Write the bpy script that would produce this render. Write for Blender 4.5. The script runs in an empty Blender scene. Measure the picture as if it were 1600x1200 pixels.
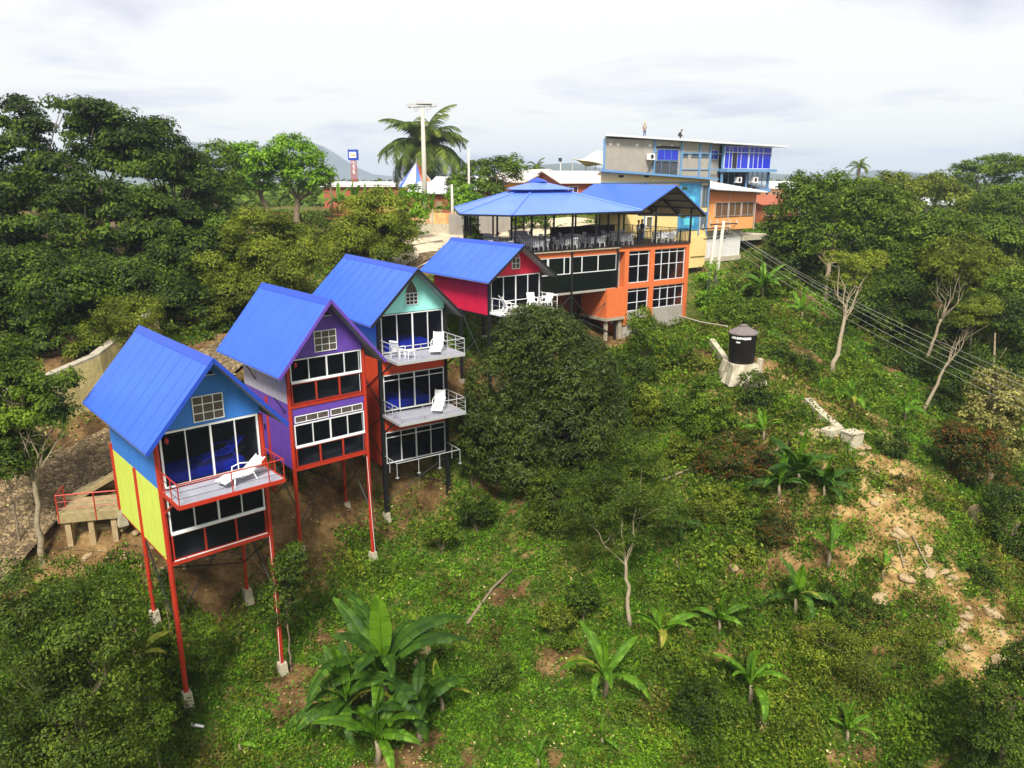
import bpy, math, random
import numpy as np
from math import radians as R, sin, cos, pi
HAZE = True
random.seed(7); rng = np.random.default_rng(7)
scene = bpy.context.scene
col = scene.collection
# ------------------------------------------------------------------ camera, sky, sun, exposure
FPX, PITCH, CZ = 1208.66, 0.26185, 26.0
cam = bpy.data.cameras.new("camera"); camo = bpy.data.objects.new("camera", cam); col.objects.link(camo)
camo.location = (0, 0, CZ); camo.rotation_euler = (pi/2-PITCH, 0, 0)
cam.sensor_width = 36; cam.lens = FPX/1600*36; cam.clip_end = 20000; cam.clip_start = .1
scene.camera = camo
w = bpy.data.worlds.new("World"); scene.world = w; w.use_nodes = True
nt = w.node_tree; nt.nodes.clear()
def N(nt, t, **k):
    n = nt.nodes.new(t)
    for a, v in k.items():
        if a in n.inputs: n.inputs[a].default_value = v
        else: setattr(n, a, v)
    return n
SUN_EL, SUN_AZ = R(50), R(184)      # azimuth measured clockwise from +Y (sun behind camera, a little left)
sky = N(nt, 'ShaderNodeTexSky', sky_type='NISHITA', sun_disc=False, sun_elevation=SUN_EL, sun_rotation=SUN_AZ)
mul = N(nt, 'ShaderNodeVectorMath', operation='SCALE', Scale=.11)
nt.links.new(sky.outputs[0], mul.inputs[0])
tc = N(nt, 'ShaderNodeTexCoord')
# cloud deck: project the view direction on a flat layer overhead
sep = N(nt, 'ShaderNodeSeparateXYZ'); nt.links.new(tc.outputs['Generated'], sep.inputs[0])
mx = N(nt, 'ShaderNodeMath', operation='MAXIMUM'); mx.inputs[1].default_value = 0.0; nt.links.new(sep.outputs[2], mx.inputs[0])
ad = N(nt, 'ShaderNodeMath', operation='ADD'); ad.inputs[1].default_value = 0.10; nt.links.new(mx.outputs[0], ad.inputs[0])
inv = N(nt, 'ShaderNodeMath', operation='DIVIDE'); inv.inputs[0].default_value = 1; nt.links.new(ad.outputs[0], inv.inputs[1])
sc = N(nt, 'ShaderNodeVectorMath', operation='SCALE'); nt.links.new(tc.outputs['Generated'], sc.inputs[0]); nt.links.new(inv.outputs[0], sc.inputs['Scale'])
no = N(nt, 'ShaderNodeTexNoise', Scale=.62, Detail=9, Roughness=.52, Distortion=.35)
mp = N(nt, 'ShaderNodeMapping'); mp.inputs['Location'].default_value = (2.9, 1.3, 0); nt.links.new(sc.outputs[0], mp.inputs[0])
nt.links.new(mp.outputs[0], no.inputs['Vector'])
cr = N(nt, 'ShaderNodeValToRGB'); nt.links.new(no.outputs[0], cr.inputs[0])
e = cr.color_ramp.elements; e[0].position = .345; e[0].color = (.70, .70, .81, 1); e[1].position = .49; e[1].color = (1.10, 1.09, 1.04, 1)
m_ = cr.color_ramp.elements.new(.425); m_.color = (.94, .94, 1.0, 1)
# thin at the very horizon: slightly grey-lilac
mix = N(nt, 'ShaderNodeMix', data_type='RGBA'); mix.inputs[0].default_value = .93
nt.links.new(mul.outputs[0], mix.inputs[6]); nt.links.new(cr.outputs[0], mix.inputs[7])
bg = N(nt, 'ShaderNodeBackground', Strength=.78); out = N(nt, 'ShaderNodeOutputWorld')
nt.links.new(mix.outputs[2], bg.inputs[0]); nt.links.new(bg.outputs[0], out.inputs[0])
sl = bpy.data.lights.new("sun", 'SUN'); sl.energy = 5.0; sl.angle = R(14); sl.color = (1, .955, .87)
so = bpy.data.objects.new("sun", sl); col.objects.link(so); so.location = (0, 0, 80)
so.rotation_euler = (pi/2-SUN_EL, 0, pi-SUN_AZ)
scene.view_settings.view_transform = 'Standard'; scene.view_settings.look = 'None'; scene.view_settings.exposure = 0.38
scene.render.engine = 'CYCLES'
cy = scene.cycles; cy.max_bounces = 6; cy.diffuse_bounces = 2; cy.glossy_bounces = 2; cy.transmission_bounces = 3
cy.transparent_max_bounces = 8; cy.volume_bounces = 1; cy.caustics_reflective = False; cy.caustics_refractive = False
cy.use_denoising = True

# ------------------------------------------------------------------ maths helpers
def ray(px, py):
    d = (py-600)/FPX
    return np.array([(px-800)/FPX, cos(PITCH)-d*sin(PITCH), -sin(PITCH)-d*cos(PITCH)])
def at(px, py, Y):
    r = ray(px, py); r = r/r[1]*Y; r[2] += CZ; return r
def pxm(px, py, Y):   # metres per photo pixel there
    r = ray(px, py); return Y/r[1]/FPX
def hash2(ix, iy, s):
    h = np.sin(ix*127.1+iy*311.7+s*74.7)*43758.5453; return h-np.floor(h)
def vnoise(x, y, s=0):
    ix, iy = np.floor(x), np.floor(y); fx, fy = x-ix, y-iy; fx = fx*fx*(3-2*fx); fy = fy*fy*(3-2*fy)
    a, b, c, d = hash2(ix, iy, s), hash2(ix+1, iy, s), hash2(ix, iy+1, s), hash2(ix+1, iy+1, s)
    return (a*(1-fx)+b*fx)*(1-fy)+(c*(1-fx)+d*fx)*fy
def fbm(x, y, s=0, o=4):
    r = 0; a = .5
    for i in range(o): r = r+a*(vnoise(x, y, s+i)-.5)*2; x = x*2.03; y = y*2.03; a *= .5
    return r

# ------------------------------------------------------------------ terrain heightfield
CTRL = [at(*p) for p in [
 (297,1100,26.3),(444,1056,28.9),(249,975,28.6),(388,940,31.2),(585,875,37.2),(541,800,39),(470,868,34.7),(702,780,42.2),
 (190,815,31.5),(100,850,30.8),(0,900,29),(100,1100,25),(0,1150,23.5),(300,1200,24),(600,1100,27),(600,1200,24.2),(800,1200,24.2),(1000,1200,24.2),
 (1200,1200,25),(1400,1200,24.5),(1600,1200,22.5),(700,900,35.6),(850,850,37.6),(700,1000,31.2),(880,1000,31.5),(1000,1050,28.8),(1200,1050,28.6),
 (1000,900,33.5),(1100,900,33.0),(1050,780,38),(1200,780,37),(1000,650,44.5),(930,600,48),(850,700,43),(1100,600,46.5),(1158,590,46),(1080,540,51),
 (1180,500,55),(1250,640,42.5),(1330,700,39),(1300,580,50),(1450,650,48),(1560,740,44),(1290,500,61),(1400,560,58),(1560,640,52),
 (1360,760,36.5),(1450,880,32.5),(1560,1040,27.5),(1490,1000,28.5),(1600,900,33),(1300,950,31),(1600,1100,25),(1500,780,38),
 (1230,440,66),(1180,448,72),(1150,438,78),(1120,452,74),(1210,372,92),(1100,500,62),
 (0,840,30),(60,775,32.3),(150,715,35.2)]]
W1 = [at(-120, 790, 30.5), at(0, 722, 33.6), at(75, 686, 36.3), at(175, 637, 39.5), at(262, 560, 45)]
CTRL += W1[:4]+[p+np.array([-1.9, 2.4, 2.5]) for p in W1[:4]]+[p+np.array([-5, 6.5, 2.2]) for p in W1[:4]]
CTRL += [np.array(p, float) for p in [
 (-17,41,15.2),(-14.6,48,16.8),(-10.5,54.5,18.4),(-6.3,62,20.4),(-2,72,20.7),(0,84,20.9),(-14.5,40,14.6),(-12.6,45,16.2),(-9.5,50,17.0),(-6,55.5,18.3),
 (-17.5,50,16.8),(-13.5,57,18.9),(-34,40,15.5),(-28,50,15.2),(-24,56,16.5),(-40,60,17.5),(-20,65,20.2),(-30,68,20.4),(-25,80,21.3),(-10,75,21),
 (-45,35,13.5),(-60,50,16),(-60,90,21.3),(-35,24,8),(-50,22,10),(-10,38.5,10.5),(-6.5,45,12.5),(-3.2,49,13.5),(-3,44.2,10.6),(1,50,13.6),(3,46,12.0),
 (14.5,64.5,13.6),(20,73,13.6),(5,58,13.6),(8,61,13.8),(3,55,13.4),(1,57,14.8),(-1,59,16.5),(-4,60,19.5),(3,68,19.0),(10,76,20.4),(20,86,20.4),(18,76,15.5),(25,80,14.2),
 (30,88,19.6),(40,92,19.4),(48,74,11),(34,66,10.2),(45,58,8.4),(55,64,11),(62,52,9.5),(60,40,6),(50,100,18.5),(70,90,18),(80,60,15),(90,40,12),(70,25,4),(45,25,2.5),(40,33,4.2),
 (-20,14,4),(0,14,4),(20,14,3.5),(40,14,2),(-45,10,5),(60,10,2),(0,120,21),(-40,120,21.3),(40,125,20),(80,120,19),(-80,120,21),(-80,60,20),(-80,20,14),(110,120,19),(110,60,18),(110,10,8)]]
CT = np.array(CTRL); CP = CT[:, :2]; 
def _tps(r2): return .5*r2*np.log(r2+1e-9)
_d = ((CP[:, None]-CP[None])**2).sum(-1); n_ = len(CP)
_K = _tps(_d)+np.eye(n_)*3.0; _P = np.hstack([np.ones((n_, 1)), CP])
_A = np.block([[_K, _P], [_P.T, np.zeros((3, 3))]]); _w = np.linalg.solve(_A, np.concatenate([CT[:, 2], np.zeros(3)]))
def hgt(x, y, fine=True):
    x = np.asarray(x, float); y = np.asarray(y, float); sh = x.shape; x = x.ravel(); y = y.ravel()
    out = np.empty(len(x))
    for i in range(0, len(x), 20000):
        X = x[i:i+20000]; Y = y[i:i+20000]
        cx = np.clip(X, -85, 115); cyy = np.clip(Y, 8, 130)
        k = _tps((cx[:, None]-CP[:, 0])**2+(cyy[:, None]-CP[:, 1])**2)
        z = k@_w[:n_]+_w[n_]+_w[n_+1]*cx+_w[n_+2]*cyy
        dd = np.hypot(X-cx, Y-cyy); t = np.clip(dd/60, 0, 1); z = z*(1-t)+20.3*t
        t2 = np.clip((dd-120)/500, 0, 1); z = z-25*t2
        if fine: z = z+.28*fbm(X*.45, Y*.45, 3)*np.clip((60-Y)/20, .3, 1)+.09*fbm(X*1.7, Y*1.7, 8, 3)
        out[i:i+20000] = z
    return out.reshape(sh)
def h1(x, y): return float(hgt(np.array([x]), np.array([y]))[0])
def onground(px, py, y0=12, y1=140):
    Y = np.arange(y0, y1, .15); r = ray(px, py); P = r[None]/r[1]*Y[:, None]; z = P[:, 2]+CZ
    g = hgt(P[:, 0], Y); k = np.where(z < g)[0]
    k = k[0] if len(k) else len(Y)-1
    return np.array([P[k, 0], Y[k], g[k]])
def dist_poly(x, y, pts):
    d = np.full(np.shape(x), 1e9)
    for (ax, ay), (bx, by) in zip(pts[:-1], pts[1:]):
        t = np.clip(((x-ax)*(bx-ax)+(y-ay)*(by-ay))/((bx-ax)**2+(by-ay)**2), 0, 1)
        d = np.minimum(d, np.hypot(x-ax-t*(bx-ax), y-ay-t*(by-ay)))
    return d
ROAD = [tuple(at(*p)[:2]) for p in [(-60,880,28.5),(0,828,30.3),(60,775,32.3),(150,712,35.4)]]+[(-17.2,41.2),(-14.6,48),(-10.5,54.5),(-6.6,62),(-3,72),(0,84)]
GULLY = [tuple(at(*p)[:2]) for p in [(1250,640,42.5),(1345,715,38.5),(1375,800,35.5),(1450,880,32.5),(1520,965,29.5),(1560,1030,27.8)]]
def soil_mask(x, y):
    g = np.clip(1.12-dist_poly(x, y, GULLY)/5.4+1.9*fbm(x*.6, y*.6, 21)+1.0*fbm(x*1.9, y*1.9, 22), 0, 1)*.77
    cut = dist_poly(x, y, [(-11.2,34.5),(-8,42),(-3.5,47.5),(2.5,54),(9,60)])
    c = np.clip(1.3-cut/2.2+.7*fbm(x*.45, y*.45, 31), 0, 1)
    left = dist_poly(x, y, [tuple(at(0,870,29.8)[:2]), tuple(at(180,830,31.2)[:2]), tuple(at(330,890,31.5)[:2])])
    l = np.clip(1.25-left/1.9+.8*fbm(x*.6, y*.6, 41), 0, 1)
    p = np.clip((fbm(x*.33, y*.33, 51)+.55*fbm(x*1.3, y*1.3, 61)-.20)*2.6, 0, .85)
    rd = np.clip(1.2-(dist_poly(x, y, ROAD)-1.6)/1.6, 0, 1)
    u = np.clip((y-60)/6, 0, 1)*np.clip((20-x)/4, 0, 1)*.55*(fbm(x*.2, y*.2, 71) > -.1)
    dk = np.clip(1.2-np.abs(x+26)/15, 0, 1)*np.clip((y-35)/4, 0, 1)*np.clip((63-y)/4, 0, 1)*.85
    return np.clip(np.maximum.reduce([g, c, l, p, rd, u, dk]), 0, 1)

# ------------------------------------------------------------------ mesh helpers
def new_mesh(name, V, F):
    V = np.asarray(V, np.float32).reshape(-1, 3); me = bpy.data.meshes.new(name)
    if isinstance(F, np.ndarray):
        k = F.shape[1]; me.vertices.add(len(V)); me.vertices.foreach_set('co', V.ravel())
        me.loops.add(F.size); me.loops.foreach_set('vertex_index', F.ravel().astype(np.int32))
        me.polygons.add(len(F)); me.polygons.foreach_set('loop_start', np.arange(0, F.size, k, dtype=np.int32))
        me.update(calc_edges=True)
    else:
        me.from_pydata(V.tolist(), [], F); me.update()
    return me
def smooth(me): me.polygons.foreach_set('use_smooth', np.ones(len(me.polygons), bool))
def link(name, me, m=None, parent=None):
    o = bpy.data.objects.new(name, me); col.objects.link(o)
    if m and not me.materials: me.materials.append(m)
    if parent: o.parent = parent
    return o
def tag(o, label=None, cat=None, group=None, kind=None):
    if label: o['label'] = label
    if cat: o['category'] = cat
    if group: o['group'] = group
    if kind: o['kind'] = kind
    return o
def empty(name, loc, rz=0, label=None, cat=None, group=None):
    o = bpy.data.objects.new(name, None); col.objects.link(o); o.location = tuple(map(float, loc)); o.rotation_euler = (0, 0, rz)
    o.empty_display_size = .2
    return tag(o, label, cat, group)
def copy_tree(o, parent=None):
    c = o.copy(); col.objects.link(c); c.parent = parent
    for ch in list(o.children): copy_tree(ch, c)
    return c
SCL, OFFS = 1.0, (0, 0, 0)
class MB:
    def __init__(s): s.v = []; s.f = []; s.cut = []; s.sc = SCL; s.off = np.array(OFFS, float)
    def add(s, V, F):
        s.cut.append((len(s.v), len(s.f))); b = len(s.v); s.v += [tuple((np.array(p, float)-s.off)*s.sc) for p in V]; s.f += [tuple(i+b for i in f) for f in F]; return s
    def box(s, x0, x1, y0, y1, z0, z1):
        V = [(x, y, z) for z in (z0, z1) for y in (y0, y1) for x in (x0, x1)]
        return s.add(V, [(0,2,3,1),(4,5,7,6),(0,1,5,4),(2,6,7,3),(0,4,6,2),(1,3,7,5)])
    def bar(s, p, q, w=.05, h=None, up=(0, 0, 1)):
        h = h or w; p = np.array(p, float); q = np.array(q, float); d = q-p; d /= np.linalg.norm(d)+1e-9
        up = np.array(up, float)
        if abs(d@up) > .97: up = np.array([1., 0, 0])
        a = np.cross(d, up); a /= np.linalg.norm(a); b = np.cross(a, d)
        V = [c+a*i*w/2+b*j*h/2 for c in (p, q) for i, j in ((-1,-1),(1,-1),(1,1),(-1,1))]
        return s.add(V, [(0,1,2,3),(7,6,5,4),(0,4,5,1),(1,5,6,2),(2,6,7,3),(3,7,4,0)])
    def tube(s, pts, r, n=8, cap=True):
        pts = [np.array(p, float) for p in pts]; r = r if hasattr(r, '__len__') else [r]*len(pts)
        V = []; F = []; a = None
        for i, p in enumerate(pts):
            d = pts[min(i+1, len(pts)-1)]-pts[max(i-1, 0)]; d /= np.linalg.norm(d)+1e-9
            if a is None: a = np.cross(d, (0, 0, 1) if abs(d[2]) < .9 else (1, 0, 0))
            a = a-d*(a@d); a /= np.linalg.norm(a)+1e-9; b = np.cross(d, a)
            V += [p+r[i]*(a*cos(2*pi*k/n)+b*sin(2*pi*k/n)) for k in range(n)]
        for i in range(len(pts)-1):
            F += [(i*n+k, i*n+(k+1) % n, (i+1)*n+(k+1) % n, (i+1)*n+k) for k in range(n)]
        if cap: F += [tuple(range(n))[::-1], tuple((len(pts)-1)*n+k for k in range(n))]
        return s.add(V, F)
    def prism(s, P, Q):      # two matching polygons
        n = len(P); return s.add(list(P)+list(Q), [tuple(range(n))[::-1], tuple(range(n, 2*n))]+[(k, (k+1) % n, n+(k+1) % n, n+k) for k in range(n)])
    def slab(s, quad, t):    # quad (any polygon) thickened downward by t
        return s.prism([(p[0], p[1], p[2]-t) for p in quad], quad)
    def lathe(s, prof, n=20, c=(0, 0)):
        V = [(c[0]+r*cos(2*pi*k/n), c[1]+r*sin(2*pi*k/n), z) for r, z in prof for k in range(n)]; F = []
        for i in range(len(prof)-1): F += [(i*n+k, i*n+(k+1) % n, (i+1)*n+(k+1) % n, (i+1)*n+k) for k in range(n)]
        F += [tuple(range(n))[::-1], tuple((len(prof)-1)*n+k for k in range(n))]
        return s.add(V, F)
    def each(s, name, m, parent=None):      # one object per primitive added
        c = s.cut+[(len(s.v), len(s.f))]
        for (v0, f0), (v1, f1) in zip(c[:-1], c[1:]): link(name, new_mesh(name, s.v[v0:v1], [tuple(i-v0 for i in f) for f in s.f[f0:f1]]), m, parent)
    def build(s, name, m, parent=None, sm=False):
        me = new_mesh(name, s.v, s.f)
        if sm: smooth(me)
        return link(name, me, m, parent)

# ------------------------------------------------------------------ materials
def mat(name, c, rough=.6, var=.12, scale=6, bump=0, bscale=30, spec=.4, metal=0, dirt=0, dirtc=(.09, .07, .05), coords='Object', dscale=1.2, emis=None):
    m = bpy.data.materials.new(name); m.use_nodes = True; t = m.node_tree; b = t.nodes['Principled BSDF']
    b.inputs['Roughness'].default_value = rough; b.inputs['Specular IOR Level'].default_value = spec; b.inputs['Metallic'].default_value = metal
    tc = N(t, 'ShaderNodeTexCoord'); no = N(t, 'ShaderNodeTexNoise', Scale=scale, Detail=6, Roughness=.6); t.links.new(tc.outputs[coords], no.inputs['Vector'])
    r = N(t, 'ShaderNodeValToRGB'); t.links.new(no.outputs[0], r.inputs[0]); e = r.color_ramp.elements
    e[0].position = .3; e[1].position = .7
    e[0].color = (*[max(0, x*(1-var)) for x in c], 1); e[1].color = (*[min(1, x*(1+var)) for x in c], 1)
    last = r.outputs[0]
    if dirt:
        n2 = N(t, 'ShaderNodeTexNoise', Scale=dscale, Detail=8, Roughness=.7); mp = N(t, 'ShaderNodeMapping'); mp.inputs['Scale'].default_value = (1.6, 1.6, .45)
        t.links.new(tc.outputs[coords], mp.inputs[0]); t.links.new(mp.outputs[0], n2.inputs['Vector'])
        r2 = N(t, 'ShaderNodeValToRGB'); t.links.new(n2.outputs[0], r2.inputs[0]); r2.color_ramp.elements[0].position = .48; r2.color_ramp.elements[1].position = .68
        r2.color_ramp.elements[1].color = (dirt, dirt, dirt, 1)
        mx = N(t, 'ShaderNodeMix', data_type='RGBA'); t.links.new(r2.outputs[0], mx.inputs[0]); t.links.new(last, mx.inputs[6]); mx.inputs[7].default_value = (*dirtc, 1); last = mx.outputs[2]
    t.links.new(last, b.inputs['Base Color'])
    if bump:
        n3 = N(t, 'ShaderNodeTexNoise', Scale=bscale, Detail=5); t.links.new(tc.outputs[coords], n3.inputs['Vector'])
        bu = N(t, 'ShaderNodeBump', Strength=bump, Distance=.05); t.links.new(n3.outputs[0], bu.inputs['Height']); t.links.new(bu.outputs[0], b.inputs['Normal'])
    return m
def leaf_mat(name, c1, c2, c3=None, trans=.24, rough=.6, nscale=.5, spec=.18):
    c1, c2, c3 = [tuple(np.array(c)*k*np.array([.97, 1.02, .55])) if c else None for c, k in ((c1, .62), (c2, .78), (c3, .92))]
    m = bpy.data.materials.new(name); m.use_nodes = True; t = m.node_tree; b = t.nodes['Principled BSDF']; o = t.nodes['Material Output']
    g = N(t, 'ShaderNodeNewGeometry'); tc = N(t, 'ShaderNodeTexCoord'); no = N(t, 'ShaderNodeTexNoise', Scale=nscale, Detail=4)
    t.links.new(g.outputs['Position'], no.inputs['Vector'])
    ad = N(t, 'ShaderNodeMath', operation='MULTIPLY_ADD'); ad.inputs[1].default_value = .55; t.links.new(g.outputs['Random Per Island'], ad.inputs[0])
    m2 = N(t, 'ShaderNodeMath', operation='MULTIPLY_ADD'); m2.inputs[1].default_value = 1.3; m2.inputs[2].default_value = -.4; t.links.new(no.outputs[0], m2.inputs[0]); t.links.new(m2.outputs[0], ad.inputs[2])
    r = N(t, 'ShaderNodeValToRGB'); t.links.new(ad.outputs[0], r.inputs[0]); e = r.color_ramp.elements
    e[0].position = .05; e[0].color = (*c1, 1); e[1].position = .9; e[1].color = (*(c3 or c2), 1); mm = e.new(.55); mm.color = (*c2, 1)
    t.links.new(r.outputs[0], b.inputs['Base Color']); b.inputs['Roughness'].default_value = rough; b.inputs['Specular IOR Level'].default_value = spec
    tr = N(t, 'ShaderNodeBsdfTranslucent'); mxs = N(t, 'ShaderNodeMixShader'); mxs.inputs[0].default_value = trans
    hs = N(t, 'ShaderNodeHueSaturation', Saturation=1.15, Value=1.25); t.links.new(r.outputs[0], hs.inputs['Color']); t.links.new(hs.outputs[0], tr.inputs[0])
    t.links.new(b.outputs[0], mxs.inputs[1]); t.links.new(tr.outputs[0], mxs.inputs[2]); t.links.new(mxs.outputs[0], o.inputs[0])
    return m
def glass_mat(name, tint=(.25, .28, .33), refl=1.0, base=(.012, .014, .02), mix=.7):
    m = bpy.data.materials.new(name); m.use_nodes = True; t = m.node_tree; b = t.nodes['Principled BSDF']; o = t.nodes['Material Output']
    b.inputs['Base Color'].default_value = (*base, 1); b.inputs['Roughness'].default_value = .04; b.inputs['Specular IOR Level'].default_value = .35*refl
    tr = N(t, 'ShaderNodeBsdfTransparent'); tr.inputs[0].default_value = (*tint, 1); mxs = N(t, 'ShaderNodeMixShader'); mxs.inputs[0].default_value = mix
    no = N(t, 'ShaderNodeTexNoise', Scale=1.3); bu = N(t, 'ShaderNodeBump', Strength=.04); t.links.new(no.outputs[0], bu.inputs['Height']); t.links.new(bu.outputs[0], b.inputs['Normal'])
    t.links.new(b.outputs[0], mxs.inputs[1]); t.links.new(tr.outputs[0], mxs.inputs[2]); t.links.new(mxs.outputs[0], o.inputs[0])
    return m
def roof_mat(name, c, axis='X', period=.2, rough=.38, var=.07, bstr=.9):
    m = mat(name, c, rough=rough, var=var, scale=.8, spec=.5, dirt=.22, dirtc=tuple(x*.55+.02 for x in c), dscale=.7); t = m.node_tree; b = t.nodes['Principled BSDF']
    tc = N(t, 'ShaderNodeTexCoord'); wv = N(t, 'ShaderNodeTexWave', Scale=1/period/2/pi*6.283*.5, wave_profile='SIN', bands_direction=axis); wv.inputs['Distortion'].default_value = 0
    t.links.new(tc.outputs['Object'], wv.inputs['Vector']); bu = N(t, 'ShaderNodeBump', Strength=bstr, Distance=.03); t.links.new(wv.outputs['Fac'], bu.inputs['Height']); t.links.new(bu.outputs[0], b.inputs['Normal'])
    return m
BLUE = (.040, .13, .72)
M = dict(
 roof=roof_mat('blue_roof_sheet', BLUE, 'Y'), roofx=roof_mat('blue_roof_sheet_across_sky_sheen', (.125, .235, .80), 'X', rough=.33), ridge=mat('blue_ridge_cap_shaded', (.015, .06, .42), .4, .05, spec=.5),  # roofx paled by sky reflection, ridge darkened by tilt shading, both in base colour
 soffit=mat('roof_underside', (.30, .29, .30), .5, .1), gsoffit=roof_mat('grey_sheet_underside', (.22, .21, .20), 'Y'),
 red=mat('red_steel_paint', (.42, .028, .012), .42, .12, 3, dirt=.25), blk=mat('black_steel_paint', (.012, .012, .014), .5, .2), wht=mat('white_frame_paint', (.78, .78, .78), .4, .04),
 grnw=mat('grey_aluminium', (.52, .53, .54), .35, .05, metal=.3), conc=mat('concrete', (.36, .32, .24), .9, .15, 5, .4, 25, dirt=.5), concL=mat('pale_concrete', (.46, .41, .30), .9, .15, 4, .4, 25, dirt=.55, dirtc=(.28, .23, .14), dscale=2.5),
 blue=mat('sky_blue_panel', (.035, .19, .62), .55, .06, 2, dirt=.35, dirtc=(.03,.13,.42), dscale=2), yel=mat('yellow_panel', (.58, .68, .10), .6, .05, 2, dirt=.15, dirtc=(.35, .36, .05)), pur=mat('purple_panel', (.125, .055, .36), .5, .08, 2, dirt=.35, dirtc=(.09,.04,.24), dscale=2),
 lil=mat('lilac_grey_panel', (.45, .42, .50), .6, .06, 2, dirt=.4, dirtc=(.3,.27,.3), dscale=2), aqua=mat('aqua_panel', (.33, .80, .73), .55, .05, 2, dirt=.3, dirtc=(.15,.5,.46), dscale=2), lblue=mat('light_blue_panel', (.14, .44, .80), .55, .05, 2), org=mat('orange_red_panel', (.62, .06, .018), .55, .08, 2, dirt=.35, dirtc=(.4,.05,.015), dscale=2),
 crim=mat('crimson_panel', (.62, .012, .055), .5, .05, 2, dirt=.35, dirtc=(.4,.01,.035), dscale=2), glass=glass_mat('dark_glass', (.80,.83,.88), mix=.82), glassb=glass_mat('clear_blue_glass', (.5, .55, .65)), gglass=glass_mat('green_dark_glass', (.2, .24, .2), base=(.02, .03, .022)),
 blueglass=glass_mat('blue_film_glass', (.1, .1, .5), base=(.03, .05, .62), mix=.25), pane=mat('grey_brown_pane', (.10, .08, .07), .25, .3, 2, spec=.5), deck=mat('grey_deck_board', (.36, .36, .42), .35, .08, 2, spec=.5),
 bed=mat('blue_bedspread', (.015, .05, .85), .7, .1), inside=mat('shaded_room_plaster', (.055, .05, .055), .9, .1), plast=mat('white_plastic', (.82, .82, .82), .35, .03), cloth=mat('white_tablecloth', (.75, .75, .78), .8, .05), clothb=mat('blue_overlay', (.02, .03, .35), .8, .1),  # room walls near black: the dimness behind the glass is in their colour
 orange=mat('orange_render', (.66, .155, .042), .8, .06, 2, .15, dirt=.18, dirtc=(.4, .1, .03)), orangeL=mat('light_orange_render', (.80, .36, .12), .8, .06, 2, dirt=.2, dirtc=(.5, .22, .09)), cream=mat('cream_render', (.78, .58, .24), .8, .06, 2, dirt=.15, dirtc=(.5, .4, .2)),
 greyr=mat('grey_cement_render', (.36, .33, .29), .9, .1, 1.2, .2, dirt=.3, dirtc=(.25, .22, .18)), beam=mat('blue_grey_steel', (.14, .29, .50), .5, .1), whiter=mat('white_render', (.70, .69, .66), .85, .05, 2, dirt=.3, dirtc=(.45, .42, .36)),
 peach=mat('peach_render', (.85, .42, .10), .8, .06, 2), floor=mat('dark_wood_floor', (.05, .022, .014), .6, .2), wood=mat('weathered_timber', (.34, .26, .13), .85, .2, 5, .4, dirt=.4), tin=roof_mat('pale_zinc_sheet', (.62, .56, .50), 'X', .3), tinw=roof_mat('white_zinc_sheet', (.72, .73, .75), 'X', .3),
 brick=mat('red_brick', (.34, .10, .05), .9, .25, 8, .4), bark=mat('bark', (.20, .15, .10), .95, .3, 6, .6, 20), barkp=mat('pale_bark', (.25, .20, .13), .9, .25, 6, .5, 20), rock=mat('sandstone', (.36, .26, .14), .9, .25, 3, .6, 12),
 tank=mat('black_polyethylene', (.010, .008, .009), .4, .1), tanklid=mat('grey_brown_lid', (.16, .13, .13), .6, .1), pole=mat('concrete_pole', (.50, .47, .40), .85, .1), dirtyw=mat('stained_retaining_wall', (.44, .36, .15), .95, .25, 1.5, .5, 6, dirt=.7, dirtc=(.10, .09, .035), dscale=.6),
 skin=mat('skin', (.30, .15, .09), .6, .05), paper=mat('white_shirt', (.7, .7, .7), .8), dark=mat('dark_cloth', (.02, .02, .025), .8), jeans=mat('blue_denim', (.06, .10, .22), .8), orangew=mat('orange_letter', (.85, .25, .05), .5), navy=mat('navy_blue_sign', (.015, .05, .38), .4),
)
for k_, c_ in dict(blue=(.02, .11, .38), yel=(.42, .44, .05), pur=(.08, .03, .27), lil=(.3, .28, .33), lblue=(.09, .3, .55), org=(.38, .04, .012), crim=(.4, .008, .035)).items(): M[k_+'_joint'] = mat(k_+'_joint', c_, .7)
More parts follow.
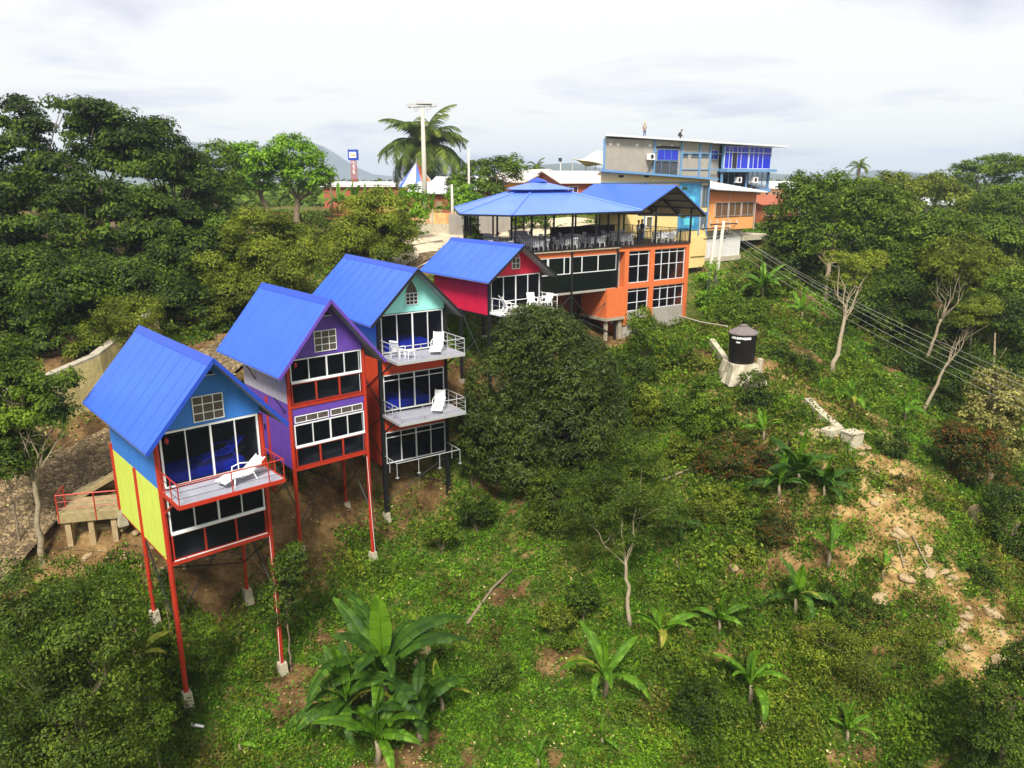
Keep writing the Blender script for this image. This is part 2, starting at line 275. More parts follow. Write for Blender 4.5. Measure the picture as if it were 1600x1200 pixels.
L_ = dict(
 dark=leaf_mat('leaf_dark_green', (.012, .018, .002), (.045, .076, .008), (.12, .185, .018)), mid=leaf_mat('leaf_mid_green', (.030, .050, .005), (.085, .138, .010), (.18, .26, .025)),
 bright=leaf_mat('leaf_bright_green', (.06, .13, .010), (.15, .30, .018), (.27, .44, .04)), olive=leaf_mat('leaf_olive', (.040, .052, .006), (.13, .16, .016), (.27, .30, .04)),
 mango=leaf_mat('leaf_mango', (.018, .028, .005), (.050, .074, .012), (.11, .15, .03), rough=.5, spec=.25), yellow=leaf_mat('leaf_yellow_green', (.045, .065, .008), (.16, .20, .02), (.33, .36, .05)),
 olive2=leaf_mat('leaf_bush_green', (.022, .034, .004), (.060, .095, .010), (.15, .20, .03)), dead=leaf_mat('leaf_dead_brown', (.05, .035, .012), (.14, .10, .035), (.26, .22, .08)),
 pale=leaf_mat('leaf_pale_flower', (.03, .05, .01), (.22, .20, .09), (.50, .42, .22), nscale=.9), rust=leaf_mat('leaf_rust', (.02, .04, .008), (.045, .07, .012), (.22, .06, .02), nscale=1.2),
 banana=leaf_mat('banana_leaf', (.07, .16, .012), (.13, .28, .025), (.22, .40, .05), trans=.4, rough=.55, spec=.25), banand=leaf_mat('banana_leaf_dark', (.025, .07, .012), (.06, .14, .02), (.12, .23, .04), trans=.35, rough=.55, spec=.25),
 bandry=leaf_mat('banana_leaf_yellowed', (.16, .15, .03), (.30, .32, .06), (.4, .3, .1)), grass=leaf_mat('weed_leaf', (.100, .085, .022), (.062, .165, .010), (.19, .33, .028), nscale=.9), litter=leaf_mat('dry_leaf', (.14, .08, .03), (.34, .24, .12), (.62, .55, .42), trans=.1),
 dry=leaf_mat('dry_stalk', (.28, .17, .06), (.48, .33, .14), (.6, .5, .28), trans=.2), palm=leaf_mat('palm_leaf', (.03, .055, .010), (.09, .13, .022), (.22, .25, .06)))

# ------------------------------------------------------------------ ground, hills
def geom(a, b, n): return a*(b/a)**(np.arange(1, n+1)/n)
xs = np.concatenate([-70-geom(1, 6000, 24)[::-1], np.arange(-70, 85.01, .45), 85+geom(1, 6000, 24)])
ys = np.concatenate([np.array([-300, -100, -40, -10, 0]), np.arange(5, 112, .45), 112+geom(1, 6000, 26)])
GX, GY = np.meshgrid(xs, ys); GZ = hgt(GX, GY); ny, nx = GX.shape
idx = np.arange(nx*ny).reshape(ny, nx); F = np.stack([idx[:-1, :-1], idx[:-1, 1:], idx[1:, 1:], idx[1:, :-1]], -1).reshape(-1, 4)
me = new_mesh('hillside_ground', np.stack([GX, GY, GZ], -1).reshape(-1, 3), F); smooth(me)
at_ = me.attributes.new('soil', 'FLOAT', 'POINT'); at_.data.foreach_set('value', soil_mask(GX.ravel(), GY.ravel()).astype(np.float32))
at2_ = me.attributes.new('pale', 'FLOAT', 'POINT'); at2_.data.foreach_set('value', np.clip(1.6-dist_poly(GX.ravel(), GY.ravel(), GULLY)/4.5, 0, 1).astype(np.float32))
gm = bpy.data.materials.new('hillside_soil_and_moss'); gm.use_nodes = True; t = gm.node_tree; b = t.nodes['Principled BSDF']; b.inputs['Roughness'].default_value = .95; b.inputs['Specular IOR Level'].default_value = .1
tc = N(t, 'ShaderNodeTexCoord'); a_ = N(t, 'ShaderNodeAttribute', attribute_name='soil')
n1 = N(t, 'ShaderNodeTexNoise', Scale=2.2, Detail=8, Roughness=.7); n2 = N(t, 'ShaderNodeTexNoise', Scale=.7, Detail=8, Roughness=.75); n3 = N(t, 'ShaderNodeTexNoise', Scale=5, Detail=8, Roughness=.7)
for n in (n1, n2, n3): t.links.new(tc.outputs['Object'], n.inputs['Vector'])
def ramp(inp, stops):
    r = N(t, 'ShaderNodeValToRGB'); t.links.new(inp, r.inputs[0]); e = r.color_ramp.elements
    while len(e) < len(stops): e.new(.5)
    for k, (p, c) in enumerate(stops): e[k].position = p; e[k].color = (*c, 1)
    return r.outputs[0]
soilc = ramp(n2.outputs[0], [(.30, (.075, .042, .018)), (.47, (.22, .13, .045)), (.60, (.43, .29, .12)), (.75, (.56, .42, .22))])
dks = ramp(n2.outputs[0], [(.30, (.035, .020, .010)), (.45, (.095, .055, .022)), (.57, (.20, .12, .05)), (.70, (.34, .22, .10))])
a2_ = N(t, 'ShaderNodeAttribute', attribute_name='pale'); mxp = N(t, 'ShaderNodeMix', data_type='RGBA'); t.links.new(a2_.outputs['Fac'], mxp.inputs[0]); t.links.new(dks, mxp.inputs[6]); t.links.new(soilc, mxp.inputs[7]); soilc = mxp.outputs[2]
grnc = ramp(n1.outputs[0], [(.32, (.018, .024, .006)), (.44, (.05, .09, .010)), (.54, (.10, .12, .022)), (.64, (.24, .15, .06))])
mm = N(t, 'ShaderNodeMath', operation='MULTIPLY_ADD'); t.links.new(n3.outputs[0], mm.inputs[0]); mm.inputs[1].default_value = 1.2; mm.inputs[2].default_value = -.6
ms = N(t, 'ShaderNodeMath', operation='ADD'); t.links.new(mm.outputs[0], ms.inputs[0]); t.links.new(a_.outputs['Fac'], ms.inputs[1])
fac = ramp(ms.outputs[0], [(.33, (0, 0, 0)), (.6, (1, 1, 1))])
mx = N(t, 'ShaderNodeMix', data_type='RGBA'); t.links.new(fac, mx.inputs[0]); t.links.new(grnc, mx.inputs[6]); t.links.new(soilc, mx.inputs[7]); t.links.new(mx.outputs[2], b.inputs['Base Color'])
bu = N(t, 'ShaderNodeBump', Strength=.7, Distance=.15); t.links.new(n3.outputs[0], bu.inputs['Height']); t.links.new(bu.outputs[0], b.inputs['Normal'])
tag(link('hillside_ground', me, gm), 'steep green hillside with bare ochre soil patches', None, None, 'structure')
def hills(name, prof, Y, m, depth=500, label=''):   # prof: (px, py) silhouette
    P = [at(px, py, Y) for px, py in prof]; V = []; Fh = []; K = 10
    xs_ = np.linspace(P[0][0], P[-1][0], 160); zt = np.interp(xs_, [p[0] for p in P], [p[2] for p in P]); zb = -8
    for k in range(K+1):
        s = k/K
        for i, x in enumerate(xs_):
            top = zt[i]+Y*.0012*float(fbm(np.array(x/Y*40), np.array(1.), 5)); h = zb+(top-zb)*s**.8
            V.append((x+Y*.006*float(fbm(np.array(x/Y*30), np.array(s*4.), 9))*(1-s), Y-depth*(1-s)+depth*.12*float(fbm(np.array(x/Y*25), np.array(s*3.), 12)), h))
    n = len(xs_); Fh = [(k*n+i, k*n+i+1, (k+1)*n+i+1, (k+1)*n+i) for k in range(K) for i in range(n-1)]
    b0 = len(V); V += [(x, Y+depth, zb) for x in xs_]; Fh += [(K*n+i, K*n+i+1, b0+i+1, b0+i) for i in range(n-1)]
    me = new_mesh(name, V, Fh); smooth(me); tag(link(name, me, m), label, None, None, 'structure')
hm = mat('hill_forest', (.035, .055, .03), .95, .4, .012, 1.0, .03); hm2 = mat('mountain_forest', (.05, .07, .05), .95, .5, .006, 1.0, .02)
hills('mountain', [(-700,240),(-300,262),(100,250),(230,222),(270,218),(330,226),(400,232),(440,224),(480,220),(505,229),(525,240),(545,254),(575,270),(640,281),(900,283)], 3600, hm2, 900, 'hazy blue mountain ridge with steep end')
hills('hills', [(560,288),(700,272),(790,266),(830,258),(900,254),(940,262),(1000,272),(1190,270),(1240,273),(1300,274),(1370,266),(1410,268),(1480,276),(1700,262),(2300,250)], 2600, hm, 700, 'low hazy wooded hills on the horizon')

# ------------------------------------------------------------------ foliage generators
def quads(C, Nn, L, W, r):
    n = len(C); Nn = Nn/(np.linalg.norm(Nn, axis=1, keepdims=True)+1e-9); a = r.normal(size=(n, 3)); a -= Nn*(a*Nn).sum(1, keepdims=True); a /= np.linalg.norm(a, axis=1, keepdims=True)+1e-9
    b = np.cross(Nn, a); L = np.broadcast_to(np.asarray(L, float).reshape(-1, 1), (n, 1)); W = np.broadcast_to(np.asarray(W, float).reshape(-1, 1), (n, 1))
    V = np.stack([C-a*L/2, C+b*W/2-a*L*.08, C+a*L/2-Nn*L*.12, C-b*W/2-a*L*.08], 1); return V.reshape(-1, 3)
def qmesh(name, V): return new_mesh(name, V, np.arange(len(V)).reshape(-1, 4))
def crown_pts(lobes, n, clump, r, low=-.5, flat=.75, rin=.62, dens=.45):
    vol = np.array([l[1][0]*l[1][1]+l[1][0]*l[1][2] for l in lobes]); P = []; Q = []
    for (c, rad), k in zip(lobes, (n*vol/vol.sum()).astype(int)):
        c = np.array(c); rad = np.array(rad); nc = max(6, int(14*(rad.mean()/clump)**2*dens))
        d = r.normal(size=(nc*3, 3)); d /= np.linalg.norm(d, axis=1, keepdims=True); d = d[d[:, 2] > low][:nc]; nc = len(d)
        rr = r.uniform(rin, 1.02, nc)**.8; cc = c+d*rad*rr[:, None]; cs = clump*r.uniform(.6, 1.35, nc)
        w = cs**2*r.uniform(.5, 1.5, nc); which = r.choice(nc, k, p=w/w.sum())
        e = r.normal(size=(k, 3)); e /= np.linalg.norm(e, axis=1, keepdims=True); e[:, 2] = np.where(e[:, 2] < -.3, -e[:, 2], e[:, 2])
        rs = r.uniform(.45, 1.08, k)[:, None]; p = cc[which]+e*rs*cs[which][:, None]*np.array([1, 1, flat])
        nn = e*1.0+d[which]*.5+np.array([0, 0, .45])+r.normal(size=(k, 3))*.45
        P.append(p); Q.append(nn)
    return np.concatenate(P), np.concatenate(Q)
def crown(name, lobes, n, leaf, clump, seed=0, low=-.5, aspect=.5, flat=.75, rin=.62, dens=.45):
    r = np.random.default_rng(seed); P, Q = crown_pts(lobes, n, clump, r, low, flat, rin, dens)
    s = leaf*r.uniform(.65, 1.35, len(P)); return qmesh(name, quads(P, Q, s, s*aspect, r))
def limb(mb, a, b, r0, r1, rr, n=7, seg=5, jit=.07, sag=.08):
    a = np.array(a, float); b = np.array(b, float); L = np.linalg.norm(b-a); pts = []
    for i in range(seg+1):
        t_ = i/seg; w_ = sin(pi*t_)*L; pts.append(a+(b-a)*t_+np.array([rr.uniform(-jit, jit)*w_, rr.uniform(-jit, jit)*w_, rr.uniform(-jit, jit)*w_*.6-sag*w_*.5]))
    mb.tube(pts, [r0+(r1-r0)*i/seg for i in range(seg+1)], n); return pts
def branches(mb, base, tips, r0, seed=0, fork=.4, n=8, twigs=2):
    rr = random.Random(seed); base = np.array(base, float); cen = np.mean(tips, 0); fk = base+(cen-base)*fork
    mb.tube([base-np.array([0, 0, .35]), base+(fk-base)*.04], [r0*1.6, r0*1.1], n); limb(mb, base, fk, r0*1.1, r0*.7, rr, n, 7, .028, 0)
    for tp in tips:
        tp = np.array(tp); st = base+(fk-base)*rr.uniform(.82, 1.0); p = limb(mb, st, tp, r0*rr.uniform(.28, .45), r0*.06, rr, 6)
        for k in range(twigs):
            q = p[rr.choice([2, 3, 4])]; L = np.linalg.norm(tp-st)*rr.uniform(.2, .4); d = np.array([rr.uniform(-1, 1), rr.uniform(-1, 1), rr.uniform(.1, 1)]); limb(mb, q, q+d/np.linalg.norm(d)*L, r0*.2, r0*.05, rr, 4, 3)
PROTO = {}
def proto(kind):
    if kind in PROTO: return PROTO[kind]
    sd = hash(kind[0])*0+len(PROTO)*17+3; r = np.random.default_rng(sd)
    k, v = kind
    lob = [((0, 0, 0), (.72, .72, .62))]
    for i in range(6):
        a = i*pi/3+r.uniform(-.4, .4); lob.append(((.52*cos(a), .52*sin(a), r.uniform(-.35, .3)), (.40, .40, .34)))
    lob.append(((r.uniform(-.2, .2), r.uniform(-.2, .2), .5), (.42, .42, .36)))
    if k == 'big': me = crown('crown', lob, 15000, .062, .17, sd)
    elif k == 'bush': me = crown('crown', lob, 6000, .105, .2, sd, low=-.8)
    elif k == 'feather': me = crown('crown', lob, 15000, .07, .15, sd, aspect=.28, flat=.4)
    elif k == 'umbrella': me = crown('crown', [((0, 0, 0), (.8, .8, .35))]+[((.5*cos(a), .5*sin(a), r.uniform(-.1, .15)), (.42, .42, .2)) for a in np.arange(0, 6.2, .9)], 12000, .06, .13, sd, aspect=.35, flat=.4)
    elif k == 'sparse': me = crown('crown', lob, 5200, .07, .13, sd, aspect=.35)
    PROTO[kind] = me; return me
def tree(name, kind, v, px, py, Y, rx, ry, lf, label, cat='tree', group=None, trunk=True, bark='bark', base=None, tr=None, zc=1.0):
    """crown centred on the sight line through (px,py) at distance Y; radii given in photo pixels and turned into metres"""
    c = at(px, py, Y); s = pxm(px, py, Y); RX, RZ = rx*s*1.08, ry*s*1.08
    g = h1(c[0], c[1]) if base is None else None
    bx, by = (c[0], c[1]) if base is None else base[:2]; g = h1(bx, by)
    o = empty(name, (bx, by, g), 0, label, cat, group)
    me = proto((kind, v))
    if not me.materials: me.materials.append(None)
    cr_ = link('crown', me, None, o); cr_.material_slots[0].link = 'OBJECT'; cr_.material_slots[0].material = L_[lf]; cr_.location = (c[0]-bx, c[1]-by, c[2]-g); cr_.scale = (RX, RX, RZ*zc); cr_.rotation_euler = (0, 0, random.uniform(0, 6.28))
    if trunk:
        mb = MB(); tips = [(c[0]-bx+RX*.5*cos(a), c[1]-by+RX*.5*sin(a), c[2]-g+RZ*random.uniform(-.3, .3)) for a in np.arange(0, 6.2, 1.3)]
        branches(mb, (0, 0, 0), tips, tr or max(.07, .055*RX), seed=int(px*7+py), fork=.45); mb.build('trunk', M[bark], o, True)
    return o
# ================================================================== cabins on stilts
def gable_roof(mb, W, D, of, ob, os_, ze, zr, t=.06):
    """returns left, right slab boxes in mb"""
    for sx in (-1, 1):
        xe = -os_ if sx < 0 else W+os_
        q = [(xe, -of, ze), (W/2, -of, zr), (W/2, D+ob, zr), (xe, D+ob, ze)]
        if sx > 0: q = q[::-1]
        mb.slab(q, t)
def frame_win(par, name, x0, x1, z0, z1, y, cols, m, bars=.036, thick=None, glass='glass', rows=(), fw=.045, label=None, cols_m=None):
    """window part: frame of bars in the plane y with its pane as sub-part; cols: x of mullions"""
    f = MB(); d = .05
    f.box(x0, x1, y-d, y+d, z0, z0+fw); f.box(x0, x1, y-d, y+d, z1-fw, z1)
    f.box(x0, x0+fw, y-d+.003, y+d-.003, z0+fw, z1-fw); f.box(x1-fw, x1, y-d+.003, y+d-.003, z0+fw, z1-fw)
    for c in cols:
        b_ = bars*(1.9 if thick is not None and abs(c-thick) < .01 else 1); f.box(c-b_/2, c+b_/2, y-d+.006, y+d-.006, z0+fw, z1-fw)
    for r_ in rows: f.box(x0+fw, x1-fw, y-d+.010, y+d-.010, r_-bars/2, r_+bars/2)
    fo = f.build(name, M[m], par); 
    if label: fo['label'] = label
    g = MB(); g.box(x0+.02, x1-.02, y-.008, y+.008, z0+.02, z1-.02); g.build('pane', M[glass], fo)
    return fo
def ev(x0, x1, n): return [x0+(x1-x0)*i/n for i in range(1, n)]
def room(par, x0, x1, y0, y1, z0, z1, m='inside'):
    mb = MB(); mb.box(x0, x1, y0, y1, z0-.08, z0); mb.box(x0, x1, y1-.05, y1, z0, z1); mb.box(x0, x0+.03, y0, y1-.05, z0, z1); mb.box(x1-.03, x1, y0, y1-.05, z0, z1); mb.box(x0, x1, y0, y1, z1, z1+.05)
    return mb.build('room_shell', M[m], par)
def balcony(par, W, b, z, m, mdeck='deck', nfront=5, hh=.85, rails=(.3, .58), pr=.022, slab=.07, x0=0.0, wires='blk', posts_x=None):
    mb = MB(); mb.box(x0, W, -b, -.06, z-slab*.5, z); p = mb.build('balcony_floor', M[mdeck], par)
    e = MB(); e.box(x0-.03, W+.03, -b-.06, -b-.004, z-.13, z+.02); e.box(x0-.06, x0-.004, -b, -.06, z-.13, z+.02); e.box(W+.004, W+.06, -b, -.06, z-.13, z+.02); e.build('balcony_edge_beam', M[m], par)
    r = MB(); xs_ = posts_x or [x0+(W-x0)*i/(nfront-1) for i in range(nfront)]
    for x in xs_: r.tube([(x, -b-.03, z-.1), (x, -b-.03, z+hh)], pr, 6)
    for x in (x0, W):
        for k in (1, 2): r.tube([(x, -b+b*k/2.4, z-.1), (x, -b+b*k/2.4, z+hh)], pr, 6)
        r.tube([(x, -b-.03, z+hh), (x, -.1, z+hh)], pr*1.2, 6)
    r.tube([(x0, -b-.03, z+hh), (W, -b-.03, z+hh)], pr*1.2, 6)
    ro = r.build('balcony_railing', M[m], par); q = MB()
    for h in rails:
        q.tube([(x0, -b-.03, z+h), (W, -b-.03, z+h)], .010, 5)
        for x in (x0, W): q.tube([(x, -b-.03, z+h), (x, -.1, z+h)], .010, 5)
    q.build('rail_wire', M[wires], ro)
def cabin(idn, X, Y, yaw, D, zr, ze, z1, z0, zb, of, ob, os_, cols, label):
    W = 3.9; o = empty('stilt_cabin', (X, Y, 0), R(yaw), label, 'cabin', 'gabled cabins on stilts down the slope'); o['zz'] = 0
    mb = MB(); gable_roof(mb, W, D, of, ob, os_, ze, zr); rf = mb.build('roof', M['roof'], o)
    u = MB(); dz = .064
    for sx in (-1, 1):
        xe = -os_ if sx < 0 else W+os_; q = [(xe*.995, -of+.03, ze-dz), (W/2, -of+.03, zr-dz), (W/2, D+ob-.03, zr-dz), (xe*.995, D+ob-.03, ze-dz)]
        u.slab(q if sx < 0 else q[::-1], .03)
    u.build('soffit', M['soffit'], rf)
    rbm = MB(); sq = (zr-ze)/(W/2+os_); k = -of+.45
    while k < D+ob-.1:
        for sx in (-1, 1):
            xe = -os_ if sx < 0 else W+os_; rbm.bar((xe, k, ze+.012), (W/2, k, zr+.012), .03, .010)
        k += 1.0
    rbm.build('sheet_overlap', M['roof'], rf)
    g = MB(); w_ = .22
    for sx in (-1, 1):
        sl_ = (zr-ze)/(W/2+os_); q = [(W/2+sx*w_, -of-.02, zr-sl_*w_+.02), (W/2, -of-.02, zr+.03), (W/2, D+ob+.02, zr+.03), (W/2+sx*w_, D+ob+.02, zr-sl_*w_+.02)]
        g.slab(q if sx < 0 else q[::-1], .018)
    g.build('ridge_cap', M['ridge'], rf)
    bm = MB(); sl_ = (zr-ze)/(W/2+os_)                     # barge boards
    for sx in (-1, 1):
        xe = -os_ if sx < 0 else W+os_
        bm.bar((xe, -of-.015, ze-.06), (W/2, -of-.015, zr-.06), .03, .14)
    bm.build('barge_board', M[cols.get('barge', 'ridge')], rf)
    # gable wall above the glazing, lower edge at z1
    def zroof(x): return ze+sl_*(x+os_ if x < W/2 else W+os_-x)-.10
    gp = [(0, z1), (W, z1), (W, zroof(W)), (W/2, zr-.10), (0, zroof(0))]
    for yy, nm in ((0, 'gable_wall'), (D, 'back_gable_wall')):
        gw = MB(); gw.prism([(x, yy+.04, z) for x, z in gp], [(x, yy-.04, z) for x, z in gp]); gwo = gw.build(nm, M[cols['gable']], o)
        if yy == 0: front = gwo
    bw = MB(); bw.box(0, W, D-.04, D+.04, zb, z1-.004); bw.build('back_wall', M[cols.get('side_low', 'lil')], o)
    return o, front, zroof, W
def post(par, p, zt, zf, m, r=.085, foot=True, n=8, square=False):
    if m == 'red': zf += .38
    mb = MB()
    if square: mb.box(p[0]-r, p[0]+r, p[1]-r, p[1]+r, zf, zt)
    else: mb.tube([(p[0], p[1], zt), (p[0], p[1], zf)], r, n)
    po = mb.build('stilt', M[m], par)
    if foot:
        f = MB(); f.add([(p[0]+i*a, p[1]+j*a, z) for z, a in ((zf-.75, .20), (zf+.0, .16)) for i, j in ((-1,-1),(1,-1),(1,1),(-1,1))], [(0,3,2,1),(4,5,6,7),(0,1,5,4),(1,2,6,5),(2,3,7,6),(3,0,4,7)]); f.build('footing', M['concL'], po)
    return po
def wallrects(par, name, x, y0, y1, z0, z1, m, zf=None, thick=.05, seams=()):
    """side wall on plane x; zf(y)->bottom"""
    mb = MB(); b0 = zf(y0) if zf else z0; b1 = zf(y1) if zf else z0
    mb.prism([(x-thick/2, y0, b0), (x-thick/2, y1, b1), (x-thick/2, y1, z1), (x-thick/2, y0, z1)], [(x+thick/2, y0, b0), (x+thick/2, y1, b1), (x+thick/2, y1, z1), (x+thick/2, y0, z1)])
    wo = mb.build(name, M[m], par); s_ = MB(); k = y0+1.22
    while k < y1-.2:
        zb_ = zf(k) if zf else z0
        for sx in (-1, 1): s_.box(x+sx*(thick/2+.002)-.002, x+sx*(thick/2+.002)+.002, k-.008, k+.008, zb_+.02, z1-.02)
        k += 1.22
    if s_.v: s_.build('panel_joint', M[m+'_joint'] if m+'_joint' in M else M['dark'], wo)
    return wo
def grid_window(par, name, cx, cz, w, h, nx_, nz_, y=-.06, m='wht', pane='pane', label=None):
    x0, x1, z0, z1 = cx-w/2, cx+w/2, cz-h/2, cz+h/2
    f = MB(); a = .035
    f.box(x0, x1, y-.03, y+.02, z0, z0+a); f.box(x0, x1, y-.03, y+.02, z1-a, z1); f.box(x0, x0+a, y-.028, y+.02, z0+a, z1-a); f.box(x1-a, x1, y-.028, y+.02, z0+a, z1-a)
    for i in range(1, nx_): c = x0+w*i/nx_; f.box(c-.016, c+.016, y-.026, y+.02, z0+a, z1-a)
    for i in range(1, nz_): c = z0+h*i/nz_; f.box(x0+a, x1-a, y-.023, y+.02, c-.016, c+.016)
    fo = f.build(name, M[m], par)
    g = MB(); g.box(x0+.01, x1-.01, y-.004, y+.015, z0+.01, z1-.01); g.build('pane', M[pane], fo); return fo
def tri_vent(par, W, zr, sl_, top=.32, h=.42, y=-.06, m='wht'):
    zt = zr-top; zb_ = zt-h; hw = h/sl_
    g = MB(); P = [(W/2-hw, zb_), (W/2+hw, zb_), (W/2, zt)]; g.prism([(x, y+.015, z) for x, z in P], [(x, y-.005, z) for x, z in P]); v = g.build('gable_vent', M['dark'], par)
    f = MB(); f.bar((W/2-hw-.03, y-.01, zb_), (W/2+hw+.03, y-.01, zb_), .03, .03); f.build('vent_frame', M[m], v)
def xbrace(par, P, Q, m='blk', r=.028):   # P, Q = two (x,y,ztop,zbot)
    mb = MB(); mb.tube([(P[0], P[1], P[2]), (Q[0], Q[1], Q[3])], r, 5); mb.tube([(P[0], P[1], P[3]), (Q[0], Q[1], Q[2])], r, 5); return mb.build('cross_brace', M[m], par)
def bed(par, x0, x1, y0, y1, z):
    mb = MB(); mb.box(x0, x1, y0, y1, z, z+.42); mb.box(x0+.02, x1-.02, y0+.02, y0+.4, z+.42, z+.52); return mb
# ---- cabin one: red frame, sky blue over yellow
W = 3.9
o, fr, zrf, _ = cabin(1, -12.8, 26.3, 41.4, 6.28, 19.76, 16.79, 17.12, 14.89, 11.97, 1.10, 1.07, .66, dict(gable='blue', side_low='yel'), 'sky blue and yellow stilt cabin on red posts, nearest at lower left')
C1 = o; sl_ = (19.76-16.79)/(1.95+.66); D = 6.28
grid_window(fr, 'gable_window', 1.95, 17.72, 1.15, .98, 3, 3); tri_vent(fr, W, 19.76, sl_, .42, .40)
wallrects(o, 'upper_side_wall', 0, .06, D, 14.86, zrf(0)+.0, 'blue'); wallrects(o, 'upper_side_wall', W, .06, D, 14.86, zrf(0), 'blue')
for x in (0, W):
    for a, b2 in ((.08, D/2-.05), (D/2+.05, D)):
        wallrects(o, 'lower_side_wall', x, a, b2, 11.97, 14.852, 'yel')
frame_win(o, 'glass_doors', .1, 3.8, 14.95, 17.1, -.02, ev(.1, 3.8, 4), 'wht', thick=1.95, fw=.07)
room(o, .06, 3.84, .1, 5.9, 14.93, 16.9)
b_ = MB(); b_.box(.4, 3.3, .35, 1.7, 14.95, 15.3); b_.build('bed', M['bed'], o)
frame_win(o, 'window_row', .12, 3.78, 13.15, 14.55, -.02, ev(.12, 3.78, 4), 'wht', thick=1.95)
frame_win(o, 'lower_window_row', .12, 3.78, 12.05, 13.1, -.02, [1.34, 2.56], 'red', bars=.07)
tr_ = MB(); tr_.box(.12, 3.78, -.09, -.06, 13.08, 13.16); tr_.box(.12, 3.78, -.085, -.055, 12.03, 12.07); tr_.build('white_transom', M['wht'], o)
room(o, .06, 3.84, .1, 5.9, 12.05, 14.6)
rb = MB(); rb.box(-.05, 3.95, -.08, .06, 11.88, 12.02); rb.box(.09, 3.81, -.07, .05, 14.6, 14.9); rb.box(-.03, .03, 0, D, 11.90, 11.966); rb.box(3.87, 3.93, 0, D, 11.90, 11.966); rb.each('floor_beam', M['red'], o)
sf = {}
for (x, y, zt, zf) in ((0, 0, 17.0, 6.05), (W, 0, 17.05, 5.55), (0, D/2, 14.9, 8.2), (W, D/2, 14.9, 7.7), (0, D, 15.1, 11.7), (W, D, 15, 10.6)):
    post(o, (x-.03 if x == 0 else x+.03, y, 0), zt, zf, 'red', .10 if y == 0 else .085)
for P, Q in (((0, D/2, 11.8, 9.4), (0, 0, 11.8, 9.0)), ((0, 0, 11.8, 9.6), (W, D/2, 11.8, 9.4)), ((W, 0, 11.8, 9.4), (W, D/2, 11.8, 9.4)), ((0, D/2, 11.8, 10), (W, D/2, 11.8, 9.8))): xbrace(o, P, Q)
balcony(o, W, 1.82, 14.89, 'red', wires='blk', posts_x=[0, 1.9, 3.3, 3.9], hh=.8, rails=(.27, .52))
br = MB()
for x in (0, W): br.bar((x, -.05, 14.0), (x, -1.2, 14.78), .07)
br.build('balcony_bracket', M['red'], o)
lp = MB(); lp.lathe([(.02, 16.92), (.07, 16.86), (.08, 16.76), (.03, 16.68)], 10, (.32, -.16)); lp.build('red_lamp', M['red'], o)
lb = MB(); lb.bar((3.95, -.3, 16.75), (4.3, .5, 16.2), .05); lb.bar((3.95, .2, 15.6), (4.3, .9, 16.4), .05); lb.build('eave_strut', M['blk'], o)
wc = MB(); wc.tube([(3.83, -.12, 11.9), (3.86, -.14, 9), (3.8, -.13, 5.6)], .012, 4); wc.build('hanging_cable', M['wht'], o)
# ---- cabin two
o, fr, zrf, _ = cabin(2, -10.32, 34.51, 40.5, 5.3, 20.58, 17.33, 17.88, 15.6, 12.47, .87, 1.45, .80, dict(gable='pur', side_low='pur', barge='pur'), 'purple stilt cabin with lilac side wall on red posts, second from the lower left')
C2 = o; sl_ = (20.58-17.33)/(1.95+.8); D = 5.3
grid_window(fr, 'gable_window', 1.95, 18.55, 1.15, 1.0, 3, 3); tri_vent(fr, W, 20.58, sl_, .45, .42)
for x in (0, W):
    wallrects(o, 'upper_side_wall', x, .06, D, 15.72, zrf(0), 'lil'); wallrects(o, 'lower_side_wall', x, .08, D, 12.47, 15.712, 'pur')
for k, (zt, zm_, zl) in enumerate(((17.85, 16.75, 15.72), (14.72, 13.60, 12.60))):
    frame_win(o, 'window_row', .1, 3.8, zm_+.04, zt, -.02, ev(.1, 3.8, 4), 'wht', thick=1.95); frame_win(o, 'lower_window_row', .1, 3.8, zl, zm_-.03, -.02, [1.34, 2.56], 'red', bars=.08)
    t2 = MB(); t2.box(.1, 3.8, -.09, -.072, zm_-.03, zm_+.05); t2.build('white_transom', M['wht'], o)
    room(o, .06, 3.84, .1, 5.0, zl-.02, zt)
bd = MB(); bd.box(.05, 3.85, -.04, .04, 15.18, 15.52); bd.build('purple_band', M['pur'], o)
for a, c in ((.15, 1.9), (2.0, 3.75)): grid_window(o, 'clerestory_window', (a+c)/2, 14.97, c-a, .34, 3, 1, y=-.03)
cb = MB(); cb.box(.05, 3.85, .0, .03, 14.74, 15.178); cb.build('clerestory_panel', M['pur'], o)
rb = MB(); rb.box(-.05, 3.95, -.08, .06, 15.54, 15.68); rb.box(-.05, 3.95, -.08, .06, 12.44, 12.58); rb.each('floor_beam', M['red'], o)
for (x, y, zt, zf) in ((-.03, 0, 17.8, 8.2), (W+.03, 0, 17.8, 6.55), (-.03, D/2, 15.6, 9.6), (W+.03, D/2, 15.6, 8.5), (-.03, D, 15.6, 13.3), (W+.03, D, 15.6, 12)): post(o, (x, y, 0), zt, zf, 'red', .10 if y == 0 else .08)
for P, Q in (((0, 0, 12.4, 9.6), (W, D/2, 12.4, 9.6)), ((W, 0, 12.4, 9.4), (W, D/2, 12.4, 9.6)), ((0, D/2, 12.4, 10.4), (W, D/2, 12.4, 10)), ((0, 0, 12.4, 10.4), (0, D/2, 12.4, 10.4))): xbrace(o, P, Q)
es = MB(); es.bar((0, D*.72, 16.2), (-.62, D*.72, 17.4), .045); es.bar((0, .5, 15.2), (-.55, .5, 16.1), .045); es.build('eave_strut', M['blk'], o)
lp = MB(); lp.lathe([(.02, 17.75), (.07, 17.69), (.08, 17.58), (.03, 17.5)], 10, (.32, -.16)); lp.build('red_lamp', M['red'], o)
